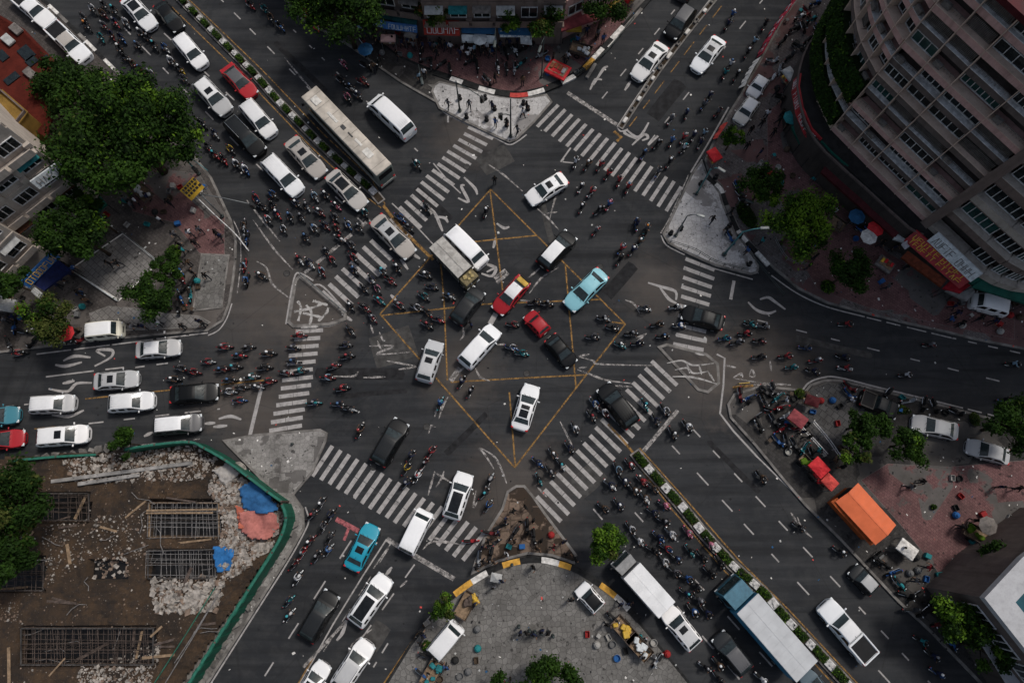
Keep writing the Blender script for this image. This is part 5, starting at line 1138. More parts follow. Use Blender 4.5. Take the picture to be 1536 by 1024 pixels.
# ---------------- the big curved apartment house
HP, FH, NF = 4.3, 1.98, 10
apt = empty('apartment_building', (0, 0, 0), 0, 'tall pink and grey apartment house with a curved corner and rows of windows', 'building')
wall_px = [(1330, -90), (1285, -30), (1256, 18), (1233, 60), (1224, 91), (1226, 122), (1232, 151), (1251, 191), (1305, 246), (1347, 287), (1389, 328)]
W = [P2(x, y, HP) for x, y in wall_px]; W = smooth_path(W[:8], 2)[:-1] + W[7:]
east = [P2(x, y, HP) for x, y in ((1397, 337), (1444, 381), (1473, 407), (1494, 419), (1518, 427), (1545, 431), (1640, 436))]
far = [P2(x, y, HP) for x, y in ((1900, 430), (1900, -300), (1500, -300))]
corew = offset_poly(W + east + far, .85)
ZT = HP + FH * NF
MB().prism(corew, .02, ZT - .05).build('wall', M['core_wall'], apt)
b = MB(); b.prism(offset_poly(W + east + far, -.1), ZT, ZT + .25); b.build('roof', M['podium'], apt)
b = MB(); rp = offset_poly(W + east + far, -.45)
for i in range(len(rp)):
    a, c = rp[i], rp[(i + 1) % len(rp)]; d, n, L = cellm(c, a, 0) if False else cellm(a, c, 0)
    b.beam((a.x, a.y, ZT + .35), (c.x, c.y, ZT + .35), .9, .5)
b.build('roof_edge', M['maroon'], apt)
# podium and its black roof
pod_px = [(1330, -70), (1265, 0), (1236, 34), (1212, 68), (1200, 100), (1196, 130), (1202, 165), (1214, 197), (1238, 229), (1300, 285), (1363, 342), (1384, 352)]
pod = smooth_path([P2(x, y, HP) for x, y in pod_px], 2)
podium = pod + [P2(1440, 392, HP - .3), P2(1640, 460, HP - .3)] + far
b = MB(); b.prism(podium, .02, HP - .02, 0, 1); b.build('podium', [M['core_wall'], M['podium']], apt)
b = MB()
for a, c in zip(pod, pod[1:]): b.beam((a.x, a.y, HP + .05), (c.x, c.y, HP + .05), .14, .22)
b.build('podium_parapet', M['grey_wall'], apt)
rb = random.Random(5)
NW = len(W); corner = lambda i: i < 14
band = [MB() for _ in range(NF)]; ledge = [MB() for _ in range(NF)]; slat = MB(); pil = MB()
for i in range(NW - 1):
    A, B = W[i], W[i + 1]; d, n, L = cellm(A, B, 0)
    if n.dot(Vector((-1, -1))) < 0: n = -n
    split = max(1, round(L / 3.2))
    for f in range(NF):
        z = HP + f * FH; curved = i < NW - 4
        mi = [0, 1, 0, 1, 1, 1, 0, 1, 0, 0][f] if not curved else [2, 0, 0, 0, 1, 0, 0, 0, 0, 0][f]
        o1 = .42 if f % 2 == 0 else .22
        wbox(band[f], A, d, n, -.02, L + .02, -.9, o1, z, z + .62, mi)                    # parapet band
        wbox(ledge[f], A, d, n, -.03, L + .03, -.3, o1 + .07, z + .62, z + .68)
        wbox(band[f], A, d, n, -.01, L + .01, -.9, .04 if f % 2 else -.12, z + 1.74, z + FH - .003, 1)   # lintel
        if curved and f == 0: wbox(band[f], A, d, n, -.01, L + .01, -.55, .12, z + .68, z + 1.7, 2); continue
        for s in range(split):
            u0, u1 = L * s / split + .08, L * (s + 1) / split - .08
            q = rb.random()
            if q < .5: window_on(apt, A, d, n, u0, u1, z + .70, z + 1.70, max(2, round((u1 - u0) / rb.uniform(.45, .9))), 'pane' if rb.random() < .7 else 'pane_green', rb.choice((-.12, -.35, -.5)))
            elif q < .64:   # slatted screen
                for k in range(int((u1 - u0) / .12)): wbox(slat, A, d, n, u0 + k * .12, u0 + k * .12 + .06, -.12, .02, z + .70, z + 1.64)
            else:           # open balcony with a rail and a few things on it
                wbox(slat, A, d, n, u0, u1, .08, .11, z + .98, z + 1.02)
                for k in range(int((u1 - u0) / .3)): wbox(slat, A, d, n, u0 + k * .3, u0 + k * .3 + .025, .085, .105, z + .68, z + .99)
                if rb.random() < .6: wbox(slat, A, d, n, u0 + .2, u0 + .9, .12, .36, z + .74, z + 1.2)
    if i >= NW - 5 or i % 2 == 0:
        for s in range(split if i >= NW - 4 else 1):
            u = L * s / split; wbox(pil, A, d, n, u - .035, u + .035, -.4, .50, HP, ZT)
for f in range(NF):
    band[f].build('balcony_band', [M['pink_wall'], M['grey_wall'], M['peach_wall']], apt); ledge[f].build('ledge', M['white_frame'] if f % 2 else M['peach_wall'], apt)
slat.build('slat_screen', M['slat'], apt); pil.build('pilaster', M['peach_wall'], apt)
A, B = W[-1], east[0]; d, n, L = cellm(A, B, 0); 
if n.dot(Vector((-1, -1))) < 0: n = -n
b = MB(); wbox(b, A, d, n, -.05, L + .05, -.9, .66, HP - .3, ZT); b.build('pier', M['brown_wall'], apt)
# the browner wing east of the pier
bw = [MB() for _ in range(NF)]; lw = MB()
for i in range(len(east) - 1):
    A, B = east[i], east[i + 1]; d, n, L = cellm(A, B, 0)
    if n.dot(Vector((-.3, -1))) < 0: n = -n
    for f in range(5):
        z = HP - .25 + f * 3.05
        wbox(bw[f], A, d, n, -.02, L + .02, -.6, .5, z + (0 if f else .0), z + .85, f % 2); wbox(lw, A, d, n, -.03, L + .03, -.3, .58, z + .85, z + .92)
        wbox(bw[f], A, d, n, -.01, L + .01, -.6, .12, z + 2.5, z + 3.045, 1)
        if rb.random() < .8: window_on(apt, A, d, n, .25, L - .25, z + 1.0, z + 2.45, max(3, round(L / .7)), 'pane_green' if rb.random() < .5 else 'pane', -.12)
for f in range(5): bw[f].build('balcony_band', [M['beige_wall'], M['brown_wall']], apt)
lw.build('ledge_trim', M['beige_wall'], apt)
_b = P(1400, 200)
for ch in KIDS[apt]: ch.location = -_b
apt.location = _b
# planted terraces that drape over the curved corner
M['leaf_dark'] = None
def leafmat(name, c1, c2):
    k = NT(name); nz = k.noise(k.coord(), .9, 4, .6); fine = k.noise(k.coord(), 7, 2, .6)
    c = k.mix(k.ramp(nz, .35, .65), c1, c2); c = k.mix(k.ramp(fine, .55, .8, 0, .5), c, tuple(min(1, x * 1.9) for x in c2)); k.base(c); k.rough(.65)
    k.b.inputs['Specular IOR Level'].default_value = .06
    return k.m
LEAF = [leafmat('leaf_deep', (.006, .015, .003), (.014, .032, .005)), leafmat('leaf_mid', (.010, .025, .004), (.022, .050, .006)), leafmat('leaf_light', (.040, .085, .008), (.085, .15, .012)), leafmat('leaf_olive', (.028, .036, .009), (.055, .065, .015)), leafmat('leaf_rust', (.10, .035, .012), (.16, .06, .015))]
def leaves(b, pts_fn, n, size, r, mats, up=.5):
    for _ in range(n):
        c, outw = pts_fn(); nn = (outw + Vector((r.gauss(0, .7), r.gauss(0, .7), r.gauss(0, .7) + up))).normalized()
        a = nn.orthogonal().normalized(); a.rotate(Matrix.Rotation(r.uniform(0, 6.28), 3, nn)); e = nn.cross(a); s = size * r.uniform(.6, 1.4)
        b.add([c - a * s * .5, c + e * s * .28, c + a * s * .55, c - e * s * .28], [(0, 1, 2, 3)], mats())
def drape(i0, i1, z0, z1, thick, label, n, seed):
    r = random.Random(seed); o = empty('hanging_hedge', (*W[(i0 + i1) // 2], z0), 0, label, 'hedge', 'planted terraces of the apartment house'); off = Vector((*W[(i0 + i1) // 2], z0))
    seg = W[i0:i1 + 1]; b = MB()
    def fn():
        k = r.randrange(len(seg) - 1); A, B = seg[k], seg[k + 1]; d, nn, L = cellm(A, B, 0)
        if nn.dot(Vector((-1, -.2))) < 0: nn = -nn
        t = r.random(); z = z0 + (z1 - z0) * r.random(); bulge = thick * (.55 + .45 * math.sin(math.pi * (z - z0) / (z1 - z0))) * r.uniform(.6, 1.0) + .3
        p = A.lerp(B, t) + nn * bulge; return Vector((p.x, p.y, z + r.gauss(0, .06))) - off, Vector((nn.x, nn.y, .5))
    leaves(b, fn, n, .26, r, lambda: r.choices([0, 1, 2], [6, 4, .5])[0], .5); b.build('foliage', LEAF, o)
    c = MB()
    for A, B in zip(seg, seg[1:]):
        d, nn, L = cellm(A, B, 0)
        if nn.dot(Vector((-1, -.2))) < 0: nn = -nn
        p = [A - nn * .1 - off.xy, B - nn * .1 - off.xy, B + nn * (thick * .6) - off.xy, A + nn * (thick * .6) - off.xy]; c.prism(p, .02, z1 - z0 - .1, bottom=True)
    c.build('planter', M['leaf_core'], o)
M['leaf_core'] = flat('inner_leaves', (.006, .014, .003), .9, var=.6, scale=5)  # dark filler mass; shade in the gaps between leaves is put into its colour
drape(4, NW - 4, 5.0, 6.9, .85, 'lower dark green hedge draped round the curved corner of the apartment house', 8000, 1)
drape(1, NW - 4, 8.5, 11.2, .95, 'upper, wider dark green hedge draped round the curved corner of the apartment house', 11000, 2)
# shop signs, canopies on the podium
def sign_strip(name, pts, h0, z0, z1, th, mat, label, cat='sign', letters=None, lc='sign_white', seed=1, tilt=.25, rows=1):
    """sign board along a line of photo points, leaning a little; letters are raised blocks and strokes"""
    path = [P2(x, y, h0) for x, y in pts]; o = empty(name, (*path[0], z0), 0, label, cat); off = path[0]; r = random.Random(seed); b = MB(); lt = MB()
    for A, B in zip(path, path[1:]):
        d, n, L = cellm(A, B, 0)
        if n.dot(Vector((0, CY)) - A) < 0: n = -n
        A0 = A - off; q = [A0 + n * tilt, A0 + d * L + n * tilt, A0 + d * L, A0]
        lo = [(q[0].x, q[0].y, 0), (q[1].x, q[1].y, 0), (q[2].x, q[2].y, z1 - z0), (q[3].x, q[3].y, z1 - z0)]; bk = [(x - n.x * th, y - n.y * th, z) for x, y, z in lo]
        b.add(lo + bk, [(0, 1, 2, 3), (7, 6, 5, 4), (0, 4, 5, 1), (1, 5, 6, 2), (2, 6, 7, 3), (3, 7, 4, 0)])
        if letters:
            u = .35; lohi = (.2, .8)
            up = Vector((-n.x * tilt, -n.y * tilt, z1 - z0)); nrm = Vector((d.x, d.y, 0)).cross(up).normalized(); nrm = nrm if nrm.dot(Vector((n.x, n.y, .2))) > 0 else -nrm
            base = Vector((A0.x + n.x * tilt, A0.y + n.y * tilt, 0)) + nrm * .02; D = Vector((d.x, d.y, 0))
            while u < L - .35:
                wd = letters * r.uniform(.5, .9)
                for rw in range(rows):
                    lo_, hi_ = .14 + rw * .76 / rows, .14 + (rw + .82) * .76 / rows
                    st = r.choice([((0, 0, 0, 1), (0, 1, 1, 1), (0, .5, 1, .5)), ((0, 0, 0, 1), (0, 0, 1, 0), (1, 0, 1, 1)), ((0, 0, .5, 1), (.5, 1, 1, 0)), ((0, 1, 1, 1), (.5, 0, .5, 1)), ((0, 0, 0, 1), (0, 1, 1, 1), (1, 1, 1, 0), (0, 0, 1, 0)), ((0, 0, 0, 1), (1, 0, 1, 1), (0, .5, 1, .5))])
                    for x0, y0, x1, y1 in st:
                        pa = base + D * (u + x0 * wd) + up * (lo_ + y0 * (hi_ - lo_)); pb = base + D * (u + x1 * wd) + up * (lo_ + y1 * (hi_ - lo_)); lt.beam(pa, pb, letters * .13, .02)
                u += wd + letters * .32
    b.build('board', M[mat], o)
    if lt.v: lt.build('lettering', M[lc], o)
    return o
sign_strip('shop_sign', [(1197, 116), (1194, 135), (1200, 167), (1213, 198), (1228, 214)], HP - .4, HP - .9, HP + .25, .1, 'red_sign', 'curved red fascia sign with white lettering round the apartment corner', letters=.34, seed=3)
sign_strip('shop_sign', [(1228, 216), (1245, 234), (1268, 254)], HP - .4, HP - .9, HP + .15, .1, 'green_sheet', 'dark green fascia sign between the red and the gold ones', seed=4)
sign_strip('shop_sign', [(1264, 252), (1290, 276), (1320, 302), (1362, 340)], HP - .4, HP - .9, HP + .1, .1, 'podium', 'long black fascia with small gold and orange lettering', letters=.26, lc='gold', seed=5)
sign_strip('shop_sign', [(1372, 347), (1413, 382), (1457, 420)], 4.3, 3.3, 4.5, .12, 'red_sign', 'long red sign with two rows of gold lettering under the white one', letters=.5, lc='gold', seed=8, tilt=.7, rows=2)
sign_strip('shop_sign', [(1402, 352), (1436, 384), (1468, 414)], 5.0, 4.5, 5.5, .12, 'sign_white', 'white sign with grey lettering above the red and gold one', letters=.42, lc='slat', seed=9, tilt=.6)
def canopy(name, px, h0, h1, mat, label, cat='awning', th=.06, ribs=0, posts=True, group=None):
    """px: four photo corners, first two on the high edge"""
    c = [P(*px[0], h1), P(*px[1], h1), P(*px[2], h0), P(*px[3], h0)]; o = empty(name, (c[0].x, c[0].y, 0), 0, label, cat, group); off = Vector((c[0].x, c[0].y, 0)); c = [v - off for v in c]
    b = MB(); dn = Vector((0, 0, -th)); n = max(4, ribs * 2 or 6); vs = []
    for i in range(n + 1):
        t = i / n; a, e = c[0].lerp(c[1], t), c[3].lerp(c[2], t); wv = .03 if i % 2 else 0
        for k in range(5): p = a.lerp(e, k / 4); vs.append(p + Vector((0, 0, wv - .10 * math.sin(math.pi * k / 4) * .5)))
    m_ = len(vs); vs += [v + dn for v in vs]
    q = lambda i, k: i * 5 + k
    b.add(vs, [(q(i, k), q(i + 1, k), q(i + 1, k + 1), q(i, k + 1)) for i in range(n) for k in range(4)] + [(m_ + q(i, k + 1), m_ + q(i + 1, k + 1), m_ + q(i + 1, k), m_ + q(i, k)) for i in range(n) for k in range(4)])
    b.add([c[3], c[2], c[2] + Vector((0, 0, -.22)), c[3] + Vector((0, 0, -.22))], [(0, 1, 2, 3)])
    b.build('cover', M[mat] if isinstance(mat, str) else mat, o)
    if posts:
        for v in (c[2], c[3]): MB().tube([(v.x, v.y, .02), (v.x, v.y, v.z - .03)], .03, 6).build('post', M['trim'], o)
    return o
canopy('awning', [(1392, 352), (1475, 418), (1462, 430), (1380, 360)], 3.4, 3.9, 'green_sheet', 'dark green awning strip behind the red and white signs', posts=False)
canopy('awning', [(1478, 416), (1545, 436), (1540, 456), (1458, 430)], 3.5, 4.0, 'green_sheet', 'wide green awning at the east end of the apartment house')
canopy('awning', [(1240, 246), (1350, 348), (1342, 357), (1231, 258)], 2.6, 3.0, 'maroon', 'long narrow dark red awning over the shop fronts')
canopy('awning', [(1362, 376), (1420, 420), (1412, 430), (1352, 386)], 2.4, 2.8, flat('rust_awning', (.12, .03, .015), .8, var=.4), 'rusty red awning beside the red and gold sign', posts=False)
canopy('awning', [(1440, 408), (1462, 424), (1440, 440), (1414, 432)], 2.2, 2.7, flat('red_cloth', (.26, .012, .02), .8), 'small red awning under the end of the red and gold sign')
canopy('awning', [(1455, 424), (1463, 438), (1450, 452), (1418, 436)], 2.0, 2.4, flat('grey_sheet', (.16, .155, .15), .7), 'grey sheet awning beside the parked white van')
canopy('awning', [(1352, 340), (1378, 358), (1370, 368), (1340, 358)], 2.6, 2.9, 'sign_white', 'pale grey awning at the start of the red and gold sign', posts=False)
canopy('awning', [(1352, 366), (1374, 352), (1378, 360), (1358, 374)], 3.2, 3.5, flat('pale_sheet', (.36, .35, .37), .6), 'pale sheet sticking out from the shop sign', posts=False)
for px, mt, lb in (([(1196, 158), (1203, 172), (1192, 182), (1187, 172)], 'sign_white', 'small white awning at the curved corner'), ([(1196, 176), (1212, 204), (1200, 216), (1187, 190)], 'green_sheet', 'small teal awning at the curved corner'),
                   ([(1212, 206), (1226, 222), (1212, 230), (1202, 214)], 'slat', 'small grey awning next to the teal one'), ([(1230, 224), (1238, 234), (1224, 244), (1214, 236)], 'ac', 'pale awning over a shop step')):
    canopy('awning', px, 2.1, 2.6, mt, lb, group='small shop awnings')

# ---------------- generic block with one or two street faces
def block(name, front, depth, z1, label, wall, floors, fh, z0=3.2, bands=(0,), win=(.9, 1.5), m='pane', balcony=.5, roofm='dark_concrete', seed=1, sink=None, wallgap=.35):
    """front: photo points along the street line at height 0, seen with the wall's outside towards the junction"""
    r = random.Random(seed); path = [P2(x, y) for x, y in front]; cen = sum(path, Vector((0, 0))) / len(path); o = empty(name, (cen.x, cen.y, 0), 0, label, 'building'); b = MB()
    A, B = path[0], path[-1]; d, n, L = cellm(A, B, 0)
    if n.dot(Vector((0, CY)) - cen) < 0: n = -n
    poly = [p - cen for p in path] + [B - n * depth - cen, A - n * depth - cen]; b.prism(poly, .02, z1); b.build('wall', M[wall], o)
    rf = MB().prism(offset_poly(poly, .3), z1 - .02, z1 + .05).build('roof', M[roofm], o)
    pr = MB(); pp = offset_poly(poly, .1)
    for i in range(len(pp)): a, c = pp[i], pp[(i + 1) % len(pp)]; pr.beam((a.x, a.y, z1 + .28), (c.x, c.y, z1 + .28), .22, .62)
    pr.build('parapet', M[wall], rf)
    bd = MB(); AC = []
    for a, c in zip(path, path[1:]):
        d, n2, L = cellm(a, c, 0)
        if n2.dot(n) < 0: n2 = -n2
        a = a - cen; cols = max(1, round(L / r.uniform(2.2, 2.8)))
        for f in range(floors):
            z = z0 + f * fh
            wbox(bd, a, d, n2, -.02, L + .02, .003, balcony * (1 if f in bands else .25), z, z + .16)
            for k in range(cols):
                u0, u1 = L * k / cols + wallgap, L * (k + 1) / cols - wallgap
                if u1 - u0 < .5: continue
                window_on(o, a, d, n2, u0, u1, z + win[0] * fh / 3, z + (win[0] + win[1]) * fh / 3, max(2, round((u1 - u0) / .7)), m, .02)
                if f in bands:
                    wbox(bd, a, d, n2, u0 - .2, u1 + .2, balcony - .08, balcony, z + .16, z + .8)
                if r.random() < .5:
                    sh = MB(); q = r.uniform(.45, .95); pts = [a + d * (u0 - .1), a + d * (u1 + .1)]; zt = z + (win[0] + win[1]) * fh / 3 + .12
                    vs = [(pts[0].x, pts[0].y, zt), (pts[1].x, pts[1].y, zt), (pts[1].x + n2.x * q, pts[1].y + n2.y * q, zt - .28), (pts[0].x + n2.x * q, pts[0].y + n2.y * q, zt - .28)]
                    sh.add(vs + [(x, y, zz - .04) for x, y, zz in vs], [(0, 1, 2, 3), (7, 6, 5, 4), (2, 6, 7, 3), (0, 3, 7, 4), (1, 5, 6, 2)]); sh.build('window_shade', M[r.choice(['ac', 'slat', 'maroon', 'blue_sign', 'teal_cloth', 'rust_sheet', 'ac'])], o)
                if r.random() < .35: wbox(bd, a, d, n2, u1 - .1, u1 + .5, .01, .36, z + .3, z + .75)
    bd.build('balcony', M['ac' if wall == 'core_wall' else wall], o); return o, cen, n, d
M['rust_sheet'] = wallmat('rusty_sheet', (.16, .07, .04), .5, .6)
# west: three old shop houses with faces to the junction
M['navy'] = flat('navy_canvas', (.008, .012, .05), .8, var=.4); M['blue_sign'] = flat('blue_sign', (.02, .10, .28), .5, var=.4, scale=2); M['teal_cloth'] = flat('teal_cloth', (.02, .13, .14), .8, var=.4)
M['red_roof'] = wallmat('red_roof_sheet', (.095, .016, .010), .5, .5, .6); M['ochre'] = flat('ochre_wall', (.20, .12, .03), .9, var=.35, scale=1)
block('shop_house', [(30, 405), (158, 303)], 11, 13.5, 'grey shop house with balconies and a white sign beside the west trees', 'beige_wall', 4, 2.6, z0=2.8, bands=(0, 1, 3), seed=2, balcony=.9)
block('shop_house', [(6, 470), (88, 386)], 7, 9.5, 'beige flat-fronted shop house over the navy canopy', 'beige_wall', 2, 3.0, bands=(0,), seed=3, balcony=.5)
block('shop_house', [(-60, 420), (-6, 470)], 12, 12, 'narrow brown house at the west edge', 'brown_wall', 3, 3.0, bands=(1,), seed=4)
sign_strip('shop_sign', [(38, 428), (85, 381)], 3.2, 2.9, 3.9, .1, 'blue_sign', 'blue shop sign above the navy canopy', letters=.4, lc='gold', seed=11)
sign_strip('shop_sign', [(50, 276), (92, 246)], 9.0, 8.4, 9.4, .1, 'sign_white', 'pale sign board with grey lettering high on the grey shop house', letters=.5, lc='slat', seed=12)
canopy('awning', [(42, 422), (82, 386), (106, 404), (66, 436)], 2.4, 2.9, 'navy', 'navy blue canopy in front of the beige shop house')
canopy('awning', [(38, 430), (44, 424), (64, 440), (58, 448)], 2.3, 2.6, 'ac', 'rounded pale awning beside the navy canopy')
canopy('awning', [(120, 318), (150, 294), (160, 306), (132, 330)], 2.4, 2.8, 'green_sheet', 'green awning under the grey shop house')
# the red roofed house and its ochre neighbour
rr_ = [P2(x, y, 5.5) for x, y in ((-30, 10), (33, 46), (97, 112), (66, 200), (-40, 125))]; cen = sum(rr_, Vector((0, 0))) / 5; o = empty('red_roofed_house', (cen.x, cen.y, 0), 0, 'low house with a faded red sheet roof and dark openings', 'building')
poly = [p - cen for p in rr_]; MB().prism(poly, .02, 5.3).build('wall', M['brown_wall'], o); rf = MB().prism(offset_poly(poly, -.25), 5.3, 5.45).build('roof', M['red_roof'], o)
b = MB(); d = (poly[2] - poly[1]).normalized(); n = Vector((-d.y, d.x))
for k in range(26):
    a = poly[1] + d * (k * .28) ; e = a + (poly[0] - poly[1]) * .98; b.beam((a.x, a.y, 5.465), (e.x, e.y, 5.465), .04, .04)
b.build('roof_rib', M['red_roof'], rf)
for x, y, w_, h_ in ((40, 80, 1.1, 1.6), (48, 92, 1.0, .9), (4, 84, .8, 1.2), (18, 118, 1.4, .8), (70, 86, .4, .4)):
    p = P2(x, y, 5.5) - cen; MB().box((p.x, p.y, 5.5), (w_, h_, .14), .8).build('roof_opening', M['pane'], o)
for x, y, m_ in ((14, 62, 'ac'), (47, 112, 'slat'), (26, 46, 'slat')):
    p = P2(x, y, 5.5) - cen; MB().rbox((p.x, p.y, 5.7), (1.3, .8, .25), .05, 1, 0, -.7).build('roof_patch', M[m_], o)
yy = [P2(x, y, 7.5) for x, y in ((3, 136), (40, 168), (26, 186), (-20, 160))]; cen = sum(yy, Vector((0, 0))) / 4; o = empty('ochre_shed', (cen.x, cen.y, 0), 0, 'narrow ochre-topped house squeezed between the red roof and the shop houses', 'building')
poly = [p - cen for p in yy]; MB().prism(poly, .02, 7.4).build('wall', M['ochre'], o); rf = MB().prism(offset_poly(poly, -.1), 7.4, 7.5).build('roof', M['ochre'], o)
b = MB(); pp = offset_poly(poly, .05)
for i in range(4): a, c = pp[i], pp[(i + 1) % 4]; b.beam((a.x, a.y, 7.65), (c.x, c.y, 7.65), .12, .3)
b.build('parapet', M['grey_wall'], rf)
# north: the row of shops
block('shop_row_building', [(532, 34), (574, 48), (642, 58)], 9, 8.5, 'grey northern shop building behind the teal awning', 'grey_wall', 2, 2.8, z0=3.4, bands=(0, 1), seed=6, balcony=.6)
block('shop_row_building', [(643, 68), (842, 68)], 9, 9.0, 'brown northern shop building behind the blue awning', 'brown_wall', 2, 2.8, z0=3.4, bands=(0,), seed=7, balcony=.6)
block('shop_row_building', [(843, 60), (930, 18)], 9, 5.0, 'low northern shop building behind the red roofed stall', 'pink_wall', 1, 2.6, z0=2.6, bands=(), seed=8)
block('shop_row_building', [(410, -40), (531, 33)], 9, 7.0, 'dark northern house behind the big dark tree', 'brown_wall', 2, 2.8, z0=2.8, bands=(0,), seed=9)
M['teal_roof'] = flat('teal_roof_sheet', (.012, .06, .062), .6, var=.5, scale=1.5); M['blue_cloth'] = flat('blue_awning_cloth', (.018, .075, .16), .7, var=.3, scale=2); M['red_awn'] = flat('red_awning', (.25, .03, .022), .7, var=.35, scale=2); M['stall_red'] = flat('dull_red_roof', (.20, .045, .05), .7, var=.3, scale=3)
canopy('awning', [(560, 10), (628, 16), (624, 40), (552, 22)], 2.9, 3.4, 'teal_roof', 'large teal awning over the north shops')
sign_strip('shop_sign', [(540, 24), (578, 36), (626, 42)], 2.7, 2.3, 3.0, .08, 'blue_sign', 'blue and white sign along the edge of the teal awning', letters=.36, seed=21, tilt=.3)
sign_strip('shop_sign', [(636, 42), (690, 44)], 2.9, 2.5, 4.0, .1, 'red_awn', 'orange red shop sign half hidden by a tree', letters=.5, seed=22, tilt=.5)
canopy('awning', [(691, 30), (742, 31), (744, 50), (692, 48)], 2.7, 3.4, 'blue_cloth', 'blue awning over white shop shutters'); canopy('awning', [(746, 36), (794, 38), (796, 52), (748, 50)], 2.8, 3.2, 'blue_cloth', 'blue and white awning behind the northern trees')
sign_strip('shop_sign', [(750, 50), (794, 50)], 2.6, 2.3, 2.9, .06, 'sign_white', 'pale sign with blue lettering at the edge of the second blue awning', letters=.34, lc='blue_sign', seed=23)
canopy('awning', [(692, 52), (744, 54), (745, 64), (693, 62)], 1.9, 2.3, 'sign_white', 'white cloth flap below the blue awning', posts=False); canopy('awning', [(780, 52), (797, 53), (798, 66), (781, 64)], 1.9, 2.3, 'sign_white', 'small white cloth flap below the second blue awning', posts=False)
canopy('stall_roof', [(842, 26), (888, 8), (904, 26), (842, 47)], 2.7, 3.1, 'stall_red', 'dull red stall roof over yellow counters on the north plaza', 'market stall', ribs=8)
canopy('awning', [(840, 20), (884, 2), (888, 8), (842, 26)], 3.0, 3.3, 'ac', 'grey strip awning behind the dull red stall roof', posts=False)
# south-east: the white flat roofed block
ro = [P2(x, y, 8) for x, y in ((1481, 897), (1536, 838), (1640, 760), (1640, 1160), (1598, 1044))]; cen = sum(ro, Vector((0, 0))) / 5; o = empty('white_block', (cen.x, cen.y, 0), 0, 'white block with a broad white parapet and a teal roof', 'building')
poly = [p - cen for p in ro]; MB().prism(poly, .02, 7.4).build('wall', M['grey_wall'], o); M['teal_floor'] = flat('teal_roof_floor', (.015, .06, .08), .6, var=.4, scale=.8); M['white_roof'] = wallmat('white_parapet', (.42, .42, .43), .2, .25)
MB().prism(offset_poly(poly, 1.4), 7.3, 7.5).build('roof', M['teal_floor'], o)
b = MB(); pp, q2 = offset_poly(poly, -.15), offset_poly(poly, 1.55)
for i in range(5): b.prism([pp[i], pp[(i + 1) % 5], q2[(i + 1) % 5], q2[i]], 7.4, 8.0)
b.build('parapet', M['white_roof'], o)
A, B = ro[0], ro[4]; d, n, L = cellm(A, B, 0); 
if n.dot(Vector((0, CY)) - A) < 0: n = -n
for z in (1.2, 4.2):
    for k in range(4): window_on(o, A - cen, d, n, .8 + k * 2.6, 2.9 + k * 2.6, z, z + 1.9, 3, 'pane', .03)
lo_ = [P2(x, y, 3.4) for x, y in ((1474, 962), (1488, 956), (1530, 1000), (1560, 1060), (1536, 1060))]; cen = sum(lo_, Vector((0, 0))) / 5; o = empty('low_annex', (cen.x, cen.y, 0), 0, 'low annex with a pale sheet roof under the south-east trees', 'building')
MB().prism([p - cen for p in lo_], .02, 3.3).build('wall', M['core_wall'], o); MB().prism(offset_poly([p - cen for p in lo_], -.2), 3.3, 3.42).build('roof', M['white_roof'], o)
# ------------------------------------------------------------------ trees
_bm = bmesh.new(); bmesh.ops.create_icosphere(_bm, subdivisions=1, radius=1); ICO = ([tuple(v.co) for v in _bm.verts], [tuple(v.index for v in f.verts) for f in _bm.faces]); _bm.free()
M['bark'] = flat('bark', (.045, .032, .022), .95, var=.5, scale=6)
def tree(name, px, py, h, rpx, label, cols, leafn, leaf=.3, flat_=.62, seed=0, squash=(1, 1), rot=0, gaps=.2, cat='tree', group='street trees', trunk_r=None, clumps=None, z0=0.14):
    r = random.Random(seed); c = P(px, py, h); Rr = (P(px + rpx, py, h) - c).length; o = empty(name, (c.x, c.y, z0), 0, label, cat, group); ch = h - z0
    tr = trunk_r or max(.07, Rr * .055); t = MB(); top = Vector((r.uniform(-.2, .2), r.uniform(-.2, .2), ch * .62))
    t.tube([(0, 0, 0), (tr * .3, 0, ch * .2), (top.x * .6, top.y * .6, ch * .42), top], tr * 1.25, 9, 0, tr * .75)
    K = clumps or max(16, int(Rr * 11)); cl = []
    for k in range(K):
        a = r.uniform(0, 6.283); q = math.sqrt(r.random()) * .9; zz = r.uniform(-.55, 1) * math.sqrt(max(0, 1 - q * q * .85)); bump = 1 + .18 * math.sin(a * 3 + seed) + .1 * math.sin(a * 5 + seed * 2)
        x, y = q * math.cos(a) * Rr * squash[0] * bump, q * math.sin(a) * Rr * squash[1] * bump; x, y = x * math.cos(rot) - y * math.sin(rot), x * math.sin(rot) + y * math.cos(rot)
        cl.append((Vector((x, y, ch + zz * Rr * flat_)), Rr * (r.uniform(.10, .2) if clumps else r.uniform(.2, .34)), r.choices(range(5), cols)[0]))
    for cc, _, _ in cl[:: max(1, K // 14)]:
        mid = top.lerp(cc, .5) + Vector((0, 0, -.15 * Rr)); t.tube([top * .92, mid, cc], tr * .5, 6, 0, tr * .12)
    t.build('trunk', M['bark'], o, True)
    b = MB(); per = int(leafn * 1.7) // K
    for cc, cr, ci in cl:
        def fn():
            g = Vector((r.gauss(0, 1), r.gauss(0, 1), r.gauss(0, .75))); g = g.normalized() * cr * (abs(r.gauss(.75, .35))); return cc + g, g.normalized()
        leaves(b, fn, per, leaf, r, lambda: ci if r.random() < .75 else r.choices(range(5), cols)[0], .6)
    for cc, cr, ci in cl:
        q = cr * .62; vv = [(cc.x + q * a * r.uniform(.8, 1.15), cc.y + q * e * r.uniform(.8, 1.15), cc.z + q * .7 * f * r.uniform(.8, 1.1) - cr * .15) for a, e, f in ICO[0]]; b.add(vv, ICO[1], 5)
    b.build('crown', LEAF + [M['leaf_core']], o); return o
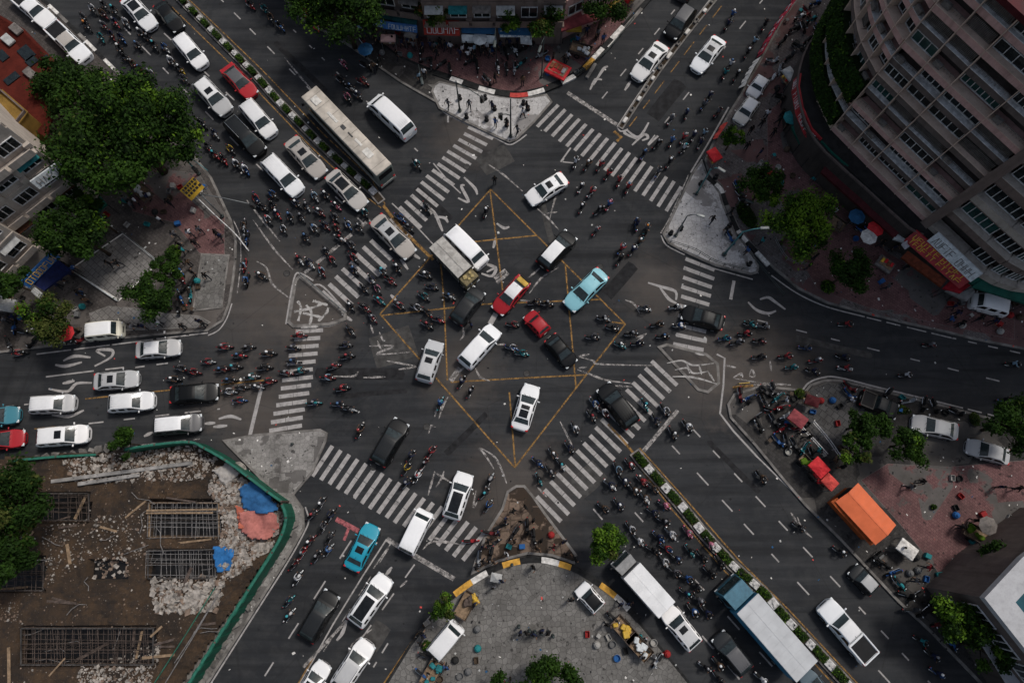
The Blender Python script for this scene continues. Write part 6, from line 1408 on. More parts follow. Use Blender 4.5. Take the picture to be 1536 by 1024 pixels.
DK, MD, LT, OL, RU = [6, 4, .4, 0, 0], [2, 6, 2.2, .5, 0], [.5, 3, 6, 1, 0], [2, 2, .6, 5, 0], [1, 4, 3, 2, 2.5]
tree('large_tree', 185, 198, 7.5, 106, 'huge dark green spreading tree over the north-west road', [4, 6, 1.1, .2, 0], 26000, .30, .5, 1, clumps=120, squash=(1.02, .92))
tree('dark_tree', 96, 133, 6.0, 44, 'very dark tree between the huge tree and the red roof', [9, 2, 0, 0, 0], 3500, .30, .5, 2)
tree('dark_tree', 108, 346, 6.0, 45, 'dark tree in front of the shop houses over the navy canopy', [7, 4, .3, .2, 0], 6000, .28, .6, 3)
tree('dark_tree', 126, 314, 5.5, 25, 'smaller dark tree tucked against the grey shop house', [7, 4, .3, .3, 0], 3000, .28, .6, 33)
tree('shade_tree', 249, 404, 3.6, 24, 'small dark green tree beside the square of slabs, the upper of two', [4, 6, .5, 0, 0], 3000, .22, .6, 4)
tree('shade_tree', 222, 446, 4.2, 33, 'rounder dark green tree beside the square of slabs, the lower of two', [4, 6, .8, 0, 0], 4500, .23, .6, 5)
tree('shade_tree', 73, 478, 4.5, 36, 'olive green tree by the west kerb', OL, 3600, .22, .6, 6)
tree('dark_tree', 5, 415, 6, 30, 'dark tree cut by the west edge', DK, 2500, .3, .6, 7)
tree('dark_tree', 14, 758, 5.5, 50, 'broad dark olive tree over the corner of the building site', [8, 2, 0, 1.2, 0], 6500, .3, .6, 8, squash=(.9, 1.35))
tree('dark_tree', 8, 835, 5.0, 42, 'black green tree at the edge of the building site', [9, 2, 0, .6, 0], 3500, .3, .6, 9)
tree('small_tree', 184, 663, 3.0, 21, 'thin small tree growing through the green hoarding', [3, 5, .5, 0, 0], 1400, .22, .6, 10, squash=(1, 1.1))
tree('dark_tree', 510, 6, 6.5, 58, 'broad dark tree before the dark northern house', DK, 7000, .28, .55, 11, squash=(1.2, .9))
tree('flowering_tree', 655, 14, 4.8, 25, 'green and orange tree hiding the orange red shop sign', RU, 3200, .22, .7, 12); tree('flowering_tree', 764, 24, 4.5, 21, 'bright green tree before the blue awning', MD, 2400, .22, .7, 13)
tree('flowering_tree', 818, 32, 5.0, 25, 'dark and rusty tree beside the dull red stall roof', [3, 5, .6, 1, 1.6], 3000, .22, .7, 14); tree('dark_tree', 905, -4, 6, 36, 'dark tree at the top beside the yellow stall', DK, 3000, .28, .6, 15)
tree('small_tree', 1100, 205, 2.6, 17, 'small light green tree on the red kerb of the stalls', [1, 5, 3, 0, 0], 1300, .2, .6, 16); tree('shade_tree', 1145, 279, 4.0, 31, 'mid-sized dark green tree on the east footway', [4, 6, .9, .2, 0], 3800, .22, .6, 17)
tree('bright_tree', 1203, 333, 5.2, 45, 'bright yellow-green tree, the largest on the east footway', [.6, 3, 6, .4, 0], 7500, .24, .65, 18, gaps=.3); tree('dark_tree', 1280, 402, 4.5, 32, 'round dark green tree on the red tiles', [8, 4, .2, 0, 0], 4500, .24, .6, 19)
tree('dark_tree', 1270, 12, 8.5, 34, 'dark tree squeezed behind the hedge of the apartment house', DK, 4200, .28, .5, 20)
tree('shade_tree', 1300, 636, 3.8, 28, 'dark green tree, larger one at the tip of the east block', [4, 6, .5, 0, 0], 3600, .22, .6, 21); tree('shade_tree', 1283, 672, 3.2, 22, 'olive green tree, smaller one at the tip of the east block', [3, 4, 1, 2, 0], 2400, .22, .6, 22)
tree('shade_tree', 1368, 664, 3.6, 28, 'green tree with some bare branches beside the parked silver car', [4, 6, .8, 0, 0], 3000, .22, .6, 23); tree('shade_tree', 1524, 636, 4.5, 38, 'dark green tree cut by the east edge', [4, 6, .4, .3, 0], 4500, .24, .6, 24)
tree('bright_tree', 1448, 928, 4.6, 42, 'bright green feathery tree beside the white block', [1, 5, 4, .4, 0], 6000, .25, .6, 25); tree('dark_tree', 1490, 978, 4.2, 30, 'dark tree over the low annex', [5, 5, .4, 0, 0], 3000, .25, .6, 26); tree('dark_tree', 1505, 848, 3.5, 30, 'dark bush behind the white block corner', DK, 2200, .25, .6, 27)
tree('kerb_tree', 907, 811, 4.2, 31, 'light green tree at the dusty island, overhanging the white box truck', [.6, 5, 4, .8, 0], 5200, .21, .65, 28); tree('small_tree', 664, 908, 2.8, 20, 'small light green tree on the south plaza kerb', [1, 5, 2, 1.5, 0], 1700, .2, .65, 29)
tree('dark_tree', 830, 1012, 3.6, 34, 'dark green tree at the bottom edge of the south plaza', [5, 6, .4, 0, 0], 3600, .23, .55, 30, squash=(1.3, .8)); tree('dark_tree', 765, 1030, 3.4, 26, 'dark bush at the bottom edge of the south plaza', [6, 4, 0, 0, 0], 1800, .23, .55, 31)
# beds and low planting
def bush(name, px, py, rpx, h, label, cols, n, seed, cat='bush', group=None, sq=(1, 1), rot=0, z0=.15, leaf=.16):
    r = random.Random(seed); c = P(px, py, h * .6); Rr = (P(px + rpx, py, h) - P(px, py, h)).length; o = empty(name, (c.x, c.y, z0), 0, label, cat, group); b = MB()
    core = MB(); 
    for i in range(7):
        th = math.pi / 2 * i / 6
    core.lathe([(Rr * .8, 0), (Rr * .78, h * .45), (Rr * .5, h * .75), (0.01, h * .82)], 10); core.v = [((x * sq[0]) * math.cos(rot) - y * sq[1] * math.sin(rot), x * sq[0] * math.sin(rot) + y * sq[1] * math.cos(rot), z) for x, y, z in core.v]; core.build('stems', M['leaf_core'], o, True)
    def fn():
        a = r.uniform(0, 6.28); u = math.sqrt(r.random()); z = h * math.sqrt(max(0, 1 - (u * .95) ** 2)) * r.uniform(.75, 1.05); x, y = u * math.cos(a) * Rr * sq[0], u * math.sin(a) * Rr * sq[1]
        return Vector((x * math.cos(rot) - y * math.sin(rot), x * math.sin(rot) + y * math.cos(rot), z)), Vector((x, y, z + .2)).normalized()
    leaves(b, fn, n, leaf, r, lambda: r.choices(range(5), cols)[0], .6); b.build('leaves', LEAF, o); return o
bush('bush', 1120, 322, 16, .9, 'low dark planting along the curved east kerb', DK, 900, 1, sq=(.7, 1.6), rot=.5); bush('bush', 1242, 430, 11, .6, 'small round shrub in the ring bed by the east road', MD, 350, 2); bush('bush', 1345, 612, 14, .5, 'low shrubs along the kerb of the east plaza', OL, 500, 3, sq=(1.6, .5), rot=-.25)
bush('bush', 1462, 628, 9, .6, 'shrub in the pale pointed planter', OL, 300, 4, sq=(.8, 1.2)); bush('bush', 260, 378, 12, .8, 'shrub at the corner of the square of slabs', MD, 400, 5); bush('bush', 1200, 590, 8, .5, 'yellowish shrub at the tip of the east plaza', [1, 2, 2, 4, 0], 300, 6)
bush('bush', 640, 968, 8, .6, 'potted shrub by the parked plaza van', MD, 250, 7); bush('bush', 1400, 760, 4, .5, 'tiny shrub on the red tiled forecourt', DK, 120, 8)
# planting on the two dividers: clipped shrubs between white stones
M['stone_white'] = flat('white_stone', (.42, .41, .40), .85, var=.5, scale=4)
def plant_median(path, step, label_s, label_b, gs, gb, seed, zt, w):
    r = random.Random(seed); t = .9; pts = smooth_path(path, 6); acc = [0]
    for a, c in zip(pts, pts[1:]): acc.append(acc[-1] + (c - a).length)
    k = 0
    while t < acc[-1] - .8:
        i = max(j for j in range(len(acc)) if acc[j] <= t); i = min(i, len(pts) - 2); f = (t - acc[i]) / max(1e-6, acc[i + 1] - acc[i]); p = pts[i].lerp(pts[i + 1], f); d = (pts[i + 1] - pts[i]).normalized(); a = math.atan2(d.y, d.x)
        if k % 2 == 0:
            L = step * r.uniform(.9, 1.15); h = r.uniform(.35, .55); o = empty('shrub', (p.x, p.y, zt - .05), a, label_s, 'shrub', gs); b = MB()
            MB().rbox((0, 0, h * .4), (L * .85, w * .45, h * .75), .08, 1).build('stems', M['leaf_core'], o)
            def fn():
                x, y = r.uniform(-L / 2, L / 2), r.uniform(-w * .34, w * .34); return Vector((x, y, h * (1.02 - .6 * (2 * y / w) ** 2) * r.uniform(.7, 1.1))), Vector((0, y, .6)).normalized()
            leaves(b, fn, 170, .15, r, lambda: r.choices(range(5), [3, 6, 1.2, .6, 0])[0], .7); b.build('leaves', LEAF, o)
        else:
            L = step * r.uniform(.55, .8); o = empty('planter_stone', (p.x, p.y, zt - .05), a, label_b, 'planter', gb); b = MB()
            b.rbox((0, 0, .10), (L, w * r.uniform(.55, .72), .24), .06, 2); b.build('block', M['stone_white'], o)
            c = MB()
            for q in range(3): c.rbox((r.uniform(-L * .35, L * .35), r.uniform(-.15, .15), .24), (r.uniform(.15, .3), r.uniform(.12, .2), .12), .03, 1, 0, r.uniform(0, 3))
            c.build('stone', M['stone_white'], o)
        t += step * (.92 if k % 2 == 0 else .8); k += 1
plant_median(MED1, 1.15, 'clipped green shrub between white stones on the north-west divider', 'white planter stone between shrubs on the north-west divider', 'shrubs of the north-west divider', 'white stones of the north-west divider', 1, .2, .92)
plant_median(MED2, 1.25, 'clipped green shrub between white stones on the south-east divider', 'white planter stone between shrubs on the south-east divider', 'shrubs of the south-east divider', 'white stones of the south-east divider', 2, .2, 1.05)
r3 = random.Random(9); pts = smooth_path(MED3, 6)
for k in range(2, len(pts) - 2, 2):
    d = (pts[k + 1] - pts[k]).normalized(); o = empty('kerb_block', (pts[k].x, pts[k].y, .12), math.atan2(d.y, d.x), 'worn concrete block on the narrow north-east divider', 'kerb block', 'blocks of the narrow divider')
    MB().rbox((0, 0, .1), (r3.uniform(.5, .9), .34, .2), .04, 1).build('block', M['kerb_white'] if k % 4 else M['kerb'], o)
    if k % 4 == 0: MB().rbox((.1, 0, .26), (.2, .2, .14), .04, 1).build('cap', M['kerb_dark'], o)
# ------------------------------------------------------------------ building site: soil, pits, steel, rubble, sheets, hoarding
SITE = [(-200, 712), (44, 684), (156, 681), (234, 668), (300, 663), (330, 680), (400, 727), (428, 748), (434, 775), (424, 808), (380, 872), (286, 1012), (200, 1140), (-260, 1140)]
sp = [P2(x, y) for x, y in SITE]; PITS = [(228, 752, 335, 806), (226, 822, 330, 868), (38, 938, 238, 996), (-10, 836, 75, 886), (58, 738, 142, 782), (140, 838, 196, 872)]
pit_w = [[P2(a, b), P2(c, b), P2(c, d), P2(a, d)] for a, b, c, d in PITS]
from mathutils import noise as mn
def soil_h(p):
    h = .72 + .34 * mn.fractal(Vector((p.x * .42, p.y * .42, 1)), 1, 2, 5) + .10 * mn.noise(Vector((p.x * 2.1, p.y * 2.1, 5)))
    h += .5 * max(0, 1 - abs(p.x - P2(190, 790).x) / 3.2) * max(0, 1 - abs(p.y - P2(190, 800).y) / 4)
    for q in pit_w:
        if inside(p, q): h = .05 + .03 * mn.noise(Vector((p.x * 2, p.y * 2, 0)))
    return max(.03, h)
xs = [p.x for p in sp]; ys = [p.y for p in sp]; x0, x1, y0, y1 = min(xs), max(xs), min(ys), max(ys); st = .28; nx, ny = int((x1 - x0) / st), int((y1 - y0) / st); b = MB(); idx = {}
def gv(i, j):
    if (i, j) not in idx:
        p = Vector((x0 + i * st, y0 + j * st)); idx[(i, j)] = len(b.v); b.v.append((p.x, p.y, soil_h(p)))
    return idx[(i, j)]
for i in range(nx):
    for j in range(ny):
        c = Vector((x0 + (i + .5) * st, y0 + (j + .5) * st))
        if inside(c, sp): b.f.append((gv(i, j), gv(i + 1, j), gv(i + 1, j + 1), gv(i, j + 1))); b.m.append(0)
k = NT('site_soil'); p_ = k.pos(); a_ = k.noise(p_, .35, 6, .65); m_ = k.noise(p_, 2.2, 6, .7); f_ = k.noise(p_, 9, 4, .75)
c_ = k.mix(k.ramp(a_, .35, .7), (.018, .0105, .0055), (.058, .032, .014)); c_ = k.mix(k.ramp(m_, .46, .66, 0, .85), c_, (.012, .008, .006)); c_ = k.mix(k.ramp(f_, .62, .74, 0, .8), c_, (.17, .13, .10)); c_ = k.mix(k.ramp(k.noise(p_, 18, 3, .7), .66, .74, 0, .8), c_, (.22, .19, .165))
k.base(c_); k.rough(.95); k.bump(m_, .6, .1)
o = b.build('site_ground', k.m, smooth=False); tag(o, 'churned brown soil of the building site', kind='structure')
M['pit_shade_col'] = flat('black_pit_shade', (.006, .005, .004), .35, var=.6, scale=2)  # near-black sheet; the shade of the pits is put into its colour
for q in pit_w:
    b = MB(); b.add([(v.x, v.y, .125) for v in offset_poly(q, .12)], [(0, 1, 2, 3)]); tag(b.build('pit_mud', M['pit_shade_col']), 'black sheet painted as shade at the bottom of a foundation pit', kind='structure')
M['rubble'] = flat('broken_concrete', (.25, .225, .20), .95, var=.55, scale=3); M['rubble2'] = flat('brown_rubble', (.15, .11, .085), .95, var=.5, scale=3); M['steel'] = flat('rusty_steel', (.085, .065, .055), .7, .3, var=.5, scale=5); M['steel_pale'] = flat('dull_steel', (.19, .18, .175), .6, .3, var=.4, scale=5); M['timber'] = flat('raw_timber', (.20, .14, .09), .9, var=.4, scale=4)
def chunk(b, c, s, r, mi=0):
    rot = Matrix.Rotation(r.uniform(0, 6.28), 3, 'Z') @ Matrix.Rotation(r.uniform(-.6, .6), 3, 'X'); vs = []
    for q in ((-1, -1, -1), (1, -1, -1), (1, 1, -1), (-1, 1, -1), (-1, -1, 1), (1, -1, 1), (1, 1, 1), (-1, 1, 1)):
        v = Vector((q[0] * s * r.uniform(.5, 1), q[1] * s * r.uniform(.4, .9), q[2] * s * r.uniform(.25, .6))); vs.append(Vector(c) + rot @ v)
    b.add(vs, [(3, 2, 1, 0), (4, 5, 6, 7), (0, 1, 5, 4), (1, 2, 6, 5), (2, 3, 7, 6), (3, 0, 4, 7)], mi)
r = random.Random(31); b = MB()
ZON = [([(330, 700), (400, 732), (432, 772), (415, 815), (350, 870), (330, 850), (340, 780), (318, 730)], 2300, .19, .7), ([(235, 868), (345, 862), (330, 915), (236, 918)], 600, .22, .6), ([(100, 690), (300, 668), (330, 690), (310, 720), (120, 724)], 1100, .16, .9), ([(-20, 690), (330, 690), (420, 760), (240, 1040), (-40, 1040)], 1300, .065, 1.0), ([(140, 836), (200, 836), (198, 866), (142, 866)], 130, .18, .5), ([(130, 995), (250, 960), (230, 1030), (120, 1030)], 700, .13, .8), ([(-20, 900), (40, 900), (40, 930), (-20, 930)], 120, .1, .8), ([(70, 790), (225, 760), (225, 835), (140, 835), (80, 880)], 420, .1, .8)]
for poly, n, s, br in ZON:
    pw = [P2(*q) for q in poly]; X0, X1, Y0, Y1 = min(q.x for q in pw), max(q.x for q in pw), min(q.y for q in pw), max(q.y for q in pw); k_ = 0
    while k_ < n:
        p = Vector((r.uniform(X0, X1), r.uniform(Y0, Y1)))
        if not inside(p, pw) or not inside(p, sp): continue
        k_ += 1; q = r.random(); chunk(b, (p.x, p.y, soil_h(p) + s * .2), s * (.35 + 1.1 * q ** 4), r, 0 if r.random() < (.75 if n > 200 and n != 1300 else .3) else 1)
tag(b.build('rubble', [M['rubble'], M['rubble2']]), 'broken concrete and brick rubble scattered over the site', kind='stuff')
# big slabs
for x, y, a, L, Wd in ((346, 712, -.7, 1.9, 1.5), (365, 700, -.5, 1.3, .8), (394, 800, .3, 1.6, 1.6), (372, 790, .8, 1.4, 1.2), (396, 822, .2, 1.7, 1.3), (300, 895, .1, 2.2, 1.5), (262, 893, .15, 1.9, 1.3)):
    p = P2(x, y); o = empty('concrete_slab', (p.x, p.y, soil_h(p) - .1), a, None, 'slab', 'broken slabs on the building site'); o['label'] = 'pale broken concrete slab lying on the rubble of the building site'
    bb = MB(); pts = []
    for t in range(9): an = t * 2 * math.pi / 9; pts.append(Vector((math.cos(an) * L / 2 * r.uniform(.8, 1.1), math.sin(an) * Wd / 2 * r.uniform(.8, 1.1))))
    bb.prism(pts, 0, .26); bb.build('slab', M['rubble'], o)
def rebar(px0, px1, label, lev, seed, pale=False, timber=False):
    r = random.Random(seed); c = [P2(px0[0], px0[1]), P2(px1[0], px0[1]), P2(px1[0], px1[1]), P2(px0[0], px1[1])]; cen = sum(c, Vector((0, 0))) / 4; o = empty('rebar_cage', (cen.x, cen.y, .05), 0, label, 'rebar cage', 'rebar cages of the building site'); c = [p - cen for p in c]; b = MB(); U = c[1] - c[0]; V = c[3] - c[0]; nu, nv = max(5, int(U.length / .42)), max(4, int(V.length / .38))
    for z in lev:
        for k in range(nv + 1):
            if r.random() < .16: continue
            a = c[0] + V * (k / nv); jx = r.uniform(-.12, .12); b.tube([(a.x - .1, a.y + jx, z), (a.x + U.x + .1 + r.uniform(-.2, .3), a.y + U.y + r.uniform(-.18, .18), z + r.uniform(-.05, .12))], .022, 4)
        for k in range(nu + 1):
            if r.random() < .22: continue
            a = c[0] + U * (k / nu) + U * r.uniform(-.01, .01); b.tube([(a.x, a.y - .05, z + .03), (a.x + V.x + r.uniform(-.2, .2), a.y + V.y + r.uniform(-.2, .1), z + .03)], .02, 4)
    b.build('mesh_bars', M['steel_pale' if pale else 'steel'], o); b = MB()
    for k in range(nu + 1):
        for vv in (0, .5, 1): a = c[0] + U * (k / nu) + V * vv; b.tube([(a.x, a.y, 0), (a.x + r.uniform(-.06, .06), a.y, max(lev) + r.uniform(.1, .4))], .022, 4)
    b.build('upright_mesh', M['steel'], o)
    fr = MB()
    for a, e in ((0, 1), (1, 2), (2, 3), (3, 0)): fr.beam((c[a].x, c[a].y, .62), (c[e].x, c[e].y, .62), .10, .10)
    if timber: fr.beam((c[0].x, c[0].y * .55, .95), (c[1].x, c[1].y * .62, .95), .16, .06); fr.beam((c[0].x, c[0].y * .4, .95), (c[1].x * .9, c[1].y * .42, .95), .14, .06)
    fr.build('formwork_edge', M['timber' if timber else 'dark_concrete'], o)
rebar((230, 754), (333, 805), 'upper rebar cage with pale timber planks across it', (.3, .85), 1, True, True); rebar((228, 824), (328, 866), 'middle rebar cage of pale crossing bars', (.3, .75), 2, True); rebar((40, 940), (236, 994), 'long dark rebar cage in the lower trench', (.25, .6), 3); rebar((-8, 838), (73, 884), 'dark rebar cage at the west edge of the site', (.3, .7), 4); rebar((60, 740), (140, 780), 'dark rebar cage under the olive tree', (.3, .7), 5)
# loose planks and bent bars
r = random.Random(17)
for k in range(46):
    x, y = r.uniform(10, 330), r.uniform(745, 1000); p = P2(x, y)
    if not inside(p, sp): continue
    a = r.choice((0, 0, 1.57, .8)) + r.gauss(0, .25); L = r.uniform(1.0, 3.2); tm = r.random() < .55; o = empty('plank' if tm else 'steel_bar', (p.x, p.y, soil_h(p) + .08), a, 'weathered plank lying in the mud of the building site' if tm else 'bent steel bar lying in the mud of the building site', 'plank' if tm else 'bar', 'loose planks on the site' if tm else 'loose bars on the site'); bb = MB()
    if tm: bb.box((0, 0, .05), (L, r.uniform(.12, .26), .05)); bb.build('board', M['timber'] if r.random() < .4 else M['steel'], o)
    else: bb.tube([(-L / 2, 0, .1), (-L / 6, r.uniform(-.2, .2), .1), (L / 4, r.uniform(-.3, .3), .12), (L / 2, r.uniform(-.3, .3), .1)], .03, 5); bb.build('bar', M['steel_pale'], o)
# beams along the top of the site
for a, e, lb in (((78, 722), (290, 694), 'long concrete beam along the upper edge of the site'), ((118, 726), (210, 712), 'short concrete beam in front of the long one')):
    A, B = P(*a, .8), P(*e, .8); m = (A + B) / 2; o = empty('concrete_beam', (m.x, m.y, .55), math.atan2(B.y - A.y, B.x - A.x), lb, 'beam'); L = (B - A).length; MB().rbox((0, 0, .25), (L, .32, .4), .03, 1).build('beam', M['concrete'], o)
    bb = MB()
    for k in range(7): bb.tube([(-L / 2 + L * k / 6, .05, .4), (-L / 2 + L * k / 6 + .05, .05, .8)], .02, 4)
    bb.build('starter_bar', M['steel'], o)
def sheet(px, col, label, seed, hz=.9):
    r = random.Random(seed); pw = [P2(*q) for q in px]; cen = sum(pw, Vector((0, 0))) / len(pw); o = empty('tarpaulin', (cen.x, cen.y, .5), 0, label, 'tarpaulin'); n = 22; X0, X1, Y0, Y1 = min(q.x for q in pw), max(q.x for q in pw), min(q.y for q in pw), max(q.y for q in pw); b = MB(); ids = {}
    for i in range(n):
        for j in range(n):
            c = Vector((X0 + (X1 - X0) * (i + .5) / n, Y0 + (Y1 - Y0) * (j + .5) / n))
            if not inside(c + Vector((mn.noise(Vector((c.x * 2, c.y * 2, seed))), mn.noise(Vector((c.y * 2, c.x * 2, seed + 4))))) * .25, pw): continue
            f = []
            for di, dj in ((0, 0), (1, 0), (1, 1), (0, 1)):
                key = (i + di, j + dj)
                if key not in ids:
                    p = Vector((X0 + (X1 - X0) * key[0] / n, Y0 + (Y1 - Y0) * key[1] / n)); z = hz * (.5 + .5 * mn.noise(Vector((p.x * .8, p.y * .8, seed)))) + .16 * abs(mn.noise(Vector((p.x * 2.6, p.y * 2.6, seed * 3)))) + .05 * mn.noise(Vector((p.x * 7, p.y * 7, seed)))
                    ids[key] = len(b.v); b.v.append((p.x - cen.x, p.y - cen.y, z + .25))
                f.append(ids[key])
            b.f.append(tuple(f)); b.m.append(0)
    so_ = b.build('sheet', wallmat('tarp_%d' % seed, col, .4, .5, 1.6), o, True); md = so_.modifiers.new('thick', 'SOLIDIFY'); md.thickness = .03
    c = MB(); q = offset_poly([p - cen for p in pw], .25); c.prism(q, -.3, .2); c.build('heap', M['rubble2'], o)
sheet([(366, 735), (385, 722), (412, 742), (424, 764), (400, 772), (374, 762)], (.035, .13, .30), 'blue tarpaulin at the top of the heap by the hoarding', 1); sheet([(340, 816), (352, 812), (358, 830), (352, 852), (332, 856), (328, 818)], (.03, .15, .38), 'bright blue tarpaulin on its own beside the rebar', 2, .6)
sheet([(366, 768), (392, 764), (420, 770), (424, 792), (410, 806), (386, 808), (370, 796)], (.46, .17, .145), 'crumpled salmon tarpaulin below the blue one', 3); sheet([(360, 758), (376, 764), (382, 790), (366, 792)], (.48, .14, .09), 'smaller folded salmon tarpaulin against the big one', 4, .7); sheet([(326, 706), (352, 694), (366, 712), (344, 728)], (.42, .39, .36), 'dusty white sheet over a heap near the hoarding corner', 5, .5)
# hoarding
M['hoard'] = flat('green_hoarding', (.010, .075, .047), .55, var=.35, scale=1.5); M['hoard_top'] = flat('hoarding_rail', (.016, .11, .075), .5, var=.3)
def hoarding(px, label, h=1.9, th=.12, seed=0, mat='hoard'):
    path = [P2(*q) for q in px]; o = empty('hoarding', (*path[0], .0), 0, label, 'fence', 'green hoarding of the building site'); off = path[0]; b, rl = MB(), MB(); pts = smooth_path(path, 4)
    for A, B in zip(pts, pts[1:]):
        A, B = A - off, B - off; d = (B - A).normalized(); n = Vector((-d.y, d.x)); L = (B - A).length; k = max(1, int(L / .5))
        for i in range(k):
            a, e = A.lerp(B, i / k), A.lerp(B, (i + 1) / k); s = .03 if i % 2 else -.03; b.prism([a + n * (th / 2 + s), e + n * (th / 2 + s), e - n * (th / 2 - s), a - n * (th / 2 - s)], .02, h)
        rl.beam((A.x, A.y, h + .04), (B.x, B.y, h + .04), .2, .08)
    b.build('panel', M[mat], o); rl.build('top_rail', M['hoard_top'], o)
    t = 0.0
    for q in path: MB().beam((q.x - off.x, q.y - off.y, .02), (q.x - off.x, q.y - off.y, h + .12), .14, .14).build('post', M['steel'], o)
hoarding([(30, 692), (95, 686), (156, 683)], 'low grey-green stretch of hoarding left of the thin small tree', 1.0); hoarding([(205, 677), (250, 670), (300, 666), (322, 675), (352, 692), (385, 716), (414, 738), (434, 752)], 'upper stretch of green hoarding bending round the site corner', 2.1, .22)
hoarding([(436, 756), (442, 776), (436, 800), (422, 826), (388, 880), (340, 955), (290, 1034), (240, 1110)], 'long straight green hoarding beside the south-west road', 2.3, .3)
for k, (a, e) in enumerate((((330, 878), (240, 1020)), ((338, 882), (256, 1020)), ((318, 915), (270, 990)))):
    A, B = P2(*a), P2(*e); m = (A + B) / 2; o = empty('scaffold_tube', (m.x, m.y, .95), math.atan2(B.y - A.y, B.x - A.x), 'pale steel tube lying along the inside of the hoarding', 'tube', 'loose tubes by the hoarding'); L = (B - A).length; MB().tube([(-L / 2, 0, 0), (0, .06, .05), (L / 2, 0, 0)], .045, 6).build('tube', M['steel_pale'] if k else M['hoard_top'], o); MB().cyl((-L / 2, 0, 0), .06, .1, 8, 'x').build('coupler', M['trim'], o)
# rough footway stones outside the hoarding
b = MB(); 
for a, e in (((446, 780), (300, 1030)), ((200, 668), (50, 688))):
    A, B = P2(*a), P2(*e); n = int((B - A).length / .8)
    for k in range(n): p = A.lerp(B, (k + .5) / n); chunk(b, (p.x + r.uniform(-.1, .1), p.y, .26), r.uniform(.25, .45), r)
tag(b.build('loose_stones', M['kerb']), 'loose kerb stones along the hoarding', kind='stuff')
# ------------------------------------------------------------------ poles, signals, stalls and loose things
M['pole'] = flat('grey_pole', (.16, .17, .17), .5, .3, var=.3); M['pole_teal'] = flat('teal_pole', (.04, .14, .15), .5, .2, var=.3); M['pole_dark'] = flat('dark_pole', (.035, .045, .045), .5, .2); M['signal_black'] = flat('signal_box', (.012, .012, .012), .5)
M['sig_red'] = flat('red_signal_lens', (.4, .02, .02), .2); M['sig_amber'] = flat('amber_signal_lens', (.4, .2, .02), .2); M['sig_green'] = flat('green_signal_lens', (.02, .25, .08), .2); M['yellow_box'] = flat('yellow_case', (.45, .28, .03), .5)
def pole(name, base, h, arms, label, cat, mat='pole', r0=.09, head=None):
    """arms: list of (photo point reached at height z, z, thing at the end)"""
    p = P2(*base); z = PZ(p); o = empty(name, (p.x, p.y, z), 0, label, cat); MB().tube([(0, 0, 0), (0, 0, h * .5), (0, 0, h)], r0, 10, r2=r0 * .55).build('mast', M[mat], o, True); MB().cyl((0, 0, .12), r0 * 2, .24, 10).build('base', M['pole_dark'], o)
    for q, az, end in arms:
        t = P(*q, az); e = Vector((t.x - p.x, t.y - p.y, az - z)); s = Vector((0, 0, min(h, az - z) - .1)); m = s.lerp(e, .5) + Vector((0, 0, .15)); MB().tube([s, m, e], r0 * .6, 8, r2=r0 * .35).build('arm', M[mat], o, True); d = (e - s).xy.normalized(); a = math.atan2(d.y, d.x)
        if end == 'lamp':
            b = MB().rbox((e.x + d.x * .3, e.y + d.y * .3, e.z), (.8, .28, .12), .05, 2, 0, a); lm = b.build('lamp_head', M['pole_dark'] if mat == 'pole_dark' else M['pole'], o, True); MB().box((e.x + d.x * .35, e.y + d.y * .35, e.z - .065), (.5, .2, .02), a).build('lens', M['head_lamp'], lm)
        if end == 'signal':
            b = MB().rbox((e.x, e.y, e.z - .35), (.24, .34, .95), .05, 1, 0, a); sb = b.build('signal_head', M['signal_black'], o)
            for k, mm in enumerate(('sig_red', 'sig_amber', 'sig_green')):
                l = MB(); l.cyl((e.x + d.x * .13, e.y + d.y * .13, e.z - .05 - k * .3), .10, .06, 12, 'x'); l.build('lens', M[mm], sb)
                v = MB(); v.box((e.x + d.x * .2, e.y + d.y * .2, e.z + .06 - k * .3), (.2, .26, .02), a); v.build('visor', M['signal_black'], sb)
    return o
pole('signal_mast', (766, 206), 6.4, [((752, 172), 4.0, 'signal')], 'grey signal mast on the tip of the north island', 'traffic light', 'pole_dark', .1); pole('signal_mast', (690, 168), 5.0, [((722, 146), 5.0, 'signal')], 'dark signal mast with a yellow-tipped arm on the north island', 'traffic light', 'pole_dark', .1)
pole('street_lamp', (1013, 354), 4.6, [((1046, 322), 5.4, 'lamp')], 'pale leaning lamp post on the east island', 'street lamp', 'pole', .1); pole('street_lamp', (1085, 383), 5.6, [((1142, 342), 6.4, 'lamp')], 'teal lamp post at the bottom tip of the east island', 'street lamp', 'pole_teal', .12)
pole('street_lamp', (1044, 292), 5.0, [((1078, 252), 6.0, 'lamp')], 'dark lamp post at the upper end of the east island', 'street lamp', 'pole_teal', .1); pole('signal_mast', (335, 326), 5.0, [((376, 306), 5.2, 'signal')], 'white signal mast reaching over the west corner', 'traffic light', 'pole', .09)
pole('signal_mast', (300, 262), 5.5, [((290, 252), 5.5, 'signal'), ((312, 256), 5.4, '')], 'teal mast beside the yellow board', 'traffic light', 'pole_teal', .09); pole('street_lamp', (812, 118), 6.2, [((811, 70), 6.4, 'lamp')], 'thin lamp post on the red north plaza', 'street lamp', 'pole_dark', .07)
pole('street_lamp', (1124, 482), .9, [], 'short dark bollard post by the east arrow', 'post', 'pole_dark', .06); pole('street_lamp', (634, 128), 3.2, [((632, 118), 3.2, 'lamp')], 'short lamp with a white globe on the north apron', 'street lamp', 'pole_dark', .06); pole('street_lamp', (1096, 320), 3.0, [((1120, 300), 3.4, 'lamp')], 'low lamp behind the east island kerb', 'street lamp', 'pole_dark', .06)
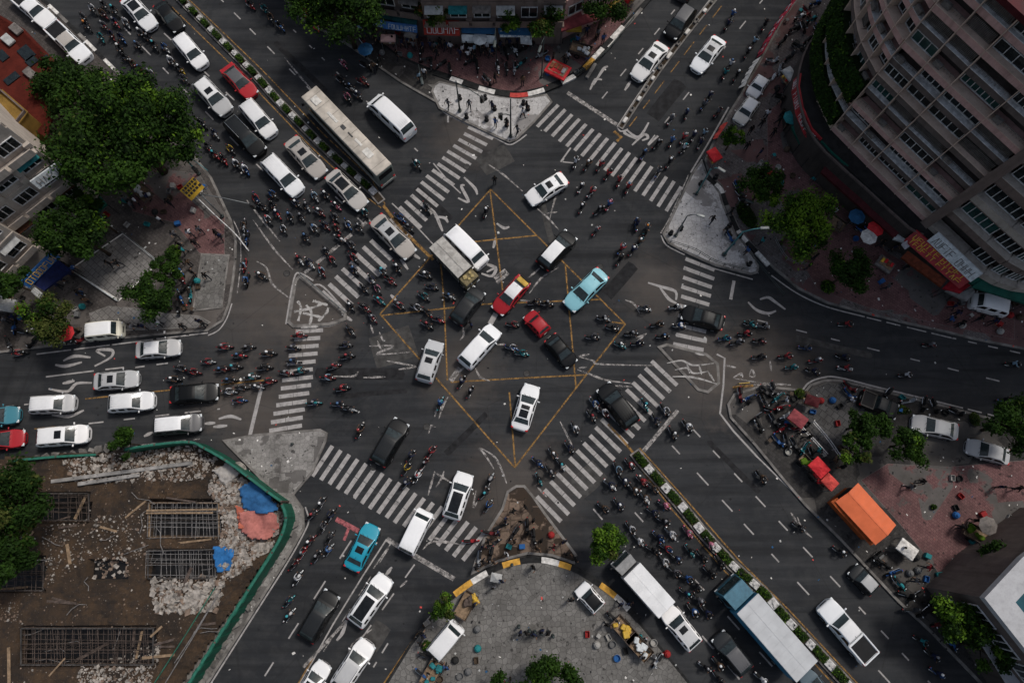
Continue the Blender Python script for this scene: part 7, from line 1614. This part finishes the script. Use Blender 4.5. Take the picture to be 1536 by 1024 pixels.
pole('street_lamp', (440, 668 - 2), .6, [], 'fallen-over looking short post on the south-west footway', 'post', 'pole_dark', .06); pole('street_lamp', (745, 100), 5.5, [((742, 62), 5.6, 'lamp')], 'thin lamp post between the parked bikes of the north plaza', 'street lamp', 'pole_dark', .06)
# traffic boards
def board(base, w_, h_, ang, z, mat, label, cat='sign', marks=None, letters=None, lean=0.0):
    p = P2(*base); zz = PZ(p); o = empty('notice_board', (p.x, p.y, zz), R(ang), label, cat)
    for s in (1, -1): MB().tube([(s * w_ * .42, 0, 0), (s * w_ * .42, 0, z + h_)], .03, 6).build('post', M['pole'], o)
    M4 = Matrix.Translation((0, -.05, z + h_ / 2)) @ Matrix.Rotation(R(lean), 4, 'X'); bb = MB().box((0, 0, 0), (w_, .05, h_), M4=M4); pn = bb.build('panel', M[mat], o)
    if letters:
        l = MB(); rr = random.Random(int(w_ * 10)); n = letters
        for row in range(n):
            u = -w_ * .42
            while u < w_ * .38: q = rr.uniform(.12, .3); l.box((u + q / 2, -.035, h_ * (.35 - .75 * row / n)), (q, .02, h_ / n * .5), M4=M4); u += q + .1
        l.build('lettering', M['signal_black'], pn)
    return o
M['board_yellow'] = flat('yellow_board', (.42, .25, .015), .5, var=.25)
board((305, 300), 1.8, 1.4, 52, 1.6, 'board_yellow', 'yellow board with black lettering by the west corner', letters=3, lean=-35); board((1112, 576), 1.0, .5, 5, .4, 'yellow_box', 'low yellow barrier board at the tip of the east block', letters=None)
def rail(pts, h, label, mat='pole', name='railing', step=1.1, bars=(1.0, .55), r_=.03, group=None, seg=1):
    path = [P2(*q) for q in pts]; path = smooth_path(path, 4) if len(path) > 2 else path; off = path[0]; z = max(PZ(off), PZ(path[-1])); o = empty(name, (off.x, off.y, z), 0, label, 'railing', group); b = MB(); pp = [(q.x - off.x, q.y - off.y) for q in path]
    for k in bars: b.tube([(x, y, h * k) for x, y in pp], r_, 6)
    b.build('rail', M[mat], o, True); acc = 0; pr = path[0]; MB().tube([(0, 0, 0), (0, 0, h)], r_ * 1.1, 6).build('post', M[mat], o)
    for q in path[1:]:
        acc += (q - pr).length; pr = q
        if acc > step: acc = 0; MB().tube([(q.x - off.x, q.y - off.y, 0), (q.x - off.x, q.y - off.y, h)], r_ * 1.1, 6).build('post', M[mat], o)
rail([(297, 298), (330, 330), (358, 356), (377, 380)], .9, 'white guard rail round the west corner', 'white_frame', r_=.05); rail([(262, 410), (260, 462)], .9, 'blue grey rail beside the west plaza trees', 'pole', r_=.04); rail([(1176, 622), (1206, 652), (1234, 682)], .9, 'white rail by the red stall, nearer the road', 'white_frame', r_=.045); rail([(1214, 634), (1236, 660), (1254, 686)], .9, 'white rail by the red stall, nearer the trees', 'white_frame', r_=.045)
rail([(1004, 366), (1040, 378), (1072, 396), (1120, 408)], .7, 'low dark rail on the lower edge of the east island', 'pole_dark'); rail([(452, 412), (470, 428), (519, 470)], .6, 'pale rail along the small west triangle', 'pole', r_=.04); rail([(106, 404), (178, 452)], .25, 'white edging strip of the square of slabs', 'sign_white', 'edging', 3, (1.0,), .06); rail([(186, 350), (240, 394)], .25, 'grey edging strip of the square of slabs', 'pole', 'edging', 3, (1.0,), .06)
rail([(1172, 480 - 36), (1120, 380)], .6, 'low chain rail on the curved east footway', 'pole_dark'); rail([(1158, 360), (1178, 392), (1210, 400)], .7, 'curved pale rail round the planting of the bright corner tree', 'pole'); rail([(950, 30), (906, 84), (862, 116)], .6, 'low dark rail behind the north-east kerb', 'pole_dark')
# red and white banner fence on the north-east kerb
M['banner_red'] = flat('red_banner', (.36, .03, .055), .6, var=.35, scale=2)
def banner(pts, h, mat, label, text=True, seed=1):
    path = smooth_path([P2(*q) for q in pts], 5); off = path[0]; o = empty('banner_fence', (off.x, off.y, .15), 0, label, 'banner'); b = MB(); l = MB(); rr = random.Random(seed)
    for i, (A, B) in enumerate(zip(path, path[1:])):
        A, B = A - off, B - off; d = (B - A).normalized(); n = Vector((-d.y, d.x)); n = n if n.x < 0 else -n; s = .35 + (.08 if i % 2 else 0)
        lo = [A + n * s, B + n * s]; b.add([(lo[0].x, lo[0].y, .15), (lo[1].x, lo[1].y, .15), (B.x, B.y, h), (A.x, A.y, h)], [(0, 1, 2, 3)])
        if text and i % 3 != 2:
            m = (A + B) / 2 + n * s * .5; u = Vector((d.x, d.y, 0)); v = Vector((-n.x * s, -n.y * s, h - .15)).normalized(); c = Vector((m.x, m.y, (h + .15) / 2)) + Vector((n.x, n.y, .3)) * .03; L = (B - A).length
            for k in range(3): l.beam(c + u * (k - 1) * L * .28 - v * .18, c + u * ((k - 1) * L * .28 + rr.uniform(-.08, .08)) + v * .18, .07, .02); l.beam(c + u * (k - 1.2) * L * .28 + v * rr.choice((-.1, .1)), c + u * (k - .8) * L * .28 + v * rr.choice((-.1, .1)), .06, .02)
    bo = b.build('cloth', M[mat], o); md = bo.modifiers.new('thick', 'SOLIDIFY'); md.thickness = .02
    if l.v: l.build('lettering', M['sign_white'], o)
    for q in path[::4]: MB().tube([(q.x - off.x, q.y - off.y, 0), (q.x - off.x, q.y - off.y, h + .05)], .03, 6).build('post', M['pole'], o)
banner([(1196, 0), (1176, 28), (1156, 58), (1138, 92)], 1.2, 'banner_red', 'long red banner with white lettering along the north-east kerb'); banner([(1136, 95), (1124, 114), (1112, 138)], .9, 'kerb_white', 'white and yellow end of the banner fence on the north-east kerb', False); banner([(455, 10), (468, 34), (484, 48)], 1.0, 'kerb_red', 'red and white sheet fence under the big dark northern tree', True, 4)
banner([(1088, 190), (1072, 214)], .7, 'kerb_red', 'short red strip fence below the light green kerb tree', False)
# stalls
def gable(px, hz, label, mat, wallm, name='kiosk', lean=.35):
    c = [P(*q, hz) for q in px]; m = sum(c, Vector((0, 0, 0))) / 4; o = empty(name, (m.x, m.y, .16), 0, label, 'kiosk'); c = [v - Vector((m.x, m.y, .16)) for v in c]; a, b_, d, e = c
    r1, r2 = (a + e) / 2 + Vector((0, 0, lean)), (b_ + d) / 2 + Vector((0, 0, lean)); n = 14; bb = MB()
    for P0, P1 in ((a, b_), (e, d)):
        vs = []
        for i in range(n + 1):
            t = i / n
            for kz in (-.02, .02): vs.append(P0.lerp(P1, t) + Vector((0, 0, (.02 if i % 2 else 0) + kz))); vs.append(r1.lerp(r2, t) + Vector((0, 0, (.02 if i % 2 else 0) + kz)))
        bb.add(vs, [(4 * i, 4 * i + 4, 4 * i + 5, 4 * i + 1) for i in range(n)] + [(4 * i + 2, 4 * i + 3, 4 * i + 7, 4 * i + 6) for i in range(n)])
    bb.build('roof', M[mat], o); MB().beam(r1, r2, .16, .07).build('ridge', M[mat], o)
    wl = MB(); ip = offset_poly([v.xy for v in c], .25); wl.prism([(q.x, q.y) for q in ip], .0, a.z - .05); wl.build('wall', M[wallm], o)
    for i in range(4):
        A, B = ip[i], ip[(i + 1) % 4]; L = (B - A).length; dd = (B - A) / L; nn = Vector((dd.y, -dd.x)); k = max(1, int(L / 1.4))
        for q in range(k): w2 = MB(); wbox(w2, A, dd, nn, L * q / k + .12, L * (q + 1) / k - .12, .003, .06, .9, 2.0); w2.build('shutter', M['trim'], o)
    return o
M['orange_roof'] = flat('orange_sheet', (.58, .135, .055), .55, var=.10, scale=1.2); M['orange_wall'] = flat('orange_wall', (.30, .07, .02), .7, var=.3)
gable([(1287, 724), (1344, 787), (1313, 817), (1253, 752)], 2.6, 'bright orange roofed kiosk on the east footway', 'orange_roof', 'orange_wall')
canopy('awning', [(1246, 752), (1256, 746), (1316, 812), (1306, 818)], 2.0, 2.5, 'orange_wall', 'narrow dark orange side awning of the orange kiosk', posts=False)
M['bright_red'] = flat('red_tent_cloth', (.46, .025, .03), .6, var=.25, scale=3); M['crate_col'] = objcol('crate', .7); M['leafy'] = LEAF[2]
def stall(px, py, ang, w_, d_, h, cloth, label, goods=(), table='timber', name='market_stall', cat='market stall'):
    p = P2(px, py); z = PZ(p); o = empty(name, (p.x, p.y, z), R(-ang), label, cat); b = MB(); vs = []; n = 6
    for i in range(n + 1):
        for j in range(n + 1): u, v = i / n * 2 - 1, j / n * 2 - 1; vs.append((u * w_ / 2, v * d_ / 2, h + .28 * (1 - max(abs(u), abs(v))) + (.02 if (i + j) % 2 else 0)))
    b.add(vs, [(i * (n + 1) + j, (i + 1) * (n + 1) + j, (i + 1) * (n + 1) + j + 1, i * (n + 1) + j + 1) for i in range(n) for j in range(n)])
    for sx in (1, -1): b.box((sx * w_ / 2, 0, h - .1), (.03, d_, .2)); b.box((0, sx * d_ / 2, h - .1), (w_, .03, .2))
    b.build('canopy', M[cloth], o)
    for sx in (1, -1):
        for sy in (1, -1): MB().tube([(sx * w_ * .47, sy * d_ * .47, 0), (sx * w_ * .47, sy * d_ * .47, h)], .025, 6).build('post', M['pole'], o)
    MB().rbox((0, 0, .78), (w_ * .8, d_ * .7, .08), .02, 1).build('table', M[table], o); rr = random.Random(int(px)); 
    for k in range(4): MB().rbox(((k - 1.5) * w_ * .19, rr.uniform(-.15, .15), .9), (w_ * .16, d_ * .35, .18), .03, 1).build('tray', M[rr.choice(['rust', 'bright_red', 'gold', 'ac'])], o)
    return o
M['rust'] = flat('rusty_tray', (.16, .06, .03), .8)
# cargo carts
def cart(px, py, ang, label, load, n=6, w_=1.2, L=2.2):
    p = P2(px, py); o = empty('cargo_cart', (p.x, p.y, PZ(p)), R(-ang), label, 'cart'); MB().box((0, 0, .62), (L, w_, .06)).build('bed', M['timber'], o); b = MB()
    for s in (1, -1): b.box((0, s * w_ / 2, .8), (L, .04, .3)); b.box((s * L / 2, 0, .8), (.04, w_, .3))
    b.build('side_board', M['steel'], o); r = random.Random(int(px))
    for s in (1, -1): wh = MB().lathe([(.22, -.03), (.3, -.03), (.32, 0), (.3, .03), (.22, .03)], 14).build('wheel', M['tyre'], o); wh.rotation_euler = (R(90), 0, 0); wh.location = (-.2, s * (w_ / 2 + .06), .32)
    b = MB()
    for k in range(n): q = r.uniform(.3, .6); b.rbox((r.uniform(-L * .36, L * .36), r.uniform(-w_ * .3, w_ * .3), .82 + q * .2), (q, q * r.uniform(.6, 1), q * .6), .06, 1, 0, r.uniform(0, 3))
    b.build('load', M[load], o); MB().tube([(L / 2, .3, .7), (L / 2 + .5, .25, .95), (L / 2 + .5, -.25, .95), (L / 2, -.3, .7)], .025, 6).build('handle', M['steel'], o)
stall(1214, 703, 50, 1.5, 1.2, 1.9, 'bright_red', 'red cloth stall, the uppermost of the red pair by the orange kiosk'); stall(1231, 724, 48, 1.2, 1.0, 1.7, 'kerb_red', 'smaller pinkish red stall between the red one and the orange kiosk'); stall(1205, 606, 20, 1.2, .9, 1.8, 'maroon', 'maroon stall at the tip of the east plaza'); stall(1184, 632, 40, 1.5, 1.1, 1.8, 'stall_red', 'dull red stall among the parked bikes'); cart(1222, 716, 50, 'open cart of red and green produce between the two red stalls', 'bright_red', 7, .9, 1.6); cart(1203, 694, 50, 'cart of leafy greens above the red stalls', 'leafy', 6, .8, 1.3)
stall(836, 112, 30, 2.3, 1.7, .7, 'bright_red', 'low red cloth spread on the north plaza', name='ground_stall'); stall(1064, 246, 60, 1.3, 1.0, 1.7, 'bright_red', 'red and yellow stall on the kerb below the light green tree'); stall(1348, 822, 40, 1.6, 1.1, 1.2, 'kerb_white', 'white table stall near the orange kiosk'); stall(1500, 822, -35, 1.9, 1.4, 2.0, 'ac', 'cream sheet stall before the white block')
stall(914, 22, -50, 1.6, 1.2, 1.9, 'yellow_box', 'yellow stall on the north-east kerb, lower one'); stall(943, 8, -50, 2.0, 1.5, 2.1, 'board_yellow', 'yellow and white stall on the north-east kerb, upper one'); stall(855, 52, 0, 2.2, .9, .95, 'yellow_box', 'yellow counter under the dull red stall roof', name='counter', cat='counter'); stall(713, 896, 60, .9, .5, .9, 'yellow_box', 'small yellow cargo stall on the south kerb')
stall(745, 872 - 8, 10, .9, .7, 1.2, 'ac', 'little pale stall by the south kerb'); stall(1190, 200, 50, 1.2, 1.0, 1.8, 'teal_cloth', 'teal cloth stall below the apartment corner'); stall(1174, 128, 60, 1.4, 1.0, 1.8, 'ac', 'white cloth stall below the apartment corner'); stall(1322, 420 - 20, 40, 1.6, 1.2, .6, 'slat', 'grey sheet on the red tiles below the signs', name='ground_stall')
stall(165, 345, -40, 1.0, .8, 1.9, 'teal_cloth', 'teal stall at the upper corner of the square of slabs'); stall(135, 378, -40, 1.0, .8, 1.9, 'teal_cloth', 'teal stall on the edge of the square nearer the shop houses'); stall(30, 466, 10, 1.8, 1.2, 1.9, 'ac', 'pale striped stall at the west edge'); stall(22, 452, -40, 1.2, .9, 1.9, 'sign_white', 'white stall cloth behind the pale striped one')
stall(620, 70, 10, 1.2, .9, 1.9, 'slat', 'grey stall in the shade of the teal awning'); stall(586, 72, 0, 1.5, .8, 1.4, 'pink_wall', 'pinkish stall under the teal awning')
# umbrellas
def umbrella(px, py, col, label, rad=.9, h=2.1):
    p = P2(px, py, h); o = empty('parasol', (p.x, p.y, PZ(p)), 0, label, 'parasol', 'street parasols'); n = 8; b = MB(); vs = [(0, 0, h + .35)]
    for k in range(n): a = 2 * math.pi * k / n; vs.append((rad * math.cos(a), rad * math.sin(a), h))
    b.add(vs, [(0, k + 1, (k + 1) % n + 1) for k in range(n)]); b.build('canopy', M[col], o); MB().tube([(0, 0, 0), (0, 0, h + .4)], .02, 6).build('pole', M['pole'], o)
    for k in range(n): a = 2 * math.pi * k / n; MB().tube([(0, 0, h + .3), (rad * math.cos(a), rad * math.sin(a), h - .01)], .008, 4).build('rib', M['pole'], o)
for x, y, c, lb in ((1186, 178, 'teal_cloth', 'teal parasol below the red fascia sign'), (1312, 344, 'bright_red', 'red parasol among the bikes below the black fascia'), (1284, 326, 'blue_cloth', 'blue parasol among the bikes below the black fascia'), (1302, 356, 'kerb_white', 'white parasol on the red tiles'), (720, 60, 'sign_white', 'white parasol before the blue awning'), (548, 74, 'blue_cloth', 'blue parasol on the north-west apron'), (1480, 788, 'slat', 'grey parasol on the forecourt'), (100, 500, 'bright_red', 'red parasol at the west kerb')): umbrella(x, y, c, lb, .8)
cart(934, 941, 47, 'cargo cart heaped with brown canvas behind the little white car', 'yellow_box'); cart(956, 966, 47, 'cargo cart with mixed white sacks on the south plaza edge', 'sign_white'); cart(870, 83, 20, 'white round-bodied cart on the north plaza corner', 'sign_white', 5); cart(700, 905, 120, 'dark loaded cart on the south kerb', 'steel'); cart(1455, 800, 30, 'dark cart with greens near the cream stall', 'leafy'); cart(1468, 858, 30, 'dark loaded cart by the bush of the white block', 'steel'); cart(650, 1005, 120, 'dark cart on the south kerb by the little van', 'teal_cloth'); cart(220, 294, 40, 'cart of pale bundles under the huge tree', 'ac'); cart(1244, 338, 40, 'dark cart behind the bright corner tree', 'steel')
# bollards, bins, drums, boxes
r = random.Random(77)
for x, y in ((778, 938), (794, 944), (802, 946), (812, 948), (822, 946), (829, 952), (768, 846), (800, 850)):
    p = P2(x, y); o = empty('bollard', (p.x, p.y, PZ(p)), 0, 'short dark bollard on the south plaza', 'bollard', 'dark bollards of the south plaza'); MB().lathe([(.16, 0), (.16, .05), (.11, .08), (.10, .62), (.14, .66), (.12, .76), (0, .8)], 10).build('post', M['pole_dark'], o, True)
    MB().cyl((0, 0, .55), .112, .08, 10).build('band', M['kerb_yellow'], o)
for x, y in ((690, 150), (700, 178), (730, 182), (785, 158), (792, 166), (760, 190), (728, 150), (742, 166), (1050, 278), (1072, 268), (1108, 356), (1122, 398), (1093, 340), (1020, 345), (985 + 20, 352)):
    p = P2(x, y); o = empty('bollard', (p.x, p.y, PZ(p)), 0, 'squat black bollard on a corner island', 'bollard', 'black bollards on the corner islands'); MB().lathe([(.24, 0), (.24, .1), (.17, .16), (.15, .5), (.2, .58), (.1, .68), (0, .7)], 10).build('post', M['trim'], o, True); MB().cyl((0, 0, .42), .165, .07, 10).build('band', M['kerb'], o)
n_ = 0
for zx0, zy0, zx1, zy1, n in ((560, 40, 640, 92, 14), (650, 66, 800, 84, 22), (815, 60, 890, 120, 12), (1150, 20, 1215, 160, 20), (1130, 170, 1230, 300, 26), (1240, 300, 1340, 430, 22), (1420, 455, 1530, 500, 14), (1120, 590, 1260, 690, 26), (1310, 830, 1460, 960, 26), (1420, 700, 1530, 860, 16), (160, 280, 330, 340, 20), (245, 400, 300, 470, 16), (10, 440, 130, 515, 20), (700, 760, 860, 850, 22), (620, 930, 720, 1020, 16), (880, 880, 1000, 1000, 20), (1310, 580, 1440, 620, 10)):
    for k in range(n):
        p = P2(r.uniform(zx0, zx1), r.uniform(zy0, zy1)); z = PZ(p)
        if z < .05 or not clear_of_cars(p, .3) or any((p - q).length < .5 for q in used): continue
        used.append(p); kd = r.choice(['crate', 'crate', 'basket', 'stool', 'sack', 'box'])
        col, cn = r.choice([((.25, .02, .02), 'red'), ((.02, .09, .25), 'blue'), ((.30, .29, .27), 'pale'), ((.07, .05, .035), 'brown'), ((.02, .02, .02), 'black'), ((.02, .17, .18), 'teal'), ((.12, .12, .12), 'grey')])
        o = empty({'crate': 'crate', 'basket': 'basket', 'stool': 'stool', 'sack': 'sack', 'box': 'cardboard_box'}[kd], (p.x, p.y, z), r.uniform(0, 3.1)); b = MB(); nm = 'shell'
        if kd == 'crate':
            b.box((0, 0, .03), (.5, .36, .05)); 
            for s in (1, -1): b.box((0, s * .17, .16), (.5, .03, .26)); b.box((s * .24, 0, .16), (.03, .34, .26))
        elif kd == 'basket': b.lathe([(0, .02), (.22, .02), (.30, .26), (.27, .27), (.2, .06), (0, .06)], 12)
        elif kd == 'stool':
            b.rbox((0, 0, .42), (.34, .34, .05), .02, 1); nm = 'seat'
        elif kd == 'sack': b.lathe([(0, 0), (.26, .02), (.32, .2), (.24, .42), (.09, .5), (.12, .56), (0, .56)], 10)
        else: b.rbox((0, 0, .2), (.5, .4, .4), .015, 1); b.box((0, 0, .403), (.5, .05, .004))
        q = b.build(nm, M['crate_col'], o); q.color = (*col, 1)
        if kd == 'stool':
            for sx in (1, -1):
                for sy in (1, -1): l = MB().beam((sx * .12, sy * .12, .4), (sx * .17, sy * .17, 0), .035, .035).build('leg', M['crate_col'], o); l.color = (*col, 1)
        o['label'] = f"{cn} {'plastic ' if kd in ('crate', 'basket', 'stool') else ''}{'cardboard box' if kd == 'box' else kd} left on the footway among the stalls"; o['category'] = kd; o['group'] = f"{cn} {kd} clutter on the footways"; n_ += 1
# small litter everywhere on the paving and in the gutters
b = MB(); r = random.Random(5)
for k in range(2600):
    x, y = r.uniform(-20, 1556), r.uniform(-20, 1044); p = P2(x, y); z = PZ(p)
    if z < .05 and r.random() < .72: continue
    if inside(p, sp): continue
    s = r.uniform(.03, .10) * (1.5 if r.random() < .1 else 1); a = r.uniform(0, 3); d = Vector((math.cos(a), math.sin(a))) * s; e = Vector((-d.y, d.x)) * r.uniform(.3, .9); z += .012
    b.add([(*(p - d - e), z), (*(p + d - e), z), (*(p + d * .8 + e), z + .03), (*(p - d + e), z + .02)], [(0, 1, 2, 3)], r.choices(range(5), [5, 3, 7, 1, 1])[0])
tag(b.build('litter', [M['kerb_white'], M['ac'], M['trim'], M['kerb_red'], M['blue_cloth']]), 'scraps of litter and leaves on paving and gutters', kind='stuff')
